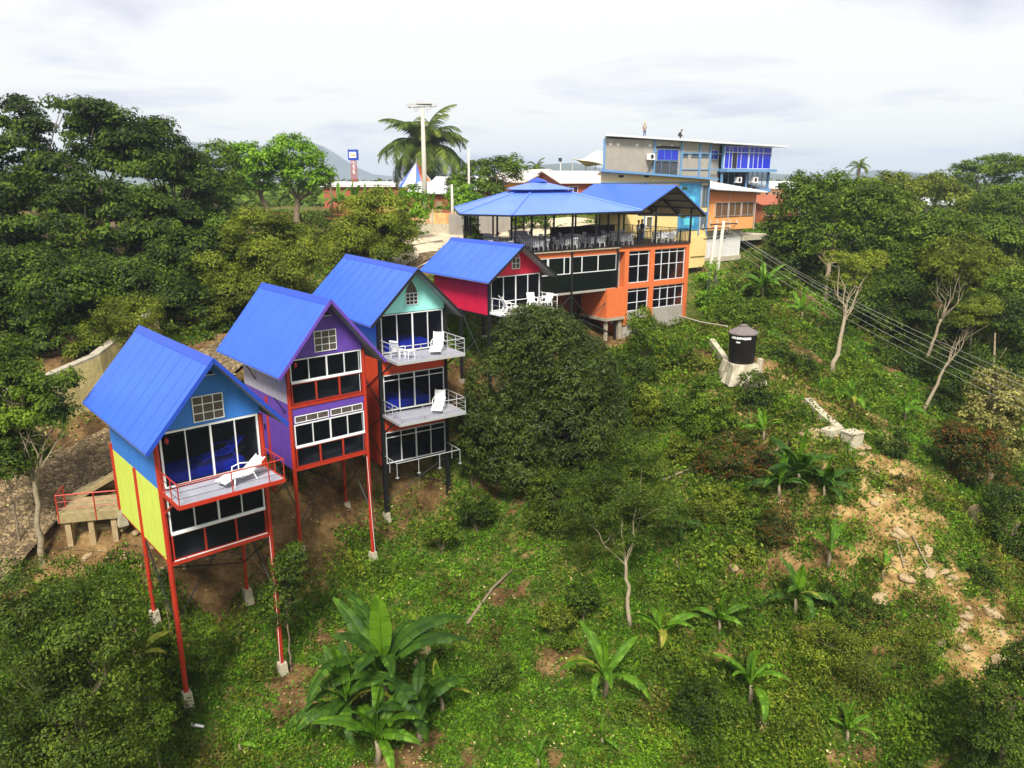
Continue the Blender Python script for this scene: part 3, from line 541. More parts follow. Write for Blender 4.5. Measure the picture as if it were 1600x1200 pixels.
wr = MB(); wr.tube([(W-.25, -.06, 17.8), (W-.16, .02, 12.3)], .015, 5); wr.tube([(W-.1, -.13, 12.3), (W, -.14, 9), (W+.1, -.14, 6.9)], .014, 5); wr.build('downpipe', M['wht'], o)
# ---- cabin three
o, fr, zrf, _ = cabin(3, -6.98, 39.89, 34.6, 7.6, 21.4, 18.66, 19.04, 16.88, 10.54, .9, .9, .83, dict(gable='aqua', side_low='org', barge='blk'), 'tall three-storey stilt cabin with aqua gable and orange side wall, third up the slope')
C3 = o; sl_ = (21.4-18.66)/(1.95+.83); D = 7.6
grid_window(fr, 'gable_window', 1.95, 19.72, .72, .62, 3, 3, m='wht', pane='dark')
tv = MB(); P = [(1.62, 20.05), (2.28, 20.05), (2.22, 20.28), (1.95, 20.72), (1.68, 20.28)]; tv.prism([(x, -.045, z) for x, z in P], [(x, -.075, z) for x, z in P]); tv.build('pointed_window', M['pane'], fr)
for x in (0, W):
    wallrects(o, 'upper_side_wall', x, .06, D, 16.75, zrf(0), 'lblue'); wallrects(o, 'lower_side_wall', x, .08, D, 10.54, 16.742, 'org')
levels = ((19.0, 16.95), (15.75, 13.75), (12.55, 10.75))
for k, (zt, zl) in enumerate(levels):
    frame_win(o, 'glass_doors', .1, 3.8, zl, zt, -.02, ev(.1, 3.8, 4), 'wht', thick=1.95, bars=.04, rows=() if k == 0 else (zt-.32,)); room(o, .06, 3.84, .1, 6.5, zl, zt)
    if k < 2: b_ = MB(); b_.box(.4, 3.0, .25, 1.9, zl+.02, zl+.42); b_.build('bed', M['bed'], o)
ob_ = MB(); ob_.box(.06, 3.84, -.05, .03, 15.78, 16.70); ob_.box(.06, 3.84, -.05, .03, 12.58, 13.55); ob_.each('floor_band', M['org'], o)
for (x, y, zt, zf) in ((-.03, 0, 18.9, 7.9), (W+.03, 0, 19, 7.75), (-.03, D/2, 16, 9.5), (W+.03, D/2, 16, 9.3), (-.03, D, 17, 12.2), (W+.03, D, 17, 12)): post(o, (x, y, 0), zt, zf, 'blk', .09, square=True)
balcony(o, W, 2.14, 16.88, 'grnw', posts_x=[0, 1.3, 2.6, 3.9], wires='grnw', hh=.82); balcony(o, W, 2.14, 13.62, 'grnw', posts_x=[0, 1.3, 2.6, 3.9], wires='grnw', hh=.82)
rl = MB(); zz = 10.45
for x in (0, 1.3, 2.6, 3.9): rl.tube([(x, -1.5, zz-.1), (x, -1.5, zz+.8)], .02, 6); rl.box(x-.09, x+.09, -1.56, -1.44, zz-.02, zz)
rl.tube([(0, -1.5, zz+.8), (W, -1.5, zz+.8)], .024, 6)
for x in (0, W): rl.tube([(x, -1.5, zz+.8), (x, 0, zz+.8)], .024, 6); rl.tube([(x, -.6, zz), (x, -.6, zz+.8)], .02, 6)
rl.build('bare_balcony_rail', M['grnw'], o)
for P, Q in (((-.08, .1, 15.8, 14.2), (-.08, D/2, 16.3, 13.5)), ((-.08, .1, 13.4, 11.2), (-.08, D/2, 13.4, 11.2)), ((W, 0, 10.4, 8.6), (W, D/2, 10.4, 8.8)), ((0, 0, 10.4, 8.6), (W, 0, 10.4, 8.8))): xbrace(o, P, Q)
br = MB()
for z in (16.8, 13.54):
    for x in (0, W): br.bar((x, -.05, z-1.0), (x, -1.4, z-.1), .07)
br.build('balcony_bracket', M['blk'], o)
# ---- cabin four
o, fr, zrf, _ = cabin(4, -1.33, 45.84, 38.5, 6.0, 22.09, 20.09, 20.27, 18.19, 17.95, .88, .75, .69, dict(gable='crim', side_low='crim', barge='blk'), 'single-storey crimson stilt cabin beside the orange building, highest of the four')
C4 = o; sl_ = (22.09-20.09)/(1.95+.69); D = 6.0
grid_window(fr, 'gable_window', 1.95, 20.95, .62, .66, 2, 2, m='wht', pane='pane'); 
ar = MB(); ar.tube([(1.95+.3*cos(a), -.075, 21.27+.2*sin(a)) for a in np.linspace(0, pi, 9)], .018, 5); ar.build('window_arch', M['wht'], fr)
for x in (0, W): wallrects(o, 'side_wall', x, .06, D, 17.95, zrf(0), 'crim')
frame_win(o, 'glass_doors', .05, 3.85, 18.22, 20.24, -.02, ev(.05, 3.85, 4), 'wht', thick=1.95, glass='glassb'); room(o, .06, 3.84, .1, 5.4, 18.2, 20.3)
b_ = MB(); b_.box(.3, 3.2, 1.4, 3.0, 18.22, 18.6); b_.build('bed', M['bed'], o)
balcony(o, W, 1.64, 18.19, 'wht', mdeck='whiter', posts_x=[0, 1.95, 3.9], hh=.85, rails=(.45,), wires='grnw', pr=.02)
for (x, y, zt, zf) in ((-.03, 0, 20.2, 12), (W+.03, 0, 20.2, 13), (-.03, D/2, 18, 13.5), (W+.03, D/2, 18, 14), (-.03, D, 18, 16), (W+.03, D, 18, 16)): post(o, (x, y, 0), zt, h1(-1.33+x*cos(R(38.5))-y*sin(R(38.5)), 45.84+x*sin(R(38.5))+y*cos(R(38.5)))+.2, 'blk', .08, square=True)
for P, Q in (((0, 0, 17.8, 14.2), (0, D/2, 17.8, 15)), ((0, 0, 17.8, 14.5), (W, 0, 17.8, 14.5)), ((0, D/2, 17.8, 15), (W, D/2, 17.8, 15)), ((0, D/2, 17.8, 15), (0, D, 17.8, 16))): xbrace(o, P, Q)
fb = MB(); fb.box(0, W, 0, D, 17.82, 17.944); fb.build('floor_frame', M['blk'], o)
# ================================================================== balcony furniture
def loc_world(c, u, v, z):
    a = c.rotation_euler[2]; return (c.location[0]+u*cos(a)-v*sin(a), c.location[1]+u*sin(a)+v*cos(a), z)
def chair_parts(o, recline=.18, high=.55, m='plast', seat_h=.40, arms=True):
    s = MB(); s.slab([(-.24, -.26, seat_h+.03), (.24, -.26, seat_h+.03), (.22, .22, seat_h), (-.22, .22, seat_h)], .04); s.build('seat', M[m], o)
    b = MB(); n = 5; lean = recline*high/.55
    for k in range(n):
        x = -.2+.4*k/(n-1); top = high-(abs(k-2)*.035); b.bar((x, .20, seat_h-.02), (x*1.08, .20+lean, seat_h+top), .07, .025, up=(0, 1, 0))
    b.bar((-.25, .22+lean, seat_h+high-.03), (.25, .22+lean, seat_h+high-.03), .03, .09); b.bar((-.24, .22, seat_h+.10), (.24, .22, seat_h+.10), .03, .06); b.build('backrest', M[m], o)
    for sx in (-1, 1):
        for fy in (-1, 1):
            l = MB(); l.add([(sx*x+dx*w, y+dy*w, z) for x, y, z, w in ((.27, .25*fy, 0, .022), (.23, .21*fy, seat_h, .035)) for dx, dy in ((-1,-1),(1,-1),(1,1),(-1,1))], [(0,3,2,1),(4,5,6,7),(0,1,5,4),(1,2,6,5),(2,3,7,6),(3,0,4,7)]); l.build('leg', M[m], o)
        if arms:
            a = MB(); a.tube([(sx*.27, -.24, seat_h-.05), (sx*.28, -.25, seat_h+.2), (sx*.28, 0, seat_h+.23), (sx*.26, .22+lean*.5, seat_h+.24)], .025, 6); a.build('armrest', M[m], o)
def lounger(name, loc, rz, label, m='plast', back=50, arms=True, cat='lounger', group=None):
    o = empty(name, loc, rz, label, cat, group); h = .33; a = R(back)
    s = MB()                                             # curved seat pan of slats
    pts = [(-.95, h-.10), (-.55, h+.02), (-.15, h-.04), (.25, h)]
    for (y0, z0), (y1, z1) in zip(pts[:-1], pts[1:]):
        for k in range(4):
            ta, tb = k/4+.02, (k+1)/4-.03; s.slab([(-.27, y0+(y1-y0)*ta, z0+(z1-z0)*ta), (.27, y0+(y1-y0)*ta, z0+(z1-z0)*ta), (.27, y0+(y1-y0)*tb, z0+(z1-z0)*tb), (-.27, y0+(y1-y0)*tb, z0+(z1-z0)*tb)], .03)
    for x in (-.29, .29): s.tube([(x, y, z-.02) for y, z in pts], .025, 6)
    s.build('seat', M[m], o); b = MB(); L = .80
    for k in range(7):
        t0 = .03+k*.125; b.slab([(-.25, .25+L*t0*cos(a), h+L*t0*sin(a)), (.25, .25+L*t0*cos(a), h+L*t0*sin(a)), (.25, .25+L*(t0+.10)*cos(a), h+L*(t0+.10)*sin(a)), (-.25, .25+L*(t0+.10)*cos(a), h+L*(t0+.10)*sin(a))], .03)
    for x in (-.27, .27): b.tube([(x, .25, h), (x, .25+L*.93*cos(a), h+L*.93*sin(a))], .025, 6)
    b.build('backrest', M[m], o)
    for sx in (-1, 1):
        for y in (-.5, .3):
            l = MB(); l.tube([(sx*.27, y, h-.02), (sx*.31, y+(.12 if y > 0 else -.05), 0)], [.035, .025], 6); l.build('leg', M[m], o)
        l = MB(); l.tube([(sx*.3, -.25, h-.05), (sx*.33, -.2, h+.2), (sx*.33, .15, h+.25), (sx*.31, .25+.3*cos(a), h+.3*sin(a))], .024, 6); l.build('armrest', M[m], o)
    return o
def chair(loc, rz, label, group=None, **k):
    o = empty('plastic_chair', loc, rz, label, 'chair', group); chair_parts(o, **k); return o
z = 14.895
lounger('sun_lounger', loc_world(C1, 2.65, -.95, z), R(41.4-78), 'low white plastic sun lounger on the red-railed balcony of the blue cabin', back=35)
lounger('sun_lounger', loc_world(C1, 2.6, .75, 15.3), R(41.4-84), 'blue reclining lounger behind the glass of the blue cabin', m='bed', back=40)
z = 16.885
chair(loc_world(C3, .55, -1.05, z), R(34.6+120), 'white plastic armchair at the left end of the top balcony of the aqua cabin')
lounger('lounge_chair', loc_world(C3, 2.95, -.95, z), R(34.6-38), 'white high-backed plastic lounge chair on the top balcony of the aqua cabin', back=66, cat='chair')
tb = empty('side_table', loc_world(C3, 1.0, -1.5, z), R(34), 'low white plastic side table beside the armchair on the aqua cabin balcony', 'table')
t_ = MB(); t_.box(-.22, .22, -.22, .22, .40, .43); t_.build('table_top', M['plast'], tb)
for a in (-1, 1):
    for b2 in (-1, 1): l = MB(); l.bar((a*.19, b2*.19, 0), (a*.17, b2*.17, .40), .04); l.build('leg', M['plast'], tb)
z = 13.625
lounger('lounge_chair', loc_world(C3, 2.95, -.95, z), R(34.6-38), 'white high-backed plastic lounge chair on the middle balcony of the aqua cabin', back=66, cat='chair')
z = 18.195
lounger('lounge_chair', loc_world(C4, .85, -.85, z), R(38.5+75), 'white plastic lounge chair on the left of the crimson cabin balcony', back=62, cat='chair')
chair(loc_world(C4, 2.85, -.55, z), R(38.5-20), 'white plastic chair facing out from the glass doors of the crimson cabin', high=.5)
chair(loc_world(C4, 3.45, -1.2, z), R(38.5-75), 'white plastic chair at the right corner of the crimson cabin balcony', high=.5)
def text_mesh(name, cu, m, par):
    tmp = bpy.data.objects.new('tmp', cu); col.objects.link(tmp); dg = bpy.context.evaluated_depsgraph_get(); me = bpy.data.meshes.new_from_object(tmp.evaluated_get(dg)); bpy.data.objects.remove(tmp); me.materials.clear(); return link(name, me, m, par)
# ================================================================== restaurant building
S5 = 64/57; YB = 35.0
def frameO(name, zb, label, cat='building', group=None):
    global SCL, OFFS
    SCL, OFFS = S5, (0, 0, zb)
    return empty(name, (12.9103*S5, 57*S5, CZ+(zb-CZ)*S5), R(YB), label, cat, group)
def unframe():
    global SCL, OFFS
    SCL, OFFS = 1.0, (0, 0, 0)
def wO(u, v, z):   # frame-O coordinates -> world
    a = R(YB); x, y = 12.9103+u*cos(a)-v*sin(a), 57+u*sin(a)+v*cos(a); return (x*S5, y*S5, CZ+(z-CZ)*S5)
o = frameO('restaurant_building', 15.5, 'orange two-storey restaurant building with an open roofed dining terrace on top', 'building'); RB = o
fw = MB()
for a, b2 in ((-6.3, -5.92), (-3.88, -3.46), (-.30, .05)): fw.box(a, b2, 0, .30, 15.9, 21.06)
fw.box(-7.0, .05, 0, .30, 21.06, 21.34); fw.box(-5.92, -3.88, .003, .30, 18.46, 18.82); fw.box(-3.46, -.30, .003, .30, 18.46, 18.82)
fw.build('front_wall_frame', M['orange'], o)
bw = MB(); bw.box(-6.25, 0, .06, .28, 14.6, 16.84); bw.build('base_wall', M['greyr'], o)
sw = MB(); sw.box(-.22, .04, .30, 7.5, 15.2, 21.33); sw.box(-6.3, -6.1, .30, 6, 15.2, 21.05); sw.build('side_wall', M['orange'], o)
rt = MB(); rt.box(-7.0, -6.3, .5, .6, 16, 21.05); rt.build('recessed_wall', M['greyr'], o)
for x0, x1, n in ((-5.9, -3.9, 2), (-3.44, -.32, 4)):
    for z0, z1, r1 in ((18.84, 21.04, (19.98, 20.8)), (16.86, 18.44, (17.45, 18.24))): frame_win(o, 'grid_window', x0, x1, z0, z1, .16, ev(x0, x1, n), 'wht', bars=.038, rows=r1, fw=.035)
rm = MB(); rm.box(-6.0, -.2, 5, 5.1, 16, 21); rm.box(-6.0, -.25, .4, 5, 18.5, 18.7); rm.box(-6.0, -.25, .4, 5, 16.6, 16.7)
rm.build('room_shell', M['inside'], o)
# glass wing on steel stilts
gw = empty('w', (0, 0, 0)); bpy.data.objects.remove(gw)
fa = MB(); fa.box(-17.5, -7.0, .02, .2, 20.98, 21.3); fa.build('fascia', M['orange'], o)
for x0, x1, cols_ in ((-12.9, -7.05, [-11.6, -11.1, -10.1, -8.7]), (-17.4, -12.95, [-15.9, -14.4])): frame_win(o, 'ribbon_window', x0, x1, 19.86, 20.98, .08, cols_, 'wht', bars=.06, glass='gglass')
lg = MB(); lg.box(-17.4, -7.0, .05, .09, 18.68, 19.85); lg.build('lower_glazing', M['gglass'], o)
sb = MB(); sb.box(-17.4, -7.0, .02, 5.0, 18.52, 18.66); sb.build('wing_floor', M['greyr'], o)
bk = MB(); bk.box(-17.4, -6.3, 4.0, 4.2, 14.5, 21.2); bk.build('back_wall', M['brick'], o)
for u in (-16.8, -11.0, -7.02):
    for v in (.0, 3.2): p = MB(); p.box(u-.06, u+.06, v-.06, v+.06, 14.8, 21.3 if v == 0 else 18.5); p.build('stilt', M['blk'], o)
xb = MB()
for (a, b2) in ((-11.0, -13.4), (-11.0, -9.2)): xb.tube([(a, .0, 18.4), (b2, .1, 16.6)], .05, 5)
xb.tube([(-9.0, .1, 16.9), (-7.0, .0, 18.4)], .03, 5); xb.tube([(-10.2, .2, 16.8), (-7.6, .0, 15.6)], .06, 5); xb.build('diagonal_brace', M['blk'], o)
bx = MB(); bx.box(-7.95, -6.35, -.12, 2.6, 16.62, 18.64); bx.build('orange_annex_box', M['orange'], o)
bs = MB(); bs.box(-8.05, -6.32, -.18, 2.7, 16.42, 16.61); bs.box(-7.9, -7.7, 0, .2, 15, 16.42); bs.box(-6.7, -6.4, 0, .3, 14.8, 16.42); bs.build('annex_slab', M['conc'], o)
# dining deck
deck = [(-15.6, -.08), (.08, -.08), (.08, 7.9), (-6, 10.9), (-9.6, 11.7), (-12.9, 10.4), (-17.2, 2.6)]
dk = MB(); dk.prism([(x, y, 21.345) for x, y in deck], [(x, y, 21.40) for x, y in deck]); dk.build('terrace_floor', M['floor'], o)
de = MB(); de.bar((-15.6, -.12, 21.36), (-6.95, -.12, 21.36), .05, .06); de.build('floor_edge', M['concL'], o)
def railing(par, P, h=.95, step=.14):
    for (a, b2) in zip(P[:-1], P[1:]):
        a = np.array(a); b2 = np.array(b2); L = np.linalg.norm(b2-a); n = int(L/step); mb = MB()
        for i in range(n+1):
            p = a+(b2-a)*i/n; mb.bar((p[0], p[1], 21.4), (p[0], p[1], 21.4+h), .022 if i % 14 else .05)
        for z in (21.47, 21.4+h): mb.bar((a[0], a[1], z), (b2[0], b2[1], z), .045, .035)
        mb.build('terrace_railing', M['blk'], par)
railing(o, [(-12.9, 10.3), (-17.1, 2.6), (-15.6, 0), (-7, 0)]); railing(o, [(-7, 0), (.0, 0), (.0, 7)]); railing(o, [(-6.9, 7.6), (0, 7.6)], .9, .2)
for u, v in [(-15.5, 0), (-13.2, 0), (-11, 0), (-9, 0), (-7, 0), (-3.5, 0), (0, 0), (0, 3.5), (0, 7), (-4.8, 3.5), (-4.8, 7.2), (-2.4, 7.2), (-17.0, 2.8), (-15.6, 5.4), (-14.2, 8), (-12.8, 10.2), (-11.2, 11), (-9.5, 11.5), (-7, 10.9), (-13, 4), (-9.4, 4), (-11.8, 7.5), (-8.5, 7.8)]:
    zt = 23.75 if u < -6 else 23.85; p = MB(); p.box(u-.05, u+.05, v-.05, v+.05, 21.4, zt); p.build('terrace_post', M['blk'], o)
# main hip roof, octagonal in plan, with a raised cupola
eav = [(-16.2, -.65), (-5.5, -.65), (-3.9, 2.6), (-3.9, 8.2), (-5.8, 11.4), (-9.6, 12.3), (-13.3, 10.9), (-17.9, 2.6)]
cx0, cy0 = -10.1, 5.0; top = [(cx0+(x-cx0)*.20, cy0+(y-cy0)*.20) for x, y in eav]; zE, zT = 23.80, 25.18
hr = MB(); n = 8
for i in range(n):
    j = (i+1) % n; q = [(*eav[i], zE), (*eav[j], zE), (*top[j], zT), (*top[i], zT)]; hr.slab(q, .05)
hro = hr.build('hip_roof', M['roofx'], o)
rc = MB()
for i in range(n): rc.tube([(*eav[i], zE+.02), (*top[i], zT+.02)], .07, 6)
rc.build('hip_ridge_cap', M['roofx'], hro)
ge = MB()
for i in range(n): ge.bar((*eav[i], zE-.07), (*eav[(i+1) % n], zE-.07), .05, .10)
ge.build('eave_gutter', M['blk'], hro)
c2 = [(cx0+(x-cx0)*.36, cy0+(y-cy0)*.36) for x, y in eav]; cu = MB()
for i in range(n):
    j = (i+1) % n; cu.slab([(*c2[i], 25.20), (*c2[j], 25.20), (cx0+(c2[j][0]-cx0)*.14, cy0+(c2[j][1]-cy0)*.14, 25.68), (cx0+(c2[i][0]-cx0)*.14, cy0+(c2[i][1]-cy0)*.14, 25.68)], .04)
cuo = cu.build('cupola_roof', M['roofx'], hro)
fi = MB(); fi.lathe([(.75, 25.66), (.45, 25.82), (.12, 25.9), (.04, 25.98)], 8, (cx0, cy0)); fi.build('finial_cap', M['ridge'], hro)
cp = MB()
for x, y in [(cx0+(x-cx0)*.19, cy0+(y-cy0)*.19) for x, y in eav]: cp.bar((x, y, 24.9), (x, y, 25.3), .08)
cp.build('cupola_post', M['blk'], hro)
# gable roof over the right end
gr = MB(); 
for sx in (-1, 1):
    xe = -5.8 if sx < 0 else 1.08; q = [(xe, -.55, 23.68 if sx < 0 else 23.35), (-2.2, -.55, 25.45), (-2.2, 8.2, 25.45), (xe, 8.2, 23.68 if sx < 0 else 23.35)]; gr.slab(q if sx < 0 else q[::-1], .05)
gro = gr.build('gable_roof', M['roof'], o)
gu = MB()
for sx in (-1, 1):
    xe = -5.78 if sx < 0 else 1.06; q = [(xe, -.53, 23.62 if sx < 0 else 23.29), (-2.2, -.53, 25.39), (-2.2, 8.1, 25.39), (xe, 8.1, 23.62 if sx < 0 else 23.29)]; gu.slab(q if sx < 0 else q[::-1], .03)
gu.build('roof_underside', M['gsoffit'], gro)
tr = MB()
for v in (-.4, 2.2, 4.8, 7.4):
    tr.bar((-5.6, v, 23.5), (1.0, v, 23.25), .07, .12); tr.bar((-5.7, v, 23.55), (-2.2, v, 25.30), .07, .1); tr.bar((1.0, v, 23.25), (-2.2, v, 25.30), .07, .1)
for k in range(1, 4): tr.bar((-2.2+3.2*k/4, -.5, 25.33-2.04*k/4), (-2.2+3.2*k/4, 8, 25.33-2.04*k/4), .06)
tr.build('roof_truss', M['blk'], gro)
pk = MB(); pk.box(-6.6, -.3, 7.7, 8.0, 21.4, 22.3); pk.build('counter', M['floor'], o)
# ---- dining furniture on the terrace
unframe()
DZ = CZ+(21.40-CZ)*S5+.002
def dtable(u, v, rz, blue, label):
    p = wO(u, v, 21.4); o = empty('dining_table', (p[0], p[1], DZ), rz, label, 'table', 'dining tables on the terrace')
    t = MB(); t.box(-.42, .42, -.42, .42, .70, .73); t.build('table_top', M['plast'], o)
    for a in (-1, 1):
        for b2 in (-1, 1): l = MB(); l.bar((a*.36, b2*.36, 0), (a*.34, b2*.34, .70), .045); l.build('leg', M['plast'], o)
    c = MB(); n = 24; V = []; 
    for k in range(n):
        a = 2*pi*k/n; q = max(abs(cos(a)), abs(sin(a))); r0 = .46/q; V.append((r0*cos(a), r0*sin(a)))
    ring = lambda z, s, wv: [(x*(s+wv*(k % 2)), y*(s+wv*(k % 2)), z) for k, (x, y) in enumerate(V)]
    A, B, Cc = ring(.745, 1, 0), ring(.62, 1.03, .02), ring(.28, 1.10, .09)
    c.add(A+B+Cc, [tuple(range(n))]+[(i*n+k, (i+1)*n+k, (i+1)*n+(k+1) % n, i*n+(k+1) % n) for i in range(2) for k in range(n)]); c.build('cloth_skirt', M['cloth'], o)
    if blue:
        s = MB(); h = .56; s.add([(0, 0, .752), (h*1.05, 0, .60), (.47, .47, .752), (0, h*1.05, .60), (-.47, .47, .752), (-h*1.05, 0, .60), (-.47, -.47, .752), (0, -h*1.05, .60), (.47, -.47, .752)], [(0, 1, 2), (0, 2, 3), (0, 3, 4), (0, 4, 5), (0, 5, 6), (0, 6, 7), (0, 7, 8), (0, 8, 1)]); s.build('blue_overlay', M['clothb'], o)
    return o
place = ['in the left railing corner', 'second from left at the railing', 'third from left at the railing', 'fourth from left at the railing', 'under the roofs\' join', 'beside the standing people', 'leftmost of the middle row', 'second in the middle row', 'third in the middle row', 'under the gable, middle row', 'leftmost of the back row', 'rightmost of the back row']
spots = [(-15.4, 1.5), (-13.1, 1.1), (-10.6, 1.1), (-8.2, 1.2), (-5.6, 1.3), (-1.4, 1.3), (-14.9, 4.3), (-11.4, 4.1), (-7.7, 4.0), (-3.4, 4.4), (-12.6, 7.9), (-8.8, 8.9)]
ch0 = None
for i, ((u, v), pl) in enumerate(zip(spots, place)):
    bl = i in (0, 2, 3, 4, 5, 7, 9); dtable(u, v, R(YB+rng.uniform(-12, 12)), bl, ('white-clothed table with blue overlay ' if bl else 'plain white-clothed dining table ')+pl)
    for k in ((0, 2, 3) if i < 6 else (0, 2)):
        a = R(YB)+k*pi/2+rng.uniform(-.2, .2); p = wO(u, v, 21.4); q = (p[0]+.78*cos(a), p[1]+.78*sin(a), DZ)
        side = ['right', 'far', 'left', 'near'][k]
        lab = f'white terrace chair, {side} side of table {pl}'
        if ch0 is None: ch0 = chair(q, a-pi/2+pi, lab, 'dining chairs on the terrace', high=.45); ch0.rotation_euler.z = a-pi/2
        else: c_ = copy_tree(ch0); c_.location = q; c_.rotation_euler.z = a-pi/2; c_['label'] = lab
# ---- people
def person(loc, rz, label, top='paper', legs='jeans', pose='stand', sc=1.0, hair='dark'):
    o = empty('person', loc, rz, label, 'person'); o.scale = (sc,)*3
    if pose == 'stand': J = dict(pel=(0,0,.92), ch=(0,.02,1.32), nk=(0,.02,1.48), hd=(0,-.01,1.62), ht=(0,0,1.74), sl=(-.18,.02,1.40), el=(-.24,.03,1.12), wl=(-.22,-.08,.90), hl=(-.22,-.12,.82), sr=(.18,.02,1.40), er=(.26,.02,1.13), wr=(.20,-.16,1.0), hr=(.18,-.23,.98), kl=(-.10,-.02,.50), al=(-.11,.03,.09), tl=(-.12,-.12,.04), kr=(.10,-.03,.50), ar=(.12,.02,.09), tr=(.13,-.13,.04))
    else: J = dict(pel=(0,.10,.34), ch=(0,-.10,.72), nk=(0,-.18,.86), hd=(0,-.25,.96), ht=(0,-.28,1.07), sl=(-.18,-.10,.80), el=(-.26,-.24,.55), wl=(-.14,-.42,.40), hl=(-.10,-.49,.34), sr=(.18,-.10,.80), er=(.26,-.24,.55), wr=(.14,-.42,.36), hr=(.10,-.49,.30), kl=(-.16,-.28,.50), al=(-.14,-.08,.09), tl=(-.15,-.24,.04), kr=(.16,-.28,.48), ar=(.14,-.08,.09), tr=(.15,-.24,.04))
    rad = dict(pel=.145, ch=.15, nk=.055, hd=.095, ht=.07, sl=.065, el=.045, wl=.03, hl=.038, sr=.065, er=.045, wr=.03, hr=.038, kl=.065, al=.042, tl=.035, kr=.065, ar=.042, tr=.035)
    E_ = [('pel','ch'),('ch','nk'),('nk','hd'),('hd','ht'),('ch','sl'),('sl','el'),('el','wl'),('wl','hl'),('ch','sr'),('sr','er'),('er','wr'),('wr','hr'),('pel','kl'),('kl','al'),('al','tl'),('pel','kr'),('kr','ar'),('ar','tr')]
    def sk(name, keys, m, grow, J2=J):
        ks = [k for k in J2 if k in keys]; me = bpy.data.meshes.new(name); me.from_pydata([J2[k] for k in ks], [(ks.index(a), ks.index(b)) for a, b in E_ if a in ks and b in ks], [])
        ob = link(name, me, M[m], o); md = ob.modifiers.new('skin', 'SKIN')
        for i, k in enumerate(ks): ob.data.skin_vertices[0].data[i].radius = (rad[k]*grow*(1.15 if k in ('ch', 'pel') else 1), rad[k]*grow); ob.data.skin_vertices[0].data[i].use_root = (i == 0)
        md.use_smooth_shade = True; ob.modifiers.new('sub', 'SUBSURF').levels = 1; ob.modifiers[-1].render_levels = 1; return ob
    sk('body', set(J), 'skin', 1.0); sk('shirt', {'pel','ch','sl','el','sr','er'}, top, 1.14); J3 = dict(J); J3['pel'] = tuple(J['pel']); sk('trousers', {'pel','kl','al','kr','ar'}, legs, 1.16, J3)
    h = MB(); x, y, z = J['ht']; h.lathe([(.095, z-.07), (.105, z-.02), (.085, z+.05), (.03, z+.085)], 12, (x, y+.02)); h.build('hair', M[hair], o, True)
p = wO(-3.6, 1.6, 21.4); person((p[0], p[1], DZ), R(100), 'standing person in a white shirt near the terrace railing under the gable roof')
p = wO(-2.7, 2.2, 21.4); person((p[0], p[1], DZ), R(-60), 'person in dark clothes facing the one in the white shirt on the terrace', 'dark', 'dark')
p = wO(-8.9, 5.3, 21.4)
# planters along the left of the terrace are added with the plants
# ================================================================== cream building, orange annex
o = frameO('cream_building', 17.5, 'cream building with blue mural behind the restaurant terrace'); 
cw = MB(); cw.prism([(-1.7, 8.0, 18.2), (10.9, 8.0, 18.2), (10.9, 8.0, 25.75), (-1.7, 8.0, 26.40)], [(4.2, 14, 18.2), (10.9, 15, 18.2), (10.9, 15, 25.75), (4.2, 14, 26.05)]); cw.build('wall', M['cream'], o)
rf = MB(); rf.slab([(-2.1, 7.5, 26.55), (11.4, 7.5, 25.88), (11.4, 15.4, 25.88), (4.4, 15.4, 26.25)], .12); rf.build('roof', M['tinw'], o)
ff = MB(); ff.bar((-2.1, 7.47, 26.47), (11.4, 7.47, 25.80), .05, .17); ff.build('roof_fascia', M['beam'], o)
bm = MB(); bm.box(-1.7, 10.9, 7.9, 7.99, 25.50, 25.60)
for u in (-1.7, 3.2, 7.2, 9.8, 10.85): bm.box(u-.05, u+.05, 7.92, 7.995, 21.0, 25.5)
bm.each('steel_frame', M['beam'], o)
for u in (.2, 3.0): v_ = MB(); v_.box(u, u+.5, 7.96, 7.99, 25.95, 26.12); v_.build('wall_vent', M['dark'], o)
mural = mat('beach_mural_paint', (.06, .30, .55), .6, .5, .9); 
for z0, z1 in ((23.35, 25.45), (21.5, 23.1)):
    mu = MB(); mu.box(7.3, 9.7, 7.94, 7.985, z0, z1); mo = mu.build('mural_panel', mural, o)
    gl = MB(); gl.box(7.9, 9.1, 7.925, 7.938, z0+.45, z0+1.0); gl.build('turquoise_patch', mat('turquoise', (.12, .55, .65), .6, .3), mo)
    pl_ = MB()
    for k in range(7): a = R(20+k*25); pl_.bar((7.75, 7.93, z1-.5), (7.75+.42*cos(a), 7.93, z1-.5+.3*sin(a)-.05*abs(cos(a))), .012, .07, up=(0, 0, 1))
    pl_.build('painted_fronds', L_['dark'], mo)
frame_win(o, 'window', 10.0, 10.75, 23.5, 25.3, 7.96, [10.4], 'beam'); frame_win(o, 'window', 10.0, 10.75, 21.6, 23.0, 7.96, [10.4], 'beam')
frame_win(o, 'window', 3.4, 4.1, 21.9, 22.8, 7.96, [], 'wht')
lw = MB(); lw.box(9.0, 10.9, 7.9, 7.985, 19.2, 20.9); lw.build('lower_wall', M['cream'], o)
o = frameO('orange_annex', 16.5, 'light orange upper-floor annex over a white wall, behind the twin poles'); 
aw = MB(); aw.box(11.3, 18.5, 9.0, 15, 21.28, 24.75); aw.build('wall', M['orangeL'], o)
a2 = MB(); a2.box(11.3, 18.5, 8.93, 8.985, 23.75, 24.75); a2.build('upper_band', mat('upper_band_render', (.72, .25, .09), .8, .06, 2), o)
rf = MB(); rf.slab([(10.9, 8.2, 25.02), (19.3, 8.2, 24.66), (19.3, 15.5, 25.60), (10.9, 15.5, 25.95)], .10); rf.build('roof', M['tinw'], o)
for x0, x1 in ((13.0, 14.7), (14.85, 16.5), (16.65, 18.35)): frame_win(o, 'window', x0, x1, 22.5, 23.72, 8.95, [(x0+x1)/2], 'grnw', bars=.03, fw=.03)
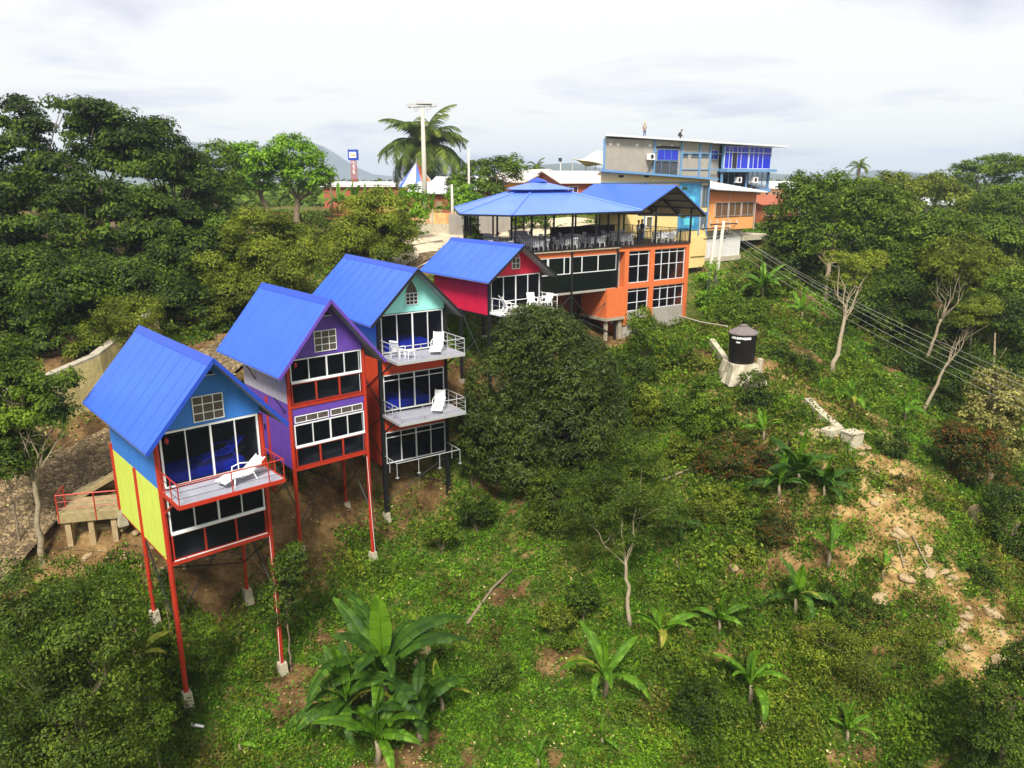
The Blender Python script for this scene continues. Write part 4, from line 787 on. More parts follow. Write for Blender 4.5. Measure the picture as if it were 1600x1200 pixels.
dp = MB(); dp.bar((14.78, 8.93, 24.8), (14.78, 8.93, 21.1), .06); dp.bar((18.55, 8.93, 24.8), (18.55, 8.93, 21.2), .06); dp.each('downpipe', M['pole'], o)
lo = MB(); lo.box(10.3, 17.6, 9.6, 14, 18.75, 21.25); lo.build('white_wall', M['whiter'], o)
sb = MB(); sb.box(10.2, 17.7, 9.5, 14, 18.30, 18.745); sb.build('concrete_band', M['concL'], o)
for u in (10.6, 12.2, 13.8, 15.2, 16.4, 17.5):
    for v in (9.7, 12.5): c_ = MB(); c_.box(u-.14, u+.14, v-.14, v+.14, 15.0, 18.3); c_.build('concrete_column', M['concL'], o)
tb_ = MB(); tb_.box(11.5, 17.6, 9.62, 9.8, 17.2, 17.36); tb_.build('tie_beam', M['concL'], o)
dw = MB(); dw.box(10.5, 17.5, 11.6, 11.7, 15, 18.2); dw.build('undercroft_wall', M['brick'], o)
sl_b = MB(); sl_b.box(17.72, 21.5, 9.4, 14, 20.1, 20.6); sl_b.build('terrace_slab', M['concL'], o)
# compact balcony with parked motorcycles is too dark to read; a low parapet stands there
unframe()
# ================================================================== grey three-storey building
SCL, OFFS = 1.0, (0, 0, 20.0); g0 = at(941, 275, 95)
o = empty('grey_building', (g0[0], g0[1], 20.0), R(YB), 'grey cement building with blue steel frame and blue-glazed upper floor, farthest back', 'building'); GB = o
wl = MB(); wl.prism([(.2, 0, 20), (18.6, 0, 20), (18.6, 12, 20), (10.4, 11, 20)], [(.2, 0, 30.35), (18.6, 0, 30.35), (18.6, 12, 30.35), (10.4, 11, 30.35)]); wl.build('wall', M['greyr'], o)
w2 = MB(); w2.box(18.6, 21.0, .5, 12, 20, 30.1); w2.build('wall', M['greyr'], o)
w3 = MB(); w3.box(21.0, 30.5, 3.0, 12, 20, 30.0); w3.build('wall', M['inside'], o)
rf = MB(); rf.slab([(-.3, -.7, 30.82), (18.2, -.9, 30.46), (18.2, 12.5, 30.46), (11.2, 12.5, 30.62)], .22); rf.slab([(18.25, -1.3, 30.42), (33.4, -1.3, 30.20), (33.4, 12.5, 30.30), (18.25, 12.5, 30.52)], .24); rf.build('roof', M['tinw'], o)
bm = MB()
for u in (.15, 8.4, 13.2, 16.6, 18.6): bm.box(u-.14, u+.14, -.14, -.003, 20, 30.3)
for u in (21.0, 26.0, 30.8): bm.box(u-.12, u+.12, -.3, -.05, 20, 29.95)
for z, a, b2 in ((26.9, 13.3, 18.5), (28.9, 13.3, 18.5), (26.95, 18.7, 20.9), (28.9, 18.7, 20.9)): bm.box(a, b2, -.1, -.004, z-.06, z+.06)
bm.each('steel_frame', M['beam'], o)
fs = MB(); fs.box(20.7, 31.2, -1.2, 3, 26.62, 27.0); fs.box(20.7, 31.0, -.6, 3, 23.9, 24.3); fs.build('floor_slab', M['beam'], o)
frame_win(o, 'blue_glazing', 21.05, 25.9, 27.05, 29.95, -.35, [22.0, 22.6, 23.6, 24.4], 'wht', bars=.06, rows=(29.15,), glass='blueglass'); frame_win(o, 'blue_glazing', 26.1, 30.75, 27.05, 29.95, -.35, [27.0, 28.0, 29.0], 'wht', bars=.06, rows=(29.15,), glass='blueglass')
dr = MB(); dr.box(22.65, 23.55, -.42, -.30, 27.1, 29.1); dr.build('open_door', M['dark'], o)
frame_win(o, 'lower_glazing', 21.1, 25.9, 24.35, 26.6, -.2, ev(21.1, 25.9, 4), 'beam', bars=.06); frame_win(o, 'lower_glazing', 26.1, 30.5, 24.35, 26.6, -.2, ev(26.1, 30.5, 4), 'beam', bars=.06)
frame_win(o, 'window', 18.8, 20.7, 28.2, 29.4, .44, [19.8], 'wht', glass='blueglass')
for a, b2, z0, z1 in ((8.9, 12.6, 28.0, 29.3), (8.2, 12.6, 26.0, 27.9)): frame_win(o, 'window', a, b2, z0, z1, -.06, ev(a, b2, 3), 'beam', glass='blueglass' if z0 > 27 else 'glass')
for a, b2 in ((13.4, 14.4), (15.0, 16.4), (16.9, 18.3)): frame_win(o, 'strip_window', a, b2, 28.45, 29.0, -.06, [], 'beam', glass='glass')
for u in (.9, 2.1, 5.2, 7.4, 9.0, 11.2): v_ = MB(); v_.box(u, u+.45, -.04, .02, 29.55, 29.85); v_.build('roof_vent', M['whiter'], o)
vb = MB(); vb.box(9.0, 12.9, -.05, .02, 29.4, 29.7); vb.box(8.6, 9, -.05, .02, 29.4, 29.6); vb.build('louvre_band', M['dark'], o)
for u, z in ((7.4, 28.0), (24.0, 25.2), (27.4, 25.2)):
    a = MB(); a.box(u-.5, u+.45, -.75, -.25, z, z+.75); ac = a.build('air_conditioner', M['plast'], o); f_ = MB(); f_.tube([(u-.05, -.77, z+.38), (u-.05, -.755, z+.38)], .27, 14); f_.build('fan_grille', M['dark'], ac)
dp = MB(); dp.tube([(7.6, -.3, 28.1), (8.6, -.3, 29.0)], .05, 5); dp.tube([(7.0, -.3, 26.3), (8.2, -.3, 28.0)], .06, 5); dp.build('vent_pipe', M['blk'], o)
lw_ = MB(); lw_.box(28.5, 31.2, -1.25, -1.2, 22.9, 23.5); lw_.box(21, 31, -.3, 2.9, 22.4, 22.6); lw_.build('lower_balcony', M['whiter'], o)
SCL, OFFS = 1.0, (0, 0, 0)
def gpt(u, v, z): a = R(YB); return (g0[0]+u*cos(a)-v*sin(a), g0[1]+u*sin(a)+v*cos(a), z)
person(gpt(6.9, .3, 30.68), R(10), 'person standing at the roof edge of the grey building, pale helmet', 'greyr', 'jeans', hair='yel')
person(gpt(13.3, .6, 30.56), R(80), 'person in black crouching on the roof of the grey building', 'dark', 'dark', 'crouch', 1.1)
mw = empty('roof_water_hatch', gpt(16.6, .8, 30.5), R(YB), 'small grey bundle lying on the grey building roof', 'bundle'); m_b = MB(); m_b.lathe([(.45, 0), (.5, .12), (.3, .28), (.1, .32)], 9); m_b.build('canvas', M['greyr'], mw)
mw.name = 'canvas_bundle'
# ================================================================== houses behind
def house(name, px, py, Y, yaw, w_, d_, hw, hr, wall, roof, label, wins=(), ridge='u', zb=None, over=.5, door=None, cat='house'):
    c = at(px, py, Y); zb = h1(c[0], c[1])-.5 if zb is None else zb; h0 = c[2]-zb      # py = eave line at the front-left corner
    o = empty(name, (c[0], c[1], zb), R(yaw), label, cat); z1 = h0
    wb = MB(); wb.box(0, w_, 0, d_, 0, z1); wb.build('wall', M[wall], o)
    r = MB(); e = over
    if ridge == 'u':
        for a, b2 in ((-e, d_/2), (d_+e, d_/2)): q = [(-e, a, z1-.1), (w_+e, a, z1-.1), (w_+e, b2, z1+hr), (-e, b2, z1+hr)]; r.slab(q if a < b2 else q[::-1], .1)
        g = MB(); g.prism([(0, 0, z1), (0, d_, z1), (0, d_/2, z1+hr-.12)], [(w_, 0, z1), (w_, d_, z1), (w_, d_/2, z1+hr-.12)]); g.build('gable_wall', M[wall], o)
    elif ridge == 'v':
        for a, b2 in ((-e, w_/2), (w_+e, w_/2)): q = [(a, -e, z1-.1), (b2, -e, z1+hr), (b2, d_+e, z1+hr), (a, d_+e, z1-.1)]; r.slab(q if a < b2 else q[::-1], .1)
        g = MB(); g.prism([(0, 0, z1), (w_, 0, z1), (w_/2, 0, z1+hr-.12)], [(0, d_, z1), (w_, d_, z1), (w_/2, d_, z1+hr-.12)]); g.build('gable_wall', M[wall], o)
    else: r.slab([(-e, -e, z1), (w_+e, -e, z1+.02), (w_+e, d_+e, z1+hr), (-e, d_+e, z1+hr)], .1)
    r.build('roof', M[roof], o)
    for (x0, x1, z0, z2) in wins: frame_win(o, 'window', x0, x1, z1-z2, z1-z0, -.03, [(x0+x1)/2], 'wht', bars=.05)
    if door: dd = MB(); dd.box(door, door+.9, -.05, .02, .5, 2.6); dd.build('door', M['wood'], o)
    return o
house('peach_house', 822, 283, 92, 25, 5.6, 12, 3, 1.35, 'peach', 'tin', 'peach house with zinc gable roof behind the restaurant cupola', [(1.2, 2.6, .5, 1.5)], 'v')
house('brick_house', 878, 284, 88, 25, 6.5, 8, 3, 1.2, 'brick', 'tin', 'brick house with pale zinc roof between the peach and grey buildings', [(.8, 2.0, .5, 1.7), (3.4, 4.6, .5, 1.7)], 'u', door=5)
house('timber_house', 640, 300, 96, -22, 8.6, 7, 3, 1.2, 'brick', 'tinw', 'dark brick house with low zinc roof left of the tall pole', [(5.6, 6.6, .6, 1.6)], 'u', door=3.5)
house('ochre_house', 676, 288, 104, -8, 5, 8, 3, 1.0, 'peach', 'tinw', 'ochre house with pale roof behind the dark brick house', [(3.2, 4.2, .8, 1.8)], 'u')
house('long_shed', 505, 290, 128, 6, 22, 8, 3, .6, 'brick', 'tinw', 'long low shed with pale blue zinc roof beyond the bananas', [], 'u')
house('zinc_house', 1189, 293, 118, 20, 8, 8, 3, .9, 'orangeL', 'tinw', 'house with pale zinc roof right of the grey building', [(2, 3.5, .6, 1.8)], 'u')
house('red_roof_house', 1190, 318, 104, 30, 7, 7, 3, 1.0, 'brick', 'brick', 'low house with red tiled roof below the grey building balcony', [(1, 2.4, .6, 1.6)], 'u')
house('white_roof_house', 1196, 316, 112, 25, 8, 6, 3, .9, 'whiter', 'tinw', 'white house with bright zinc roof behind the red tiled one', [], 'u')
house('long_white_roof_house', 1426, 318, 122, -30, 9.5, 8, 3, .9, 'whiter', 'tinw', 'house with a long white zinc roof among the trees on the right', [], 'u')
# tensile tent
c = at(925, 262, 104); zg = h1(c[0], c[1]); o = empty('shade_tent', (c[0], c[1], zg), 0, 'cream tensile shade tent left of the grey building', 'tent'); hh = c[2]-zg
mb = MB(); P = [(-2.6, -1, hh+1.1), (2.8, -2, hh-.3), (3.5, 3, hh+.4), (-.5, 3.5, hh+.2)]; K = 8
g_ = []
for i in range(K+1):
    for j in range(K+1):
        s_, t_ = i/K, j/K; p = (1-s_)*(1-t_)*np.array(P[0])+s_*(1-t_)*np.array(P[1])+s_*t_*np.array(P[2])+(1-s_)*t_*np.array(P[3]); p = p+np.array([0, 0, 1.9*math.exp(-((s_-.55)**2+(t_-.45)**2)*9)-.5*sin(pi*s_)*sin(pi*t_)*0]); g_.append(p)
mb.add(g_, [(i*(K+1)+j, (i+1)*(K+1)+j, (i+1)*(K+1)+j+1, i*(K+1)+j+1) for i in range(K) for j in range(K)]); cn = mb.build('canopy', mat('cream_canvas', (.82, .74, .50), .7, .04), o, True); sd = cn.modifiers.new('thick', 'SOLIDIFY'); sd.thickness = .03
for p in P+[(.5, .6, hh+1.9)]: q = MB(); q.tube([(p[0], p[1], 0), (p[0], p[1], p[2])], .06, 6); q.build('mast', M['pole'], o)
# striped cone tent (blue, white, orange) with red ornament
c = at(652, 292, 108); zg = h1(c[0], c[1]); o = empty('striped_cone_tent', (c[0], c[1], zg), 0, 'blue, white and orange striped cone tent roof below the palm', 'tent'); hh = c[2]-zg
cl_ = [M['whiter'], M['whiter'], M['roof'], M['orange'], M['whiter'], M['roof'], M['orange'], M['whiter']]; ap = (0, 0, hh+3.3); n = 16
for k in range(n):
    a0, a1 = 2*pi*k/n, 2*pi*(k+1)/n; q = MB(); rr_ = 2.6
    b0, b1 = (rr_*cos(a0), rr_*sin(a0), hh), (rr_*cos(a1), rr_*sin(a1), hh); q.prism([b0, b1, ap], [(b0[0]*.99, b0[1]*.99, hh-.05), (b1[0]*.99, b1[1]*.99, hh-.05), (0, 0, hh+3.2)])
    kk = {10: 'whiter', 11: 'whiter', 12: 'roof', 13: 'orange'}.get(k, ['whiter', 'roof', 'orange', 'whiter'][k % 4]); q.build('cone_panel', M[kk], o)
q = MB(); q.tube([(0, 0, 0), (0, 0, hh+3.7)], .08, 6); q.build('mast', M['pole'], o)
q = MB(); q.lathe([(.1, hh+2.4), (.55, hh+2.7), (.6, hh+3.1), (.35, hh+3.5), (.08, hh+3.6)], 9, (.55, .2)); q.build('red_ornament', M['red'], o)
q = MB(); q.lathe([(rr_*.97, 0), (rr_*.97, hh-.02)], 16); q.build('drum_wall', M['brick'], o)
# petrol-style sign on a lattice mast
c = at(552, 242, 132); s_ = pxm(552, 242, 132); zg = h1(c[0], c[1]); o = empty('road_sign', (c[0], c[1], zg), R(-8), 'square blue-bordered sign on a red and white lattice mast', 'sign'); hh = c[2]-zg; a = 8*s_
q = MB(); q.box(-a, a, -.25, .15, hh-a, hh+a); bx = q.build('sign_box', M['navy'], o)
q = MB(); q.box(-a*.72, a*.68, -.29, -.255, hh-a*.55, hh+a*.55); q.build('white_face', M['wht'], bx)
tx = bpy.data.curves.new('letters', 'FONT'); tx.body = 'mall'; tx.align_x = 'CENTER'; tx.align_y = 'CENTER'; tx.size = a*.72; tx.extrude = .01; tx.offset = .01; to = text_mesh('letters', tx, M['orangew'], bx); to.location = (0, -.31, hh); to.rotation_euler = (pi/2, 0, 0)
q = MB(); 
for x in (-.35, .35):
    for y in (-.35, .35): q.bar((x, y, 0), (x, y, hh-a), .07)
nn = int((hh-a)/.8)
for k in range(nn):
    z0, z1 = k*(hh-a)/nn, (k+1)*(hh-a)/nn
    for y in (-.35, .35): q.bar((-.35, y, z0), (.35, y, z1), .045); q.bar((.35, y, z0), (-.35, y, z1), .045)
q.build('lattice_mast', M['red'], o)
q = MB(); q.bar((0, 0, hh-a-2.2), (0, 0, hh-a), .30); q.build('white_band', M['wht'], o)

def pole(px, py_top, py_base, Y, label, r=.17, arm=None, name='utility_pole', cat='pole', dx=0, group=None):
    t_ = at(px, py_top, Y); zg = h1(t_[0], t_[1])-.3; o = empty(name, (t_[0], t_[1], zg), 0, label, cat, group); H = t_[2]-zg
    q = MB(); q.tube([(dx, 0, 0), (dx*.5, 0, H*.5), (0, 0, H)], [r*1.2, r, r*.7], 10); q.build('shaft', M['pole'], o, True)
    return o, H
o, H = pole(660, 168, 290, 88, 'tall concrete lighting mast with floodlight platform in front of the palm', .26, name='lighting_mast', cat='mast')
q = MB(); q.bar((-1.5, 0, H), (1.5, 0, H+.1), .12); q.bar((-1.1, -.5, H+.3), (1.2, .5, H+.3), .12); q.box(-1.0, 1.0, -.4, .4, H+.35, H+.42); q.build('platform', M['pole'], o)
for x, z in ((-1.5, .2), (-.7, -.2), (.6, -.1), (1.4, .25), (-.2, .5)): q = MB(); q.box(x-.25, x+.25, -.35, -.1, H+z-.18, H+z+.16); q.build('floodlight', M['grnw'], o)
o, H = pole(732, 232, 305, 80, 'slim concrete pole standing in the bushy tree right of the palm', .13)
o, H = pole(706, 288, 372, 74, 'short concrete pole beside the driveway left of the restaurant', .14)
o, H = pole(876, 248, 268, 96, 'thin pole with small camera box behind the restaurant', .07); q = MB(); q.box(-.25, .15, -.15, .15, H-.3, H+.1); q.build('camera_box', M['dark'], o)
PT = []
for px, pt, pb, lab, dx in ((1119, 352, 505, 'left one of the twin concrete power poles in front of the white wall', -.55), (1131, 345, 492, 'right one of the twin concrete power poles in front of the white wall', -.5)):
    o, H = pole(px, pt, pb, 63, lab, .17, dx=dx); PT.append(o)
    q = MB(); q.bar((-1.1, 0, H-.3), (1.1, 0, H-.2), .09); q.bar((-.9, .1, H-1.1), (.9, .1, H-1.0), .08); q.bar((-1.1, 0, H-.3), (0, 0, H-1.2), .04); q.bar((1.1, 0, H-.2), (0, 0, H-1.2), .04); q.build('crossarm', M['blk'], o)
    for x in (-1.05, -.5, .5, 1.05): q = MB(); q.lathe([(.03, H-.25), (.07, H-.15), (.04, H-.08), (.07, H), (.02, H+.06)], 8, (x, 0)); q.build('insulator', M['pole'], o)
    q = MB(); q.tube([(-1.1, -.05, H-3.2), (-1.4, -.1, H-3.6), (-1.2, -.1, H-4.3), (-.6, -.1, H-4.5), (0, -.1, H-4.0)], .025, 4); q.tube([(-1.6, 0, H-4.6), (0, 0, H-4.4)], .04, 4); q.build('loose_cable', M['blk'], o)
wl_ = ['top', 'second', 'third', 'fourth', 'fifth', 'lowest']
for k in range(5):
    a = np.array(at(1128+[0, 6, 10, 3, -4][k], 352+[0, 4, 10, 16, 22][k], 63)); b2 = np.array(at(1660+k*4, 616+k*15, 30.0))
    pts = []; 
    for i in range(25): t_ = i/24; p = a+(b2-a)*t_; p[2] -= 1.1*4*t_*(1-t_)*.5; pts.append(p-a)
    q = MB(); q.tube(pts, .006, 5); w_o = q.build('power_line', M['pole'], None); w_o.location = tuple(a); tag(w_o, f'{wl_[k]} power line from the twin poles over the gully to the right', 'power line', 'power lines over the gully')
# ================================================================== water tank, walls, gate
b_ = at(1158, 565, 46); s_ = pxm(1158, 565, 46)
o = empty('water_tank', tuple(b_), 0, 'black ribbed-lid plastic water tank on a concrete base', 'water tank'); r0 = 21.5*s_; Ht = 49*s_
q = MB(); q.lathe([(r0*.90, 0), (r0*.93, Ht*.05), (r0*.93, Ht*.3), (r0*.95, Ht*.33), (r0*.95, Ht*.6), (r0*.97, Ht*.63), (r0*.99, Ht*.93), (r0*1.0, Ht*.95)], 40); tk = q.build('tank_shell', M['tank'], o, True)
V = []; n = 24
q = MB(); ring1 = [(r0*1.05*cos(2*pi*k/n), r0*1.05*sin(2*pi*k/n), Ht*.95+(.05 if k % 3 == 0 else 0)) for k in range(n)]; ring2 = [(r0*.3*cos(2*pi*k/n), r0*.3*sin(2*pi*k/n), Ht*1.13+(.03 if k % 3 == 0 else 0)) for k in range(n)]; ring0 = [(x, y, Ht*.92) for x, y, z in ring1]
q.add(ring0+ring1+ring2+[(0, 0, Ht*1.16)], [(k, (k+1) % n, n+(k+1) % n, n+k) for k in range(n)]+[(n+k, n+(k+1) % n, 2*n+(k+1) % n, 2*n+k) for k in range(n)]+[(2*n+k, 2*n+(k+1) % n, 3*n) for k in range(n)]); q.build('lid', M['tanklid'], o)
q = MB(); q.lathe([(r0*.28, Ht*1.12), (r0*.28, Ht*1.19), (r0*.1, Ht*1.21)], 14); q.build('cap', M['tanklid'], o)
def arc_text(s, z, size, a_mid, par, m, r):   # each letter bent onto the shell
    x = -len(s)/2*size*.66
    for i, ch_ in enumerate(s):
        ang = a_mid+(x+size*.33)/r; x += size*.66
        cu_ = bpy.data.curves.new('letter', 'FONT'); cu_.body = ch_; cu_.size = size; cu_.extrude = .008; cu_.offset = .012; cu_.align_x = 'CENTER'
        l = text_mesh('letter', cu_, m, par); l.location = (r*cos(ang), r*sin(ang), z); l.rotation_euler = (pi/2, 0, ang+pi/2)
arc_text('COLEMPAQUES', Ht*.80, .17, -pi/2-.42, tk, M['wht'], r0*.99+.01); arc_text('1000', Ht*.68, .10, -pi/2-.62, tk, M['wht'], r0*.98+.01)
o = empty('tank_base', (b_[0], b_[1], b_[2]-1.0), R(8), 'rough pale stone and mortar base under the black water tank', 'base')
def rough(x0, x1, y0, y1, z0, z1, sd, n=7):
    q = MB(); r_ = random.Random(sd); cx_, cy_ = (x0+x1)/2, (y0+y1)/2; P = []
    for z, k in ((z0, 1.25), (z0*.5+z1*.5, 1.1), (z1, 1.0)):
        for i_ in range(4*n):
            t_ = i_/n; s_k = int(t_); f_ = t_-s_k; c4 = [(x0, y0), (x1, y0), (x1, y1), (x0, y1)]; a_, b2_ = c4[s_k], c4[(s_k+1) % 4]; j_ = .05 if z == z1 else .13
            P.append((cx_+(a_[0]+(b2_[0]-a_[0])*f_-cx_)*k+r_.uniform(-j_, j_), cy_+(a_[1]+(b2_[1]-a_[1])*f_-cy_)*k+r_.uniform(-j_, j_), z+r_.uniform(-.03, .03)*(z < z1)))
    m_ = 4*n; q.add(P, [(l*m_+i_, l*m_+(i_+1) % m_, (l+1)*m_+(i_+1) % m_, (l+1)*m_+i_) for l in range(2) for i_ in range(m_)]+[tuple(2*m_+i_ for i_ in range(m_))]); return q
rough(-r0*1.0, r0*.9, -r0*.98, r0*.98, -.3, .985, 1).build('slab', M['concL'], o)
rough(r0*.92, r0*1.22, -r0*1.0, -r0*.6, -.3, 1.30, 2, 3).build('stub_pillar', M['concL'], o)
rough(-r0*.2, r0*1.2, -r0*1.75, -r0*1.05, -.6, .25, 3, 5).build('lower_step', M['concL'], o)
o = empty('pipe', at(1060, 493, 55), 0, 'long pale pipe reaching from the orange building to the tank', 'pipe'); a = at(1060, 493, 55); q = MB(); b2 = at(1136, 510, 46.5)-a; q.tube([(0, 0, 0), b2*.5+np.array([0, 0, -.1]), b2], .05, 6); q.build('pipe_run', M['concL'], o)
def lowwall(pts, h, t_, name, label, m='concL', cat='wall', kind=None, down=.6):
    P = [onground(px, py) for px, py in pts]; a0 = P[0]; o = empty(name, a0, 0, label, cat); q = MB()
    for A, B in zip(P[:-1], P[1:]):
        A = A-a0; B = B-a0; d = (B-A)[:2]; nrm = np.array([-d[1], d[0]])/np.linalg.norm(d)*t_/2
        q.prism([(A[0]-nrm[0], A[1]-nrm[1], A[2]-down), (A[0]+nrm[0], A[1]+nrm[1], A[2]-down), (A[0]+nrm[0], A[1]+nrm[1], A[2]+h), (A[0]-nrm[0], A[1]-nrm[1], A[2]+h)], [(B[0]-nrm[0], B[1]-nrm[1], B[2]-down), (B[0]+nrm[0], B[1]+nrm[1], B[2]-down), (B[0]+nrm[0], B[1]+nrm[1], B[2]+h), (B[0]-nrm[0], B[1]-nrm[1], B[2]+h)])
    q.build('wall_run', M[m], o); return o
lowwall([(1112, 540), (1130, 565), (1145, 590)], .45, .35, 'concrete_kerb', 'concrete kerb curling down to the left side of the tank base')
lowwall([(1262, 632), (1285, 655), (1310, 676)], .35, .45, 'concrete_channel', 'narrow concrete channel wall leading down to the square concrete box')
c = onground(1330, 695); o = empty('concrete_box', c, R(25), 'square pale concrete inspection box above the rocky gully', 'concrete box'); q = MB(); q.box(-.42, .42, -.38, .38, -.5, .66); q.build('box_wall', M['concL'], o); q = MB(); q.box(-.46, .46, -.42, .42, .665, .73); q.build('box_lid', M['concL'], o)
c = onground(1302, 678); o = empty('concrete_block', c, R(35), 'low broken concrete block just left of the square concrete box', 'concrete block'); q = MB(); q.box(-.7, .5, -.3, .35, -.4, .30); q.build('block', M['concL'], o)
# retaining wall beside the road on the left
o = empty('retaining_wall', W1[0], 0, 'long stained concrete retaining wall beside the stone road on the left', 'wall'); q = MB()
for A, B in zip(W1[:-1], W1[1:]):
    A = A-W1[0]; B = B-W1[0]; d = (B-A)[:2]; nr = np.array([-d[1], d[0]])/np.linalg.norm(d)
    q.prism([(A[0], A[1], A[2]-1), (A[0]+nr[0]*.9, A[1]+nr[1]*.9, A[2]-1), (A[0]+nr[0]*.9, A[1]+nr[1]*.9, A[2]+2.8), (A[0]+nr[0]*.35, A[1]+nr[1]*.35, A[2]+2.8)], [(B[0], B[1], B[2]-1), (B[0]+nr[0]*.9, B[1]+nr[1]*.9, B[2]-1), (B[0]+nr[0]*.9, B[1]+nr[1]*.9, B[2]+2.8), (B[0]+nr[0]*.35, B[1]+nr[1]*.35, B[2]+2.8)])
q.build('wall_face', M['dirtyw'], o)
cp_ = MB(); 
for A, B in zip(W1[:-1], W1[1:]):
    A = A-W1[0]; B = B-W1[0]; d = (B-A)[:2]; nr = np.array([-d[1], d[0]])/np.linalg.norm(d); cp_.bar((A[0]+nr[0]*.6, A[1]+nr[1]*.6, A[2]+2.86), (B[0]+nr[0]*.6, B[1]+nr[1]*.6, B[2]+2.86), .5, .12)
cp_.build('wall_coping', M['conc'], o)
# stone road draped on the ground
pts = []; 
for (ax, ay), (bx_, by_) in zip(ROAD[:-1], ROAD[1:]):
    n = max(2, int(np.hypot(bx_-ax, by_-ay)/.6)); pts += [(ax+(bx_-ax)*i/n, ay+(by_-ay)*i/n) for i in range(n)]
pts.append(ROAD[-1]); pts = np.array(pts)
for _ in range(6): pts[1:-1] = (pts[:-2]+2*pts[1:-1]+pts[2:])/4
d = np.gradient(pts, axis=0); nr = np.stack([-d[:, 1], d[:, 0]], 1)/np.linalg.norm(d, axis=1)[:, None]; K = 9; wd = 1.65
offs = np.linspace(-wd, wd, K); RP = pts[:, None]+nr[:, None]*offs[None, :, None]; RZ_ = hgt(RP[..., 0], RP[..., 1], False); RZ_ = np.maximum(RZ_.mean(1, keepdims=True)*.5+RZ_*.5, hgt(RP[..., 0], RP[..., 1]))+.06
n = len(pts); idx = np.arange(n*K).reshape(n, K); F = np.stack([idx[:-1, :-1], idx[1:, :-1], idx[1:, 1:], idx[:-1, 1:]], -1).reshape(-1, 4)[:, ::-1]
me = new_mesh('stone_road', np.concatenate([RP, RZ_[..., None]], -1).reshape(-1, 3), F)
rm_ = bpy.data.materials.new('flagstone_paving'); rm_.use_nodes = True; t = rm_.node_tree; b = t.nodes['Principled BSDF']; b.inputs['Roughness'].default_value = .9
tc = N(t, 'ShaderNodeTexCoord'); vo = N(t, 'ShaderNodeTexVoronoi', Scale=4.2, feature='DISTANCE_TO_EDGE', Randomness=1.0); v2 = N(t, 'ShaderNodeTexVoronoi', Scale=4.2); no = N(t, 'ShaderNodeTexNoise', Scale=4, Detail=6)
t.links.new(tc.outputs['Object'], no.inputs['Vector']); vm = N(t, 'ShaderNodeVectorMath', operation='MULTIPLY_ADD'); vm.inputs[1].default_value = (.5,.5,.5); t.links.new(no.outputs['Color'], vm.inputs[0]); t.links.new(tc.outputs['Object'], vm.inputs[2])
for n_n in (vo, v2): t.links.new(vm.outputs[0], n_n.inputs['Vector'])
cst = ramp(v2.outputs['Color'], [(0.2, (.11, .072, .032)), (.8, (.27, .19, .095))]); edge = ramp(vo.outputs['Distance'], [(.02, (0, 0, 0)), (.08, (1, 1, 1))])
mx = N(t, 'ShaderNodeMix', data_type='RGBA'); t.links.new(edge, mx.inputs[0]); mx.inputs[6].default_value = (.07, .045, .022, 1); t.links.new(cst, mx.inputs[7]); t.links.new(mx.outputs[2], b.inputs['Base Color'])
bu = N(t, 'ShaderNodeBump', Strength=.8, Distance=.08); t.links.new(edge, bu.inputs['Height']); t.links.new(bu.outputs[0], b.inputs['Normal'])
tag(link('stone_road', me, rm_), 'flagstone road climbing behind the cabins', None, None, 'structure')
# concrete driveway and pavement on the plateau
dr_ = [(-9.5,57.3),(-7.2,62.5),(-3.5,70),(0,77),(6,84)]; pm = MB(); dp_ = []
for (ax, ay), (bx_, by_) in zip(dr_[:-1], dr_[1:]): dp_ += [(ax+(bx_-ax)*i/8, ay+(by_-ay)*i/8) for i in range(8)]
dp_ = np.array(dp_+[dr_[-1]]); d = np.gradient(dp_, axis=0); nr = np.stack([-d[:, 1], d[:, 0]], 1)/np.linalg.norm(d, axis=1)[:, None]; wv_ = np.linspace(2.0, 5.5, len(dp_))[:, None, None]
RP = dp_[:, None]+nr[:, None]*np.linspace(-1, 1, 7)[None, :, None]*wv_; RZ_ = hgt(RP[..., 0], RP[..., 1])+.12; n = len(dp_); K = 7; idx = np.arange(n*K).reshape(n, K); F = np.stack([idx[:-1, :-1], idx[1:, :-1], idx[1:, 1:], idx[:-1, 1:]], -1).reshape(-1, 4)[:, ::-1]
me = new_mesh('concrete_driveway', np.concatenate([RP, RZ_[..., None]], -1).reshape(-1, 3), F); smooth(me); tag(link('concrete_driveway', me, mat('driveway_concrete', (.55, .46, .33), .9, .1, 1.5, .3, 10, dirt=.4, dirtc=(.3, .22, .13))), 'pale concrete driveway up to the plateau', None, None, 'structure')
# timber deck and stairs at cabin one's back
c0 = at(189, 782, 31.7); az_ = R(14); c = (c0[0]-2.3*cos(az_), c0[1]-2.3*sin(az_), c0[2]); o = empty('timber_entrance_deck', c, az_, 'weathered timber entrance deck and stairs with red railing behind the blue cabin', 'deck')
for k in range(5): q = MB(); q.box(.0+.05*k, 2.4, -.9+k*.36, -.9+k*.36+.32, -.10+(.03 if k % 2 else 0), -.02+(.03 if k % 2 else 0)); q.build('deck_board', M['wood'], o)
q = MB(); q.box(0, 2.4, -.96, -.905, -.42, -.02); q.build('deck_fascia', M['wood'], o)
for x0 in (.2, 1.1, 2.0): q = MB(); q.box(x0, x0+.22, -.85, -.6, -1.6, -.12); q.build('deck_pier', M['rock'], o)
for k in range(7): q = MB(); x = -.35+k*.42; y = .95+k*.10; z = -.05+k*.17; q.slab([(x, y, z), (x+.55, y-.08, z), (x+.75, y+.75, z), (x+.2, y+.85, z)], .06); q.build('stair_tread', M['wood'], o)
q = MB(); q.bar((.3, .88, -.05), (2.7, 1.45, 1.12), .09, .2); q.build('stair_stringer', M['wood'], o)
q = MB()
for x in (.05, 1.5): q.tube([(x, -.95, -.4), (x, -.95, .85)], .03, 6)
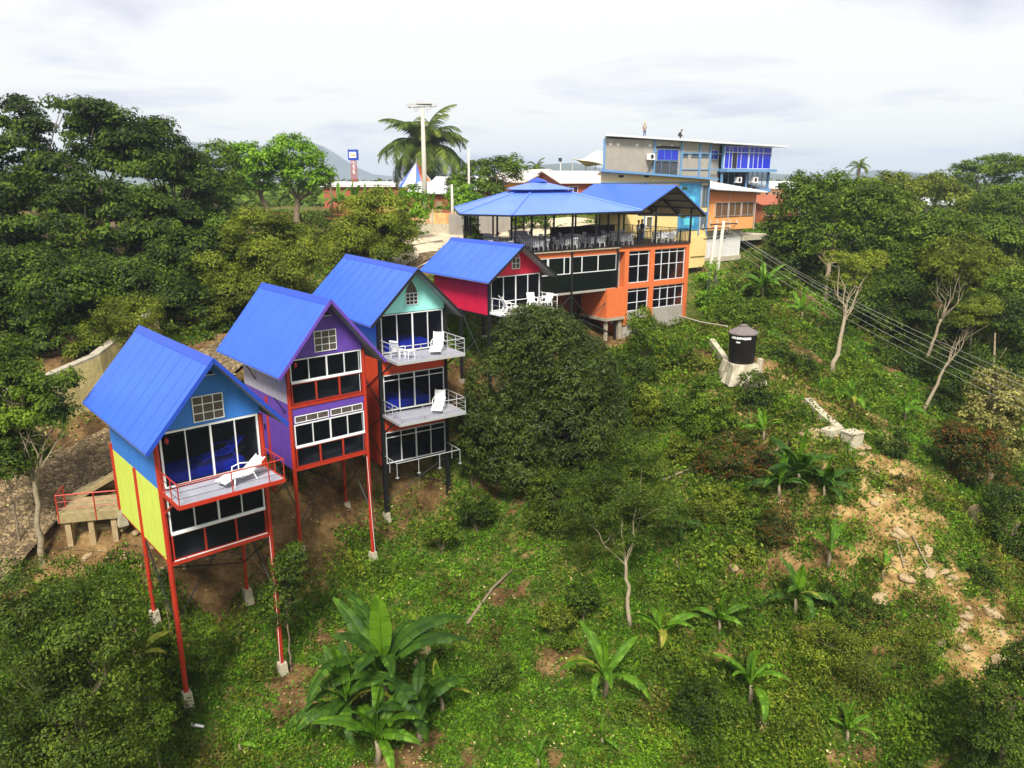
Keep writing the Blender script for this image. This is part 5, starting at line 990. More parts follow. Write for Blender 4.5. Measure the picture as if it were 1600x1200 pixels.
q.tube([(.05, .1, -.2), (.05, .1, .85)], .03, 6); q.tube([(.05, .1, .85), (.05, -.95, .85), (2.38, -.95, .85)], .032, 6)
for h in (.25, .55): q.tube([(.05, .1, h), (.05, -.95, h), (2.38, -.95, h)], .014, 5)
q.build('deck_railing', M['red'], o)
# plateau fences
def rail_fence(pts, Yv, label, m='wood', name='rail_fence', h=1.2, n_r=3, step=2.0, group=None):
    P = [at(px, py, y) for (px, py), y in zip(pts, Yv)]; a0 = np.array([P[0][0], P[0][1], h1(P[0][0], P[0][1])]); o = empty(name, a0, 0, label, 'fence', group); q = MB(); r_ = MB()
    for A, B in zip(P[:-1], P[1:]):
        L = np.hypot(*(B-A)[:2]); n = max(1, int(L/step)); g = [(A+(B-A)*i/n) for i in range(n+1)]; g = [np.array([p[0], p[1], h1(p[0], p[1])])-a0 for p in g]
        for p in g: q.bar(p-np.array([0, 0, .3]), p+np.array([0, 0, h]), .10)
        for p, p2 in zip(g[:-1], g[1:]):
            for k in range(n_r): r_.bar(p+np.array([0, 0, h*(k+1)/n_r-.05]), p2+np.array([0, 0, h*(k+1)/n_r-.05]), .06)
    q.build('fence_posts', M[m], o); r_.build('fence_rails', M[m], o)
rail_fence([(285, 352), (400, 350), (470, 345), (560, 348)], [76, 78, 80, 80], 'reddish timber rail fence in front of the bright green trees', 'brick')
rail_fence([(290, 378), (350, 376), (420, 384)], [68, 69, 70], 'lower timber rail fence above the olive tree behind the purple cabin', 'wood')
c = at(640, 372, 71); o = empty('courtyard_wall', (c[0], c[1], h1(c[0], c[1])), R(3), 'pale block wall with patchy orange paint left of the driveway', 'wall')
q = MB(); q.box(0, 4.2, 0, .25, -.8, .75); q.build('wall_block', M['concL'], o); q = MB(); q.box(0, 4.2, .02, .2, .755, 1.7); q.build('painted_panel', mat('patchy_paint', (.6, .32, .12), .9, .6, 1.5, dirt=.8, dirtc=(.6, .55, .42), dscale=1), o); q = MB()
for x in (0, 2.1, 4.2): q.box(x-.06, x+.06, -.06, .3, -.8, 2.0)
q.build('wall_posts', M['concL'], o)
o = empty('grey_panel_fence', tuple(at(702, 372, 70)*np.array([1, 1, 0])+np.array([0, 0, h1(*at(702, 372, 70)[:2])])), R(40), 'grey panel fence beside the short pole at the driveway top', 'fence'); q = MB()
for k in range(8): q.box(k*.9, k*.9+.88, 0, .05, -.3, 1.9)
q.build('fence_panel', M['greyr'], o)
lowwall([(640, 388), (690, 380)], .25, .3, 'terrace_edge', 'low terrace edge below the courtyard wall', 'conc', 'wall')
# ================================================================== trees
def htree(name, lobes, Y, n, leaf, clump, lf, label, cat='tree', group=None, trunk=None, bark='bark', low=-.55, aspect=.5, flat=.75, r0=.16, seed=None, dsp=.9, tips=4, rin=.62, dens=.45):
    """lobes: (px, py, rx_px, ry_px[, dY]) on the silhouette; trunk: (px,py,Y) of its foot or None for straight below"""
    seed = seed if seed is not None else int(lobes[0][0]*3+lobes[0][1]); LB = []
    for l in lobes:
        y_ = Y+(l[4] if len(l) > 4 else 0); c = at(l[0], l[1], y_); s = pxm(l[0], l[1], y_); LB.append((c, (l[2]*s, l[2]*s*dsp, l[3]*s)))
    cen = np.mean([l[0] for l in LB], 0)
    b = np.array([cen[0], cen[1], h1(cen[0], cen[1])]) if trunk is None else (onground(trunk[0], trunk[1]) if len(trunk) < 3 else at(*trunk))
    if trunk is not None and len(trunk) == 3: b[2] = h1(b[0], b[1])
    o = empty(name, b, 0, label, cat, group)
    me = crown('crown', [(c-b, r) for c, r in LB], n, leaf, clump, seed, low, aspect, flat, rin, dens); link('crown', me, L_[lf], o)
    if r0:
        mb = MB(); tp = []
        rr = random.Random(seed)
        for c, r in LB:
            for k in range(max(1, tips//len(LB)+1)): tp.append(c-b+np.array([rr.uniform(-.45, .45)*r[0], rr.uniform(-.4, .4)*r[1], rr.uniform(-.2, .35)*r[2]]))
        branches(mb, (0, 0, 0), tp, r0, seed, .5 if b[2] < cen[2]-2 else .2); mb.build('trunk', M[bark], o, True)
    return o
DL = 'dark trees at the left'
# ---- large dark mass at the left
htree('broadleaf_tree', [(20,240,60,68),(48,205,24,36),(42,172,26,17),(10,300,60,50),(95,282,50,42),(95,165,14,5)], 62, 22000, .31, 1.15, 'dark', 'tall dark tree at the far left, its top the second highest knob', group=DL, dens=.30, flat=.62, r0=.3)
htree('broadleaf_tree', [(168,230,54,56),(124,176,18,15),(150,188,34,20),(190,203,26,20),(205,250,48,50),(122,205,14,24)], 60, 22000, .31, 1.15, 'dark', 'dark tree with an arched gap of sky between it and the far left tree', group=DL, dens=.30, flat=.62, r0=.3)
htree('broadleaf_tree', [(245,260,48,55),(232,212,28,22),(265,250,35,40),(290,300,40,42)], 63, 18000, .31, 1.15, 'dark', 'dark rounded tree stepping down to the right of the arched gap', group=DL, dens=.30, flat=.62, r0=.28)
htree('broadleaf_tree', [(60,330,75,60),(140,330,65,55),(30,400,60,55),(110,410,60,50)], 54, 26000, .28, 1.1, 'dark', 'dark tree filling the left edge below the skyline trees', group=DL, dens=.30, flat=.62, r0=.3)
htree('broadleaf_tree', [(200,350,60,50),(255,350,50,45),(180,420,55,50),(240,400,45,40)], 55, 24000, .28, 1.1, 'dark', 'dark tree with lit hanging boughs above the olive shrub', group=DL, dens=.30, flat=.62, r0=.3)
htree('broadleaf_tree', [(130,450,50,45),(70,440,55,40),(20,470,40,35)], 49, 16000, .26, 1.0, 'dark', 'lowest dark tree of the left mass, above the retaining wall', group=DL, dens=.30, flat=.62, r0=.25)
htree('broadleaf_tree', [(310,400,45,40),(280,440,45,35),(330,360,38,35),(345,430,35,40)], 56, 14000, .28, .7, 'dark', 'dark bushy tree between the left mass and the olive tree', group=DL, dens=.30, flat=.62, r0=.2)
htree('broadleaf_tree', [(225,440,40,35),(245,480,35,30)], 50, 6000, .24, .65, 'dark', 'small very dark tree in the shade above the first cabin roof', group=DL, dens=.30, flat=.62, r0=.2)
htree('broadleaf_tree', [(335,250,35,30),(320,285,40,30),(350,290,30,25)], 74, 8000, .28, .7, 'mid', 'mid green tree between the dark mass and the bright green trees', r0=.25)
htree('spreading_tree', [(400,255,45,30),(375,245,30,20),(390,285,40,22)], 80, 9000, .30, .75, 'bright', 'bright green spreading tree, left one beyond the rail fence', group='bright green trees by the fence', r0=.3, trunk=(425,328,80))
htree('spreading_tree', [(455,245,48,30),(480,275,40,28),(430,262,35,25),(495,290,25,20)], 79, 11000, .30, .75, 'bright', 'bright green spreading tree, right one beyond the rail fence', group='bright green trees by the fence', r0=.32, trunk=(462,328,79))
htree('dark_shrub', [(500,370,30,38),(485,395,25,25)], 66, 4000, .2, .5, 'dark', 'round dark shrub between the olive tree and the yellow-green tree', 'shrub', r0=.08)
htree('feathery_tree', [(410,375,50,42),(370,420,55,42),(440,410,60,50),(400,450,70,40),(350,440,30,28)], 50, 46000, .20, .85, 'olive', 'bushy olive-green feathery tree behind the purple cabin roof', aspect=.35, r0=.2, tips=7)
htree('feathery_tree', [(595,335,45,35),(560,375,45,38),(610,370,40,35),(540,405,35,25),(590,400,50,22)], 57, 44000, .21, .85, 'yellow', 'yellow-green feathery tree behind the aqua cabin roof', aspect=.35, r0=.2, tips=7)
htree('leafy_tree', [(645,325,24,34),(635,350,22,22)], 66, 5000, .22, .5, 'bright', 'narrow bright green tree right of the yellow-green one', r0=.1)
htree('feathery_shrub', [(205,490,50,30),(160,520,35,30),(215,520,35,28),(130,560,25,22),(180,575,28,20)], 41.5, 12000, .15, .45, 'olive', 'olive feathery shrub leaning over the retaining wall', 'shrub', aspect=.35, r0=.09)
htree('feathery_shrub', [(305,520,30,25),(330,490,28,22)], 47, 3500, .16, .4, 'olive', 'thin olive shrub between the two nearest cabin roofs', 'shrub', aspect=.35, r0=.06)
htree('roadside_tree', [(35,600,55,42),(60,640,50,38),(15,650,45,45),(5,560,35,40),(30,700,35,35),(100,600,18,20)], 31, 20000, .16, .5, 'mid', 'roadside tree with slender bare trunk in front of the stone road', r0=.13, trunk=(55,815,29.8), bark='barkp', tips=7)
htree('leafy_shrub', [(10,730,30,40),(0,700,25,25)], 30, 3500, .15, .4, 'dark', 'dark shrub at the left edge under the roadside tree', 'shrub', r0=.05)
htree('large_bush', [(60,930,85,60),(120,980,90,70),(40,1040,90,85),(150,1060,85,80),(110,1130,120,70),(190,1150,60,50),(20,1160,80,60),(180,960,45,50)], 22, 52000, .12, .50, 'olive2', 'huge dense bush filling the bottom left corner', 'bush', low=-.8, r0=.12, tips=10, seed=5)
htree('leafy_shrub', [(240,1130,30,40),(225,1060,20,30)], 22.6, 3500, .10, .3, 'mid', 'leafy green shrub hugging the right side of the huge bush', 'shrub', r0=.03)
# ---- under the cabins
htree('leafy_shrub', [(445,900,26,38),(430,945,28,35),(455,870,20,22)], 29.2, 6500, .12, .32, 'dark', 'dark shrub between the first cabin stilts and the second cabin', 'shrub', r0=.04, low=-.8)
htree('leafy_shrub', [(262,920,16,18),(250,905,10,12)], 28.4, 1200, .12, .25, 'dark', 'small dark shrub against the left stilts of the blue cabin', 'shrub', r0=.02)
htree('leafy_shrub', [(320,985,18,26),(318,1030,22,30)], 27.2, 2600, .10, .25, 'mid', 'loose shrub under the front of the blue cabin', 'shrub', r0=.02)
htree('leafy_shrub', [(780,1055,26,35),(770,1085,20,20)], 28, 3000, .10, .28, 'dark', 'small dark shrub right of the big banana clump', 'shrub', r0=.02)
htree('broadleaf_tree', [(60,500,60,38),(0,520,40,30),(120,500,40,30)], 45, 9000, .22, .65, 'dark', 'low dark tree behind the roadside tree, over the wall', group=DL, dens=.30, flat=.62, r0=.2)
htree('broadleaf_tree', [(190,465,45,35),(150,490,30,26),(260,500,40,28),(300,480,35,28)], 47, 9000, .22, .65, 'dark', 'low dark tree behind the olive shrub by the wall', group=DL, dens=.30, flat=.62, r0=.2)
htree('broadleaf_tree', [(370,500,45,25),(330,470,35,25),(420,470,30,22)], 52, 7000, .2, .6, 'dark', 'dark undergrowth tree between the purple cabin roof and olive tree', group=DL, dens=.30, flat=.62, r0=.15)
htree('broadleaf_tree', [(330,330,45,28),(300,350,40,30)], 68, 8000, .28, .7, 'dark', 'shady tree joining the dark mass to the plateau fence', group=DL, dens=.30, flat=.62, r0=.2)
htree('broadleaf_tree', [(90,535,50,28),(30,555,40,30),(150,548,30,20)], 42.5, 9000, .2, .55, 'dark', 'dark leafy tree tops just over the retaining wall coping', group=DL, dens=.30, flat=.62, r0=.12)
htree('broadleaf_tree', [(290,540,40,24),(255,520,35,26),(330,525,30,24)], 46.5, 8000, .2, .55, 'dark', 'dark low tree behind the blue cabin ridge', group=DL, dens=.30, flat=.62, r0=.12)
htree('broadleaf_tree', [(40,430,55,42),(100,455,55,42),(10,470,45,45),(70,480,45,35)], 44, 26000, .22, .8, 'dark', 'dark tree in the hollow behind the roadside tree crown', group=DL, r0=.25)
htree('broadleaf_tree', [(160,440,50,40),(215,450,50,42),(255,470,45,38),(190,480,45,30)], 46, 26000, .22, .8, 'dark', 'dark tree in the hollow above the olive shrub', group=DL, r0=.25)
htree('broadleaf_tree', [(300,440,42,38),(330,400,40,36),(285,400,40,38)], 51, 17000, .23, .8, 'dark', 'dark tree in the hollow left of the bushy olive tree', group=DL, r0=.25)
htree('leafy_tree', [(470,385,35,30),(500,420,30,28),(470,440,35,30),(520,395,25,22)], 60, 12000, .22, .55, 'olive', 'loose green tree filling the gap between the two feathery trees', r0=.12)
# ---- the great mango
htree('mango_tree', [(845,540,75,58),(880,590,85,72),(800,610,75,70),(870,660,105,72),(770,670,55,60),(830,510,45,28),(930,640,48,60),(820,720,75,42),(900,700,60,45)], 41.5, 125000, .18, .34, 'mango', 'huge dark domed mango tree in the middle, below the crimson cabin', r0=.35, low=-.75, aspect=.36, tips=9, seed=11, rin=.86, dens=.8, flat=1.0)
htree('leafy_tree', [(870,770,45,38),(910,750,45,30),(855,810,35,30),(900,810,50,40)], 38.5, 20000, .13, .4, 'olive2', 'olive leafy tree under the front of the great mango', r0=.09, low=-.8)
htree('thin_tree', [(935,785,62,42),(985,750,62,45),(1030,795,48,40),(965,835,55,28),(1000,700,40,25)], 33.5, 34000, .13, .42, 'olive2', 'thin-leaved tree with a long curved bare trunk in the middle', r0=.10, trunk=(985,985), bark='barkp', aspect=.3)
htree('leafy_shrub', [(735,640,18,25),(730,680,18,25),(745,725,25,25)], 42, 4000, .14, .35, 'dark', 'dark shrub filling the gap between the aqua cabin and the mango', 'shrub', r0=.03)
# ---- middle and right slope shrubs
SH = [
 ('dark', 985,600,28,45,45.5,4500,'upright dark shrub right of the mango top'), ('mid',1010,520,26,26,50,2500,'mid green shrub below the base wall of the orange building'),
 ('mid',1000,500,18,20,52,1800,'small bush with pale stem against the orange building base'), ('dark',1060,560,22,18,48.5,1800,'low dark shrub left of the tank'),
 ('mid',1110,640,38,55,42,8000,'tall mid green shrub below the black tank'), ('dark',1175,615,26,38,43.5,4000,'dark shrub right of the tank base, on the channel line'),
 ('dark',1248,592,30,42,47,5500,'large dark round shrub above the concrete channel'), ('dark',1215,555,16,20,49,1500,'small dark bush upslope of the large round shrub'),
 ('rust',1145,712,58,38,39.5,8000,'brownish red-flecked shrub left of the dark banana clump'), ('mid',1150,490,48,28,55,6000,'broad shrub around the feet of the twin poles'),
 ('mid',1215,450,30,25,64,3500,'bushy shrub under the annex columns'), ('bright',1110,455,24,45,62,4500,'bright shrub between the orange building and the twin poles'),
 ('mid',1160,440,26,30,66,3500,'leafy shrub growing against the annex columns'), ('dark',1390,695,24,30,39.5,3000,'dark round bush beside the rocks right of the concrete box'),
 ('dark',1340,958,42,30,30.5,5000,'dark low bush left of the rocky gully'), ('dark',1100,1105,48,42,26.8,7000,'dark bush with a pale dead branch at the bottom'),
 ('dark',912,930,22,28,32.2,2200,'small dark bush left of the curved bare trunk'), ('rust',1212,825,28,45,34.5,2800,'thin reddish shrub under the dark banana clump'),
 ('olive',1120,790,45,32,36.6,5000,'olive shrub right of the thin-leaved tree'), ('mid',1180,800,30,25,36,2500,'green shrub between the olive and the reddish shrubs'),
 ('dark',1040,655,30,30,43.5,3000,'dark shrub on the slope right of the mango'), ('olive',1010,640,20,45,43,2600,'slender olive shrub beside the mango edge'),
 ('dark',1305,520,22,20,58,1600,'dark bush at the foot of the bare forked tree'), ('mid',1490,575,38,30,53,4000,'mid green bush in the shade right of the forked tree'),
 ('mid',880,1000,16,14,30.8,700,'tiny bush on the open slope below the mango'),
 ('olive',1065,705,24,22,40.5,2200,'olive bush between the mango and the red-flecked shrub'),('dark',1010,575,20,20,47.5,1500,'dark bush just right of the mango crown top'),
 ('mid',955,565,20,22,48.5,1800,'green bush squeezed between the mango and the slope'),('dark',1195,560,16,16,49,1200,'small dark bush immediately right of the tank'),
 ('olive',1160,870,26,20,33.8,2200,'low olive bush between the shiny banana and the reddish shrub'),('mid',1080,935,24,18,32,1900,'low green bush above the small middle banana plant'),
 ('dark',1290,930,20,18,31.3,1500,'dark bush right of the broad-leaved banana plant'),('mid',1010,930,18,20,32.6,1500,'green bush right of the curved bare trunk'),
 ('olive',870,960,28,18,31.6,1800,'low olive weeds bush left of the curved bare trunk'),('mid',690,830,24,16,38.2,1500,'low green bush below the cabin with the aqua gable'),
 ('dark',745,790,30,26,39.5,3000,'dark bush under the left foot of the mango'),('mid',985,1120,26,18,26.5,1700,'low green bush left of the dark bottom bush'),
 ('rust',1400,760,24,16,37,1500,'reddish low bush on the upper edge of the gully'),('dark',1530,905,24,20,32,1900,'dark bush on the right bank of the gully'),
 ('mid',1270,700,22,20,40.5,1600,'green bush between the dark banana clump and the box'),('olive',1090,575,18,20,48,1400,'olive bush left of the tank pipe'),
 ('dark',1130,555,14,14,50,900,'small dark bush under the pale pipe'),('mid',1440,735,26,16,40,1700,'low green bush below the dark round bush on the right')]
for lf, px, py, rx, ry, Y, n, lab in SH:
    htree('shrub', [(px, py, rx, ry), (px+rx*.5, py+ry*.35, rx*.6, ry*.55), (px-rx*.5, py+ry*.4, rx*.6, ry*.5)], Y, n, .045+.0026*Y, .011*Y*.75, lf, lab, 'shrub', 'shrubs on the slope', r0=.04, low=-.8)
htree('flowering_tree', [(1560,625,45,38),(1530,660,38,35),(1585,690,40,45),(1550,590,22,15),(1600,640,30,40)], 42, 14000, .17, .45, 'pale', 'tree covered in pale cream blossom at the right edge', r0=.16, low=-.7)
htree('red_flecked_tree', [(1515,700,50,38),(1530,735,45,35),(1490,680,28,18)], 40, 11000, .16, .42, 'rust', 'round dark tree with red leaf tips below the blossoming tree', r0=.14, low=-.7)
htree('dark_tree', [(1585,810,48,45),(1560,780,28,20),(1590,850,40,30)], 35, 11000, .14, .4, 'dark', 'dark tree at the right edge above the big boulder', r0=.12, low=-.8)
htree('dark_tree', [(1580,1090,50,60),(1560,1160,60,60),(1610,1040,40,50)], 22.5, 20000, .10, .34, 'dark', 'very dark tree in the bottom right corner', r0=.12, low=-.8)
htree('low_thicket', [(1300,1010,55,32),(1370,1040,70,45),(1430,1080,60,50),(1350,1110,75,45),(1460,1010,40,35),(1440,1150,70,40),(1290,1060,40,30)], 28.2, 30000, .095, .36, 'olive', 'broad low olive thicket beside the lower gully', 'thicket', r0=.06, low=-.8, tips=9)
# ---- right-hand forest
F_ = 'forest trees on the right'
htree('forest_tree', [(1310,320,75,45),(1260,310,35,35),(1370,330,60,40),(1290,370,70,45),(1240,350,30,45),(1350,380,60,40)], 72, 26000, .30, .85, 'mid', 'broad domed forest tree right of the buildings, tallest there', group=F_, r0=.24, trunk=(1285,498,66), bark='bark', tips=8)
htree('forest_tree', [(1240,300,22,32),(1215,350,22,30),(1225,380,25,30)], 78, 6000, .28, .7, 'dark', 'dark reddish-topped tree touching the right end of the buildings', group=F_, r0=.25)
htree('forest_tree', [(1245,410,45,35),(1290,430,45,35),(1230,380,30,30)], 73, 10000, .28, .75, 'dark', 'shaded tree under the broad domed tree beside the annex', group=F_, r0=.25)
htree('forest_tree', [(1430,390,60,45),(1470,370,45,35),(1400,410,40,35),(1450,430,60,35)], 70, 18000, .28, .8, 'mid', 'dense green tree right of the domed tree', group=F_, r0=.35)
htree('forest_tree', [(1500,410,55,40),(1540,440,60,40),(1490,450,40,30)], 64, 16000, .26, .75, 'olive', 'olive-topped tree above the leaning pale trunks', group=F_, r0=.3)
htree('forest_tree', [(1400,480,50,38),(1380,520,45,35),(1430,520,45,35),(1350,490,35,30)], 63, 14000, .26, .75, 'dark', 'dark tree behind the power lines in the shaded gully', group=F_, r0=.3)
htree('forest_tree', [(1480,490,50,40),(1530,520,50,38),(1470,540,40,35)], 60, 14000, .24, .7, 'dark', 'dark tree behind the leaning pale trunk', group=F_, r0=.3)
htree('forest_tree', [(1580,470,45,50),(1600,520,45,45),(1570,540,40,35)], 55, 13000, .22, .65, 'mid', 'mid green tree at the right edge above the blossoms', group=F_, r0=.3)
htree('forest_tree', [(1590,400,50,40),(1560,370,45,30)], 72, 12000, .28, .8, 'mid', 'green tree at the right edge, upper slope', group=F_, r0=.3)
htree('forest_tree', [(1415,575,40,28),(1450,590,42,28),(1385,560,30,22)], 55, 8000, .2, .55, 'dark', 'low dark tree at the foot of the forest', group=F_, r0=.15)
htree('forest_tree', [(1500,610,35,30),(1470,630,28,22)], 50, 6000, .18, .5, 'dark', 'low dark tree left of the blossoming tree', group=F_, r0=.12)
htree('forest_tree', [(1545,570,38,30),(1580,580,30,28)], 50, 6000, .18, .5, 'dark', 'shaded tree just above the blossoming tree', group=F_, r0=.12)
htree('forest_tree', [(1440,460,45,30),(1400,450,40,28)], 66, 9000, .26, .8, 'dark', 'shaded tree just left of the olive-topped tree', group=F_, r0=.2)
htree('forest_tree', [(1570,500,45,35),(1540,500,35,30),(1600,560,40,40)], 52, 12000, .22, .7, 'dark', 'dark shaded tree above the blossoming tree at the edge', group=F_, r0=.2)
htree('forest_tree', [(1330,470,40,30),(1300,460,35,25),(1360,520,35,28)], 67, 9000, .26, .75, 'dark', 'dark tree directly behind the bare forked tree', group=F_, r0=.2)
htree('forked_tree', [(1345,415,32,16),(1330,440,34,18),(1365,405,22,12),(1305,405,18,10)], 56, 9000, .17, .4, 'yellow', 'sparse yellow-green tree with bare forked pale trunk', group=F_, trunk=(1300,580), r0=.15, bark='barkp', aspect=.35, tips=5)
htree('forked_tree', [(1500,400,35,18),(1475,415,28,16),(1525,425,25,14)], 58, 9000, .18, .4, 'olive', 'sparse tree with long leaning pale trunk right of the forked tree', group=F_, trunk=(1445,560,57), r0=.13, bark='barkp', aspect=.35)
htree('forked_tree', [(1530,480,30,15),(1510,500,25,14)], 50, 8000, .16, .38, 'olive', 'thin forked pale tree rising beside the blossoming tree', group=F_, trunk=(1442,645,48.5), r0=.11, bark='barkp', aspect=.35)
for px, py, px2, py2, Y, lab in ((1520,500,1500,600,52,'thin pale pole-like trunk in the shade'), (1555,520,1545,600,50,'short pale trunk above the blossoms')):
    a = at(px, py, Y); b = at(px2, py2, Y); b[2] = h1(b[0], b[1]); q = MB(); q.tube([(0, 0, 0), (a-b)*.5+np.array([.3, 0, 0]), a-b], [.11, .09, .04], 7); q.tube([(a-b)*.6+np.array([.2, 0, 0]), (a-b)*.8+np.array([.9, 0, .2])], [.05, .02], 5); w_ = q.build('bare_tree', M['barkp'], None, True); w_.location = tuple(b); tag(w_, lab, 'tree')
# skyline trees at the right and behind
B_ = 'skyline trees'
htree('umbrella_tree', [(1520,272,38,18),(1560,262,50,20),(1590,275,40,25),(1490,285,30,15)], 112, 13000, .36, .9, 'mid', 'flat-topped umbrella tree on the right skyline', group=B_, r0=.4, aspect=.4, flat=.5)
htree('skyline_tree', [(1455,295,35,22),(1430,300,25,18),(1480,305,30,20)], 106, 8000, .34, .8, 'olive', 'pale green tree left of the umbrella tree on the skyline', group=B_, r0=.3)
htree('skyline_tree', [(1400,300,38,25),(1375,290,25,18),(1395,330,40,20)], 98, 8000, .32, .8, 'olive', 'yellow-tinged tree between domed tree and white roof', group=B_, r0=.3)
htree('skyline_tree', [(1520,330,30,28),(1500,345,25,22)], 96, 7000, .3, .7, 'yellow', 'yellow-green tree with orange flecks by the white roof', group=B_, r0=.25)
htree('skyline_tree', [(1560,320,38,25),(1590,315,38,30),(1545,345,35,22)], 92, 10000, .3, .8, 'mid', 'broad tree below the umbrella tree at the right edge', group=B_, r0=.3)
htree('skyline_tree', [(1500,365,35,22),(1460,350,32,20),(1530,370,30,20)], 84, 9000, .3, .8, 'mid', 'green tree just below the long white roof', group=B_, r0=.3)
htree('bushy_tree', [(745,285,40,30),(780,270,35,22),(725,300,28,25),(800,262,22,14),(760,315,35,25)], 84, 14000, .28, .75, 'mid', 'bushy green tree behind the left corner of the restaurant roof', r0=.3, tips=6)
htree('bushy_tree', [(720,315,22,30),(735,330,22,20)], 78, 4500, .24, .6, 'bright', 'light bush against the slim pole left of the restaurant', r0=.1)
htree('garden_shrub', [(820,345,28,14),(795,350,22,14),(845,352,18,12)], 76, 4000, .22, .5, 'mid', 'green garden hedge seen through the restaurant terrace', 'hedge', r0=.05)
htree('garden_shrub', [(735,350,12,20)], 70, 1500, .2, .4, 'dark', 'dark potted tree at the left end of the terrace', 'shrub', r0=.06)
for i, (u, v) in enumerate([(-16.6, 2.9), (-15.9, 3.9), (-15.3, 5.0), (-14.7, 6.2), (-14.0, 7.3), (-13.4, 8.5)]):
    p = wO(u, v, 21.4); o = empty('planter', (p[0], p[1], DZ), R(YB), ['first', 'second', 'third', 'fourth', 'fifth', 'last'][i]+' potted plant along the left railing of the terrace, from the front', 'potted plant', 'terrace planters')
    q = MB(); q.lathe([(.16, 0), (.22, .35), (.24, .38)], 12); q.build('pot', M['brick'], o); link('foliage', crown('foliage', [((0, 0, .8), (.45, .45, .5))], 260, .26, .22, i, low=-.9), L_['mid'], o)
# ---- distant wood covering the plain
r = np.random.default_rng(3); P = []; Q = []; S = []
NW = 4200; yy = 118*(1400/118)**r.uniform(0, 1, NW); xx = r.uniform(-.95, .95, NW)*yy*1.0
for x, y in zip(xx, yy):
    if 118 < y < 140 and (-42 < x < 24): continue
    h = r.uniform(3.5, 6.5)*(1 if y < 300 else 1.15); rad = h*r.uniform(.55, .95)*(1+y/900); k = 70; e = r.normal(size=(k, 3)); e /= np.linalg.norm(e, axis=1)[:, None]; e[:, 2] = abs(e[:, 2]); g = 20.3-25*np.clip((y-250)/500, 0, 1)
    P.append(np.array([x, y, g])+e*np.array([rad, rad, h*(.75 if y > 160 else .6)])*r.uniform(.8, 1.1, (k, 1))); Q.append(e+np.array([0, 0, .4])+r.normal(size=(k, 3))*.4); S.append(np.full(k, rad*.30))
P = np.concatenate(P); Q = np.concatenate(Q); S = np.concatenate(S)
tag(link('distant_woodland', qmesh('distant_woodland', quads(P, Q, S, S*.7, r)), L_['mid']), 'distant woodland covering the plain to the horizon', 'woodland', None, 'stuff')
# ================================================================== palms
def frond_mesh(L=3.6, n=30, droop=1.0, seed=0, wid=.10, ll=.8):
    r = random.Random(seed); V = []; F = []; pts = []; p = np.array([0., 0, 0]); e = R(62)
    for i in range(n+1):
        pts.append(p.copy()); e -= R(4.6)*droop*(1+i/n*.8); p = p+np.array([cos(e), 0, sin(e)])*L/n
    for i in range(2, n+1):
        t_ = i/n; l = ll*(sin(pi*min(1, t_*.9+.12))**.6)*r.uniform(.8, 1.1)
        for s in (-1, 1):
            b = pts[i]; d = pts[i]-pts[i-1]; d /= np.linalg.norm(d); tip = b+np.array([d[0]*.5*l, s*l*.80, d[2]*.5*l-l*(.45+r.uniform(0, .25))]); m_ = (b+tip)/2+np.array([0, 0, l*.16]); k = len(V)
            V += [b-d*wid/2, b+d*wid/2, m_+d*wid*.5, tip, m_-d*wid*.5]; F += [(k, k+1, k+2, k+4), (k+4, k+2, k+3)]
    me = new_mesh('frond', V, F); mb = MB(); mb.tube(pts, [.045*(1-.8*i/n) for i in range(n+1)], 5); mb.v, F2 = mb.v, mb.f
    me2 = new_mesh('frond', [tuple(v) for v in V]+mb.v, F+[tuple(i+len(V) for i in f) for f in F2]); bpy.data.meshes.remove(me); me2.materials.append(L_['palm']); return me2
FR = [frond_mesh(seed=i, droop=d) for i, d in enumerate((.5, .72, .95))]
def palm(px, py, Y, rpx, label, n=26, group=None):
    c = at(px, py, Y); s = rpx*pxm(px, py, Y)/2.35; zg = h1(c[0], c[1]); o = empty('palm_tree', (c[0], c[1], zg), 0, label, 'palm', group); H = c[2]-zg
    q = MB(); q.tube([(0, 0, -.3), (.15, 0, H*.4), (0, .1, H*.8), (0, 0, H+.1)], [.34*s, .26*s, .22*s, .3*s], 10); q.build('trunk', M['bark'], o, True); rr = random.Random(int(px))
    for i in range(n):
        f = link('frond', FR[i % 3], None, o); f.location = (0, 0, H); t_ = i/n; k = s*rr.uniform(.85, 1.1); f.scale = (k, k, k); f.rotation_euler = (rr.uniform(-.15, .15), R(-36+88*t_), i*2.399)
    return o
palm(664, 238, 113, 62, 'large coconut palm behind the tall lighting mast', 46)
palm(1343, 262, 118, 16, 'small palm on the skyline above the domed forest tree', 14); palm(515, 272, 122, 14, 'small palm at the right edge of the bright green trees', 12); palm(792, 262, 112, 20, 'small palm left of the peach house', 14); palm(838, 266, 120, 18, 'small palm just behind the peach house ridge', 12)
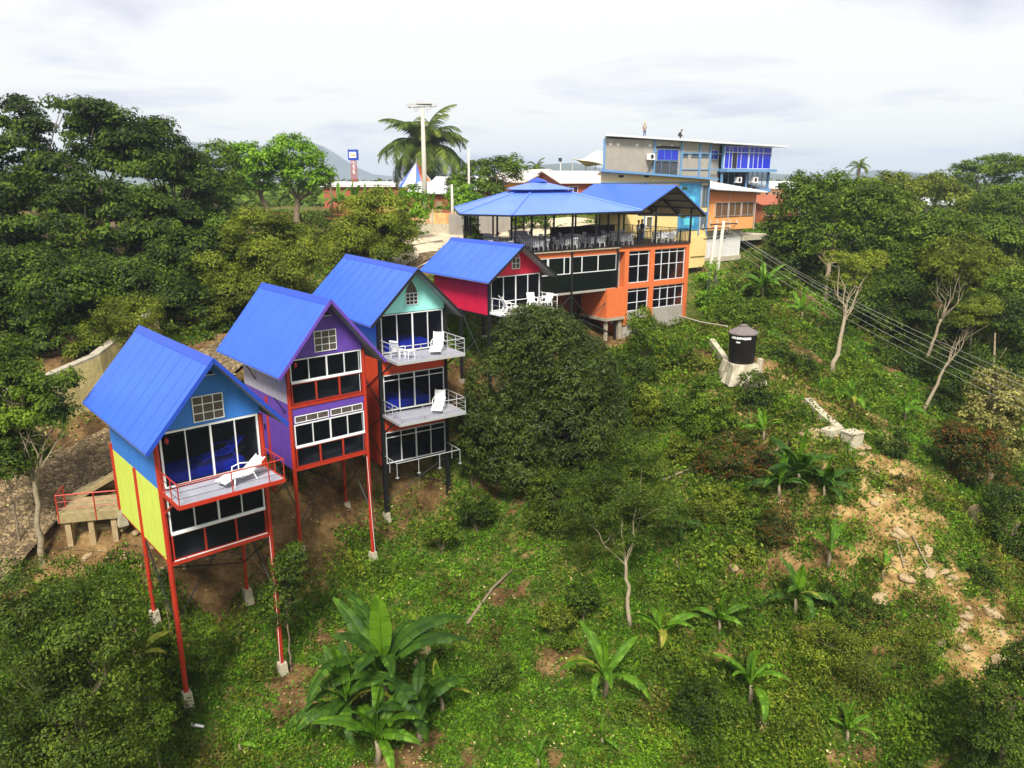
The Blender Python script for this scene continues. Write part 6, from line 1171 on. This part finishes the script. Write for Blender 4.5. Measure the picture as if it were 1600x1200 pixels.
# ================================================================== banana plants
def banana_leaf(L=2.2, W=.5, e0=70, e1=-25, n=16, seed=0, tear=.5, fold=.35):
    r = random.Random(seed); p = np.array([0., 0, 0]); pts = [p.copy()]
    for i in range(n): t_ = (i+.5)/n; e = R(e0+(e1-e0)*t_**1.3); p = p+np.array([cos(e), 0, sin(e)])*L/n; pts.append(p.copy())
    V = []; F = []; pet = 3
    for s in (-1, 1):
        i = pet
        while i < n:
            j = min(n, i+(1 if r.random() < tear else r.choice([2, 3]))); dr = r.uniform(.0, .75)*tear
            prof = lambda k: W/2*max(.04, sin(pi*min(1, ((k-pet+.35)/(n-pet+.35))**.75)))**.62
            row = []
            for k in range(i, j+1):
                d = pts[min(k+1, n)]-pts[max(k-1, 0)]; d /= np.linalg.norm(d); up = np.array([-d[2], 0, d[0]]); w_ = prof(k); sh = d*w_*.35
                if k == j and j < n: sh = sh-d*L/n*.12
                row.append((pts[k], pts[k]+np.array([0, s*w_*.55, 0])+up*w_*fold*.5+sh*.6, pts[k]+np.array([0, s*w_, 0])+up*(w_*fold*.35-w_*dr)+sh))
            b = len(V); V += [x for rw in row for x in rw]
            for k in range(len(row)-1):
                for m_ in range(2): a_ = b+k*3+m_; F.append((a_, a_+1, a_+4, a_+3) if s > 0 else (a_, a_+3, a_+4, a_+1))
            i = j
    mb = MB(); mb.tube(pts, [.030*(1-.75*i/n)+.004 for i in range(n+1)], 5)
    me = new_mesh('leaf', [tuple(v) for v in V]+mb.v, F+[tuple(i+len(V) for i in f) for f in mb.f]); smooth(me); me.materials.append(None); return me
BL = [banana_leaf(2.4, .42, 66, -30, seed=1, tear=.7, n=22, fold=.5), banana_leaf(2.4, .44, 50, -62, seed=2, tear=.9, n=22, fold=.4), banana_leaf(2.3, .40, 78, 12, seed=3, tear=.35, n=22, fold=.6), banana_leaf(2.5, .40, 45, -82, seed=4, tear=1.0, n=22), banana_leaf(2.0, .46, 87, 76, seed=5, tear=.05, fold=.6), banana_leaf(2.0, .40, 20, -88, seed=6, tear=1.0, n=20)]
def banana(px, py, hp, label, n=8, lf='banana', up=True, Y=None, group='banana plants on the slope', lean=0, az0=None):
    """foot pixel, overall height in photo pixels"""
    b = onground(px, py) if Y is None else np.array([*at(px, py, Y)[:2], 0]); b[2] = h1(b[0], b[1]); Yb = b[1]; H = hp*pxm(px, py, Yb)*1.05; st = H*.30; k = H*.70/1.95
    o = empty('banana_plant', b, 0, label, 'banana plant', group); q = MB(); q.tube([(0, 0, -.15), (.02*H, 0, st*.5), (lean*st, 0, st)], [.085*k+.03, .07*k+.02, .05*k], 8); q.build('pseudostem', M['barkp'], o, True)
    rr = random.Random(int(px*13+py)); az = rr.uniform(0, 6.28) if az0 is None else az0
    for i in range(n):
        me = BL[[1, 0, 2, 0, 1, 2, 3, 0][i % 8]]; f = link('leaf', me, None, o); f.material_slots[0].link = 'OBJECT'; f.material_slots[0].material = L_[lf]; s = k*rr.uniform(.75, 1.0); f.scale = (s, s, s); f.location = (lean*st, 0, st*(.86+.14*i/n)); f.rotation_euler = (rr.uniform(-.4, .4), rr.uniform(-.3, .25), az+i*2.4+rr.uniform(-.3, .3))
        if i < 2 and n > 5: f.material_slots[0].material = L_['bandry'] if rr.random() < .22 else L_[lf]
    if up: f = link('leaf', BL[4], None, o); f.material_slots[0].link = 'OBJECT'; f.material_slots[0].material = L_['banana']; f.scale = (k, k, k); f.location = (lean*st, 0, st); f.rotation_euler = (rr.uniform(-.15, .15), 0, az+1)
    return o
H_ = 'banana clump at the bottom centre'
banana(598, 1112, 200, 'tallest banana plant of the bottom centre clump, with an upright pale leaf', 14, 'banand', group=H_); banana(545, 1145, 150, 'left banana plant of the bottom centre clump', 12, 'banand', group=H_, up=True); banana(655, 1165, 150, 'right banana plant of the bottom centre clump', 11, 'banand', group=H_, up=False); banana(590, 1195, 140, 'front banana plant of the bottom centre clump, cut by the frame', 11, 'banana', group=H_)
banana(690, 1115, 90, 'yellowing banana sucker right of the bottom centre clump', 4, 'bandry', group=H_)
for a in [(945,1090,112,'bright banana plant left of the bottom middle, alone on open grass',7,'banana'),(1170,1105,112,'bright banana plant right of the bottom middle, above the dark bush',8,'banana'),(1030,1012,88,'slim banana plant right of the curved bare trunk',6,'banana'),
          (1122,992,72,'small banana plant between the slim one and the broad-leaved one',6,'banana'),(1240,965,88,'dark broad-leaved banana plant left of the low thicket',7,'banand'),(1293,885,82,'banana plant with a visible stem left of the gully',6,'banana'),
          (1378,905,48,'small bright banana plant at the gully edge',6,'banana'),(1062,838,50,'dark shiny banana plant below the olive shrub',7,'banand'),(1322,1160,70,'banana plant half inside the low thicket',7,'banana'),
          (1192,690,50,'banana plant with light leaves above the dark clump',6,'banana'),(1330,640,50,'pale banana plant right of the channel wall',6,'banana'),(1412,660,55,'banana plant with ragged leaves near the forest edge',7,'banana'),
          (1190,470,68,'large banana plant below the annex',9,'banana'),(1252,500,48,'banana plant with arching leaves right of the one below the annex',7,'banana'),
          (1475,705,40,'small banana plant in front of the red-flecked tree',5,'banana'),(178,950,48,'banana plant with one broad leaf at the edge of the huge bush',4,'banana'),(222,1048,75,'yellowed banana sucker beside the huge bush',4,'bandry'),
          (375,1178,50,'single-leaved young banana at the bottom left of centre',1,'banana'),(840,1198,50,'young banana plant at the very bottom, right of the centre clump',3,'banana'),(940,1165,45,'single-leaved banana seedling on the lower grass',1,'banana')]:
    banana(*a)
D_ = 'dark banana clump on the right slope'
banana(1245, 770, 100, 'central banana plant of the dark clump on the right slope', 11, 'banand', group=D_); banana(1215, 780, 78, 'left banana plant of the dark clump on the right slope', 9, 'banand', group=D_); banana(1285, 785, 78, 'right banana plant of the dark clump on the right slope', 9, 'banand', group=D_)
P_ = 'bananas on the plateau by the long shed'; rk = ['first', 'second', 'third', 'fourth', 'fifth', 'sixth', 'seventh', 'eighth', 'ninth']
for i, (px, py, Y, hp) in enumerate([(530,308,104,48),(548,306,104,50),(570,306,102,48),(592,308,100,48),(612,312,92,50),(630,314,90,52),(652,314,88,54),(672,318,86,50)]): banana(px, py, hp, rk[i]+' from the left of the banana row on the plateau behind the dry stalks', 7, 'banana', Y=Y, group=P_)
# ================================================================== ground cover
r = np.random.default_rng(21)
def samp(n, x0, x1, y0, y1, pw=1.6):
    y = (r.uniform(y1**(1-pw), y0**(1-pw), n))**(1/(1-pw)); x = r.uniform(-.80, .80, n)*y; k = (x > x0) & (x < x1); return x[k], y[k]
x, y = samp(820000, -60, 70, 21, 112, 1.35)
sm = soil_mask(x, y); pt = fbm(x*.8, y*.8, 101)+.5*fbm(x*2.6, y*2.6, 102); rd = dist_poly(x, y, ROAD)
inb = np.zeros(len(x), bool)
a = R(YB); ox, oy = 12.9103*S5, 57*S5; u_ = ((x-ox)*cos(a)+(y-oy)*sin(a))/S5; v_ = (-(x-ox)*sin(a)+(y-oy)*cos(a))/S5; inb |= (u_ > -18) & (u_ < 17.5) & (v_ > .4) & (v_ < 14)
inb |= (rd < 1.75) | (dist_poly(x, y, dr_) < 3.5)
keep = (r.uniform(size=len(x)) < np.clip(1.05-sm*1.15, .03, 1)*np.clip(.75+pt*1.1, .25, 1)) & ~inb
x, y, pt = x[keep], y[keep], pt[keep]; z = hgt(x, y); lift = np.clip(.07+.22*np.clip(pt+.1, 0, 1)+.16*np.clip(fbm(x*.25, y*.25, 120), 0, 1), .02, .6)*r.uniform(.1, 1, len(x))
nn = r.normal(size=(len(x), 3))*.55+np.array([0, -.1, .9]); s = (.030+.00165*y)*r.uniform(.6, 1.6, len(x))
tag(link('ground_cover', qmesh('ground_cover', quads(np.stack([x, y, z+lift], 1), nn, s*1.5, s*.95, r)), L_['grass']), 'low weeds and creepers matting the whole slope', 'ground cover', None, 'stuff')
# darker low undergrowth in drifts
x, y = samp(60000, -50, 65, 22, 100, 1.3); w_ = fbm(x*.22, y*.22, 140)+.45*fbm(x*.9, y*.9, 141)-.25*np.clip(1.5-np.hypot((x+1)/9, (y-31)/8), 0, 1); g = (w_ > .12) & (soil_mask(x, y) < .5) & (dist_poly(x, y, ROAD) > 2.5) & (dist_poly(x, y, dr_) > 4.5); x, y, w_ = x[g], y[g], w_[g]
a = R(YB); u_ = ((x-ox)*cos(a)+(y-oy)*sin(a))/S5; v_ = (-(x-ox)*sin(a)+(y-oy)*cos(a))/S5; g = ~((u_ > -18) & (u_ < 18) & (v_ > .3) & (v_ < 14)); x, y, w_ = x[g], y[g], w_[g]
k = 4; X = np.repeat(x, k)+r.normal(size=len(x)*k)*.12; Yv = np.repeat(y, k)+r.normal(size=len(x)*k)*.12; Z = hgt(X, Yv)+np.repeat(np.clip((w_-.12)*2.0, .05, .95), k)*r.uniform(.2, 1, len(X))+.05
s = (.05+.0024*Yv)*r.uniform(.6, 1.4, len(X)); tag(link('undergrowth', qmesh('undergrowth', quads(np.stack([X, Yv, Z], 1), r.normal(size=(len(X), 3))*.7+np.array([0, -.2, .7]), s*1.5, s*.8, r)), L_['mid']), 'knee-high darker undergrowth in drifts', 'undergrowth', None, 'stuff')
for mt_, sd_, nm_, th_, mxh in (('olive', 240, 'weed_thicket', .20, 1.25), ('dead', 340, 'dead_brush', .30, .7), ('bright', 440, 'fern_patch', .34, .45)):
    x, y = samp(52000, -45, 65, 22, 90, 1.3); w_ = fbm(x*.35, y*.35, sd_)+.5*fbm(x*1.1, y*1.1, sd_+1); w_ = w_-.22*np.clip(1.5-np.hypot((x+1)/9, (y-31)/8), 0, 1); g = (w_ > th_-.12) & (soil_mask(x, y) < .75) & (dist_poly(x, y, ROAD) > 2.4) & (dist_poly(x, y, dr_) > 4.5); u_ = ((x-ox)*cos(a)+(y-oy)*sin(a))/S5; v_ = (-(x-ox)*sin(a)+(y-oy)*cos(a))/S5; g &= ~((u_ > -18) & (u_ < 18) & (v_ > .3) & (v_ < 14)); x, y, w_ = x[g], y[g], w_[g]
    X = np.repeat(x, 4)+r.normal(size=len(x)*4)*.14; Yv = np.repeat(y, 4)+r.normal(size=len(x)*4)*.14; Z = hgt(X, Yv)+np.repeat(np.clip((w_-th_+.12)*3*mxh, .04, mxh), 4)*r.uniform(.15, 1, len(X))+.03
    s = (.045+.0022*Yv)*r.uniform(.6, 1.4, len(X)); tag(link(nm_, qmesh(nm_, quads(np.stack([X, Yv, Z], 1), r.normal(size=(len(X), 3))*.8+np.array([0, -.2, .6]), s*1.5, s*.55, r)), L_[mt_]), {'weed_thicket': 'waist-high olive weeds in uneven drifts on the slope', 'dead_brush': 'brown dead brush and dry vines on the slope', 'fern_patch': 'bright fern patches on the slope'}[nm_], nm_.replace('_', ' '), None, 'stuff')
# grass blades, yellow-green, on the brighter lower slope
x, y = samp(160000, -25, 60, 21, 90, 1.5); g = (fbm(x*.3, y*.3, 151) > -.05) & (soil_mask(x, y) < .75) & (dist_poly(x, y, ROAD) > 1.9) & (dist_poly(x, y, dr_) > 4.2); u_ = ((x-ox)*cos(a)+(y-oy)*sin(a))/S5; v_ = (-(x-ox)*sin(a)+(y-oy)*cos(a))/S5; g &= ~((u_ > -18) & (u_ < 18) & (v_ > .3) & (v_ < 14)); x, y = x[g], y[g]
z = hgt(x, y); n = len(x); hgt_ = (.10+.0028*y)*r.uniform(.5, 1.5, n); ang = r.uniform(0, 2*pi, n); ww = .010+.0008*y; lean = r.normal(size=(n, 2))*.35*hgt_[:, None]
V = np.stack([np.stack([x-cos(0)*np.cos(ang)*ww, y-np.sin(ang)*ww, z], 1), np.stack([x+np.cos(ang)*ww, y+np.sin(ang)*ww, z], 1), np.stack([x+lean[:, 0]+np.cos(ang)*ww*.3, y+lean[:, 1]+np.sin(ang)*ww*.3, z+hgt_], 1), np.stack([x+lean[:, 0]-np.cos(ang)*ww*.3, y+lean[:, 1]-np.sin(ang)*ww*.3, z+hgt_], 1)], 1).reshape(-1, 3)
tag(link('grass', qmesh('grass', V), L_['grass']), 'short bright grass blades between the weeds', 'grass', None, 'stuff')
x, y = samp(26000, -28, 55, 21, 75, 1.6); sm = soil_mask(x, y); g = r.uniform(size=len(x)) < np.where(sm > .4, .5, .22)+.3*np.clip(fbm(x*.5, y*.5, 161), 0, 1); x, y = x[g], y[g]; z = hgt(x, y)+.08+r.uniform(0, .12, len(x)); s = (.03+.0018*y)*r.uniform(.4, 1.6, len(x))
tag(link('leaf_litter', qmesh('leaf_litter', quads(np.stack([x, y, z], 1), r.normal(size=(len(x), 3))*.3+np.array([0, 0, 1]), s*1.3, s*.8, r)), L_['litter']), 'dry leaves and pale litter scattered on the slope', 'leaf litter', None, 'stuff')
x = r.uniform(-19, -8, 2600); y = 84+r.uniform(-2, 4, 2600)+x*0; z = hgt(x, y); n = len(x); hh_ = r.uniform(.8, 2.0, n); ln = r.normal(size=(n, 2))*.22
V = np.stack([np.stack([x-.05, y, z], 1), np.stack([x+.05, y, z], 1), np.stack([x+ln[:, 0]+.03, y+ln[:, 1], z+hh_], 1), np.stack([x+ln[:, 0]-.03, y+ln[:, 1], z+hh_], 1)], 1).reshape(-1, 3); tag(link('dry_maize_stalks', qmesh('dry_maize_stalks', V), L_['dry']), 'patch of dry tan maize stalks on the plateau', 'dry stalks', None, 'stuff')
# ---- rocks and debris
def rock_mesh(seed):
    r_ = random.Random(seed); bm = __import__('bmesh').new(); __import__('bmesh').ops.create_icosphere(bm, subdivisions=2, radius=1); 
    for v in bm.verts:
        p = v.co; d = 1+.22*sin(p.x*2.3+seed)+.18*sin(p.y*3.1+seed*2)+.15*sin(p.z*2.7+seed*3)+r_.uniform(-.07, .07); v.co = p*d; v.co.z *= .62
    me = bpy.data.meshes.new('rock'); bm.to_mesh(me); bm.free(); me.materials.append(M['rock']); return me
RK = [rock_mesh(i) for i in range(5)]
def rock(p, s, label, group, cat='rock', name='rock', k=None):
    o = link(name, RK[k if k is not None else random.randrange(5)]); o.location = tuple(p+np.array([0, 0, -s*random.uniform(.0, .22)])); o.scale = (s*random.uniform(.8, 1.3), s*random.uniform(.8, 1.2), s*random.uniform(.7, 1.1)); o.rotation_euler = (random.uniform(-.4, .4), random.uniform(-.4, .4), random.uniform(0, 6.28)); return tag(o, label, cat, group)
for px, py, sp, lab in ((1568,1035,20,'large rounded tan boulder at the right below the gully'),(1300,628,0,''),(1160,600,9,'pale rough rock below the tank base'),(1178,597,7,'small pale rock at the right foot of the tank base'),(1140,592,7,'small pale rock at the left foot of the tank base'),(1275,680,18,'long flat pale rock left of the concrete box'),(1255,682,9,'small rock touching the long flat pale rock'),(1352,700,9,'pale rock just below the concrete box'),(1348,712,7,'smaller pale rock under the one below the concrete box'),
    (1520,810,24,'wide brown boulder under the right edge trees'),(1555,965,12,'pale flat rock left of the large boulder'),(1508,968,11,'pale round rock in the lower gully middle'),(1190,1135,11,'upright tan rock near the bottom right of centre'),(1410,832,12,'pale boulder at the top of the gully'),(1448,862,10,'pale boulder half way up the gully'),(1452,900,11,'oval pale rock in the middle of the gully'),(1420,905,10,'angular rock left of the oval one'),(1500,985,9,'flat rock under the pale round rock'),(1378,940,11,'pinkish flat rock at the left gully edge'),(660,1023,14,'flat pale slab above the bottom centre bananas'),(650,1040,9,'brown slab under the flat pale slab'),(205,995,13,'pale broken slab left of the blue cabin front stilt'),(212,1018,11,'brown slab below the pale broken slab'),(1240,880,0,''),(1145,888,9,'grey-green rock left of the stemmed banana plant'),
    (165,828,9,'yellow-lit rock under the timber deck'),(188,832,8,'second yellow-lit rock under the timber deck'),(210,836,7,'brown rock beside the yellow panel foot')):
    if sp: p = onground(px, py); rock(p, sp*pxm(px, py, p[1])*1.0, lab, None)
for i in range(85):
    t_ = random.random(); k = t_*(len(GULLY)-1); j = int(k); f = k-j; A, B = GULLY[j], GULLY[min(j+1, len(GULLY)-1)]; x = A[0]+(B[0]-A[0])*f+random.gauss(0, 1.3); y = A[1]+(B[1]-A[1])*f+random.gauss(0, 1.1)
    rock(np.array([x, y, h1(x, y)]), random.choice([.05, .07, .09, .12, .16, .24]), 'small loose tan rock lying in the eroded gully', 'loose rocks in the gully')
for i in range(26):
    p = onground(random.uniform(560, 960), random.uniform(800, 1180)); rock(p, random.uniform(.05, .12), 'small pale stone lying in the grass of the lower slope', 'stones in the lower grass')
for i in range(22):
    p = onground(random.uniform(130, 330), random.uniform(815, 905)); rock(p, random.uniform(.08, .24), 'brown stone on the bare soil beneath the blue cabin', 'stones under the blue cabin')
def stick(pts, Y, r_, label, m='barkp', name='fallen_branch', cat='branch'):
    P = [at(px, py, Y) for px, py in pts] if Y else [onground(px, py)+np.array([0, 0, .12]) for px, py in pts]; q = MB(); q.tube([p-P[0] for p in P], [r_*(1-.6*i/len(P)) for i in range(len(P))], 6); w_ = q.build(name, M[m], None, True); w_.location = tuple(P[0]); return tag(w_, label, cat)
stick([(1052,1198),(1068,1165),(1082,1140),(1078,1130)], 26.2, .06, 'pale dead branch leaning out of the dark bottom bush'); stick([(300,1140),(320,1146)], None, .07, 'short white pipe lying in the grass right of the huge bush', 'wht', 'white_pipe', 'pipe')
stick([(1055,875),(1062,905)], None, .05, 'pale stick lying below the shiny banana plant'); stick([(1400,850),(1412,890)], None, .05, 'thin pale stick in the upper gully'); stick([(1425,840),(1455,905)], None, .05, 'long thin stick crossing the gully')
stick([(730,980),(770,925),(800,895)], None, .09, 'brown fallen log across the lower slope', 'bark', 'fallen_log', 'log'); stick([(1035,755),(1080,735)], None, .09, 'brown fallen log above the olive shrub', 'bark', 'fallen_log', 'log')
stick([(1240,690),(1200,720)], None, .05, 'pale stick beside the dark banana clump')
stick([(0,852),(150,862),(300,872),(480,868)], 26.0, .010, 'thin black cable sagging across in front of the blue cabin', 'blk', 'cable', 'cable')
# ================================================================== haze
hz = MB(); hz.box(-7000, 7000, -290, 5200, -12, 150); hm_ = bpy.data.materials.new('air'); hm_.use_nodes = True; t = hm_.node_tree; t.nodes.clear(); o_ = N(t, 'ShaderNodeOutputMaterial'); pv = N(t, 'ShaderNodeVolumePrincipled', Density=.00028); pv.inputs['Color'].default_value = (.68, .78, 1.0, 1); pv.inputs['Anisotropy'].default_value = .2; t.links.new(pv.outputs[0], o_.inputs['Volume'])
if HAZE: tag(hz.build('haze', hm_), 'thin blue haze in the air over the hills', 'haze', None, 'stuff')
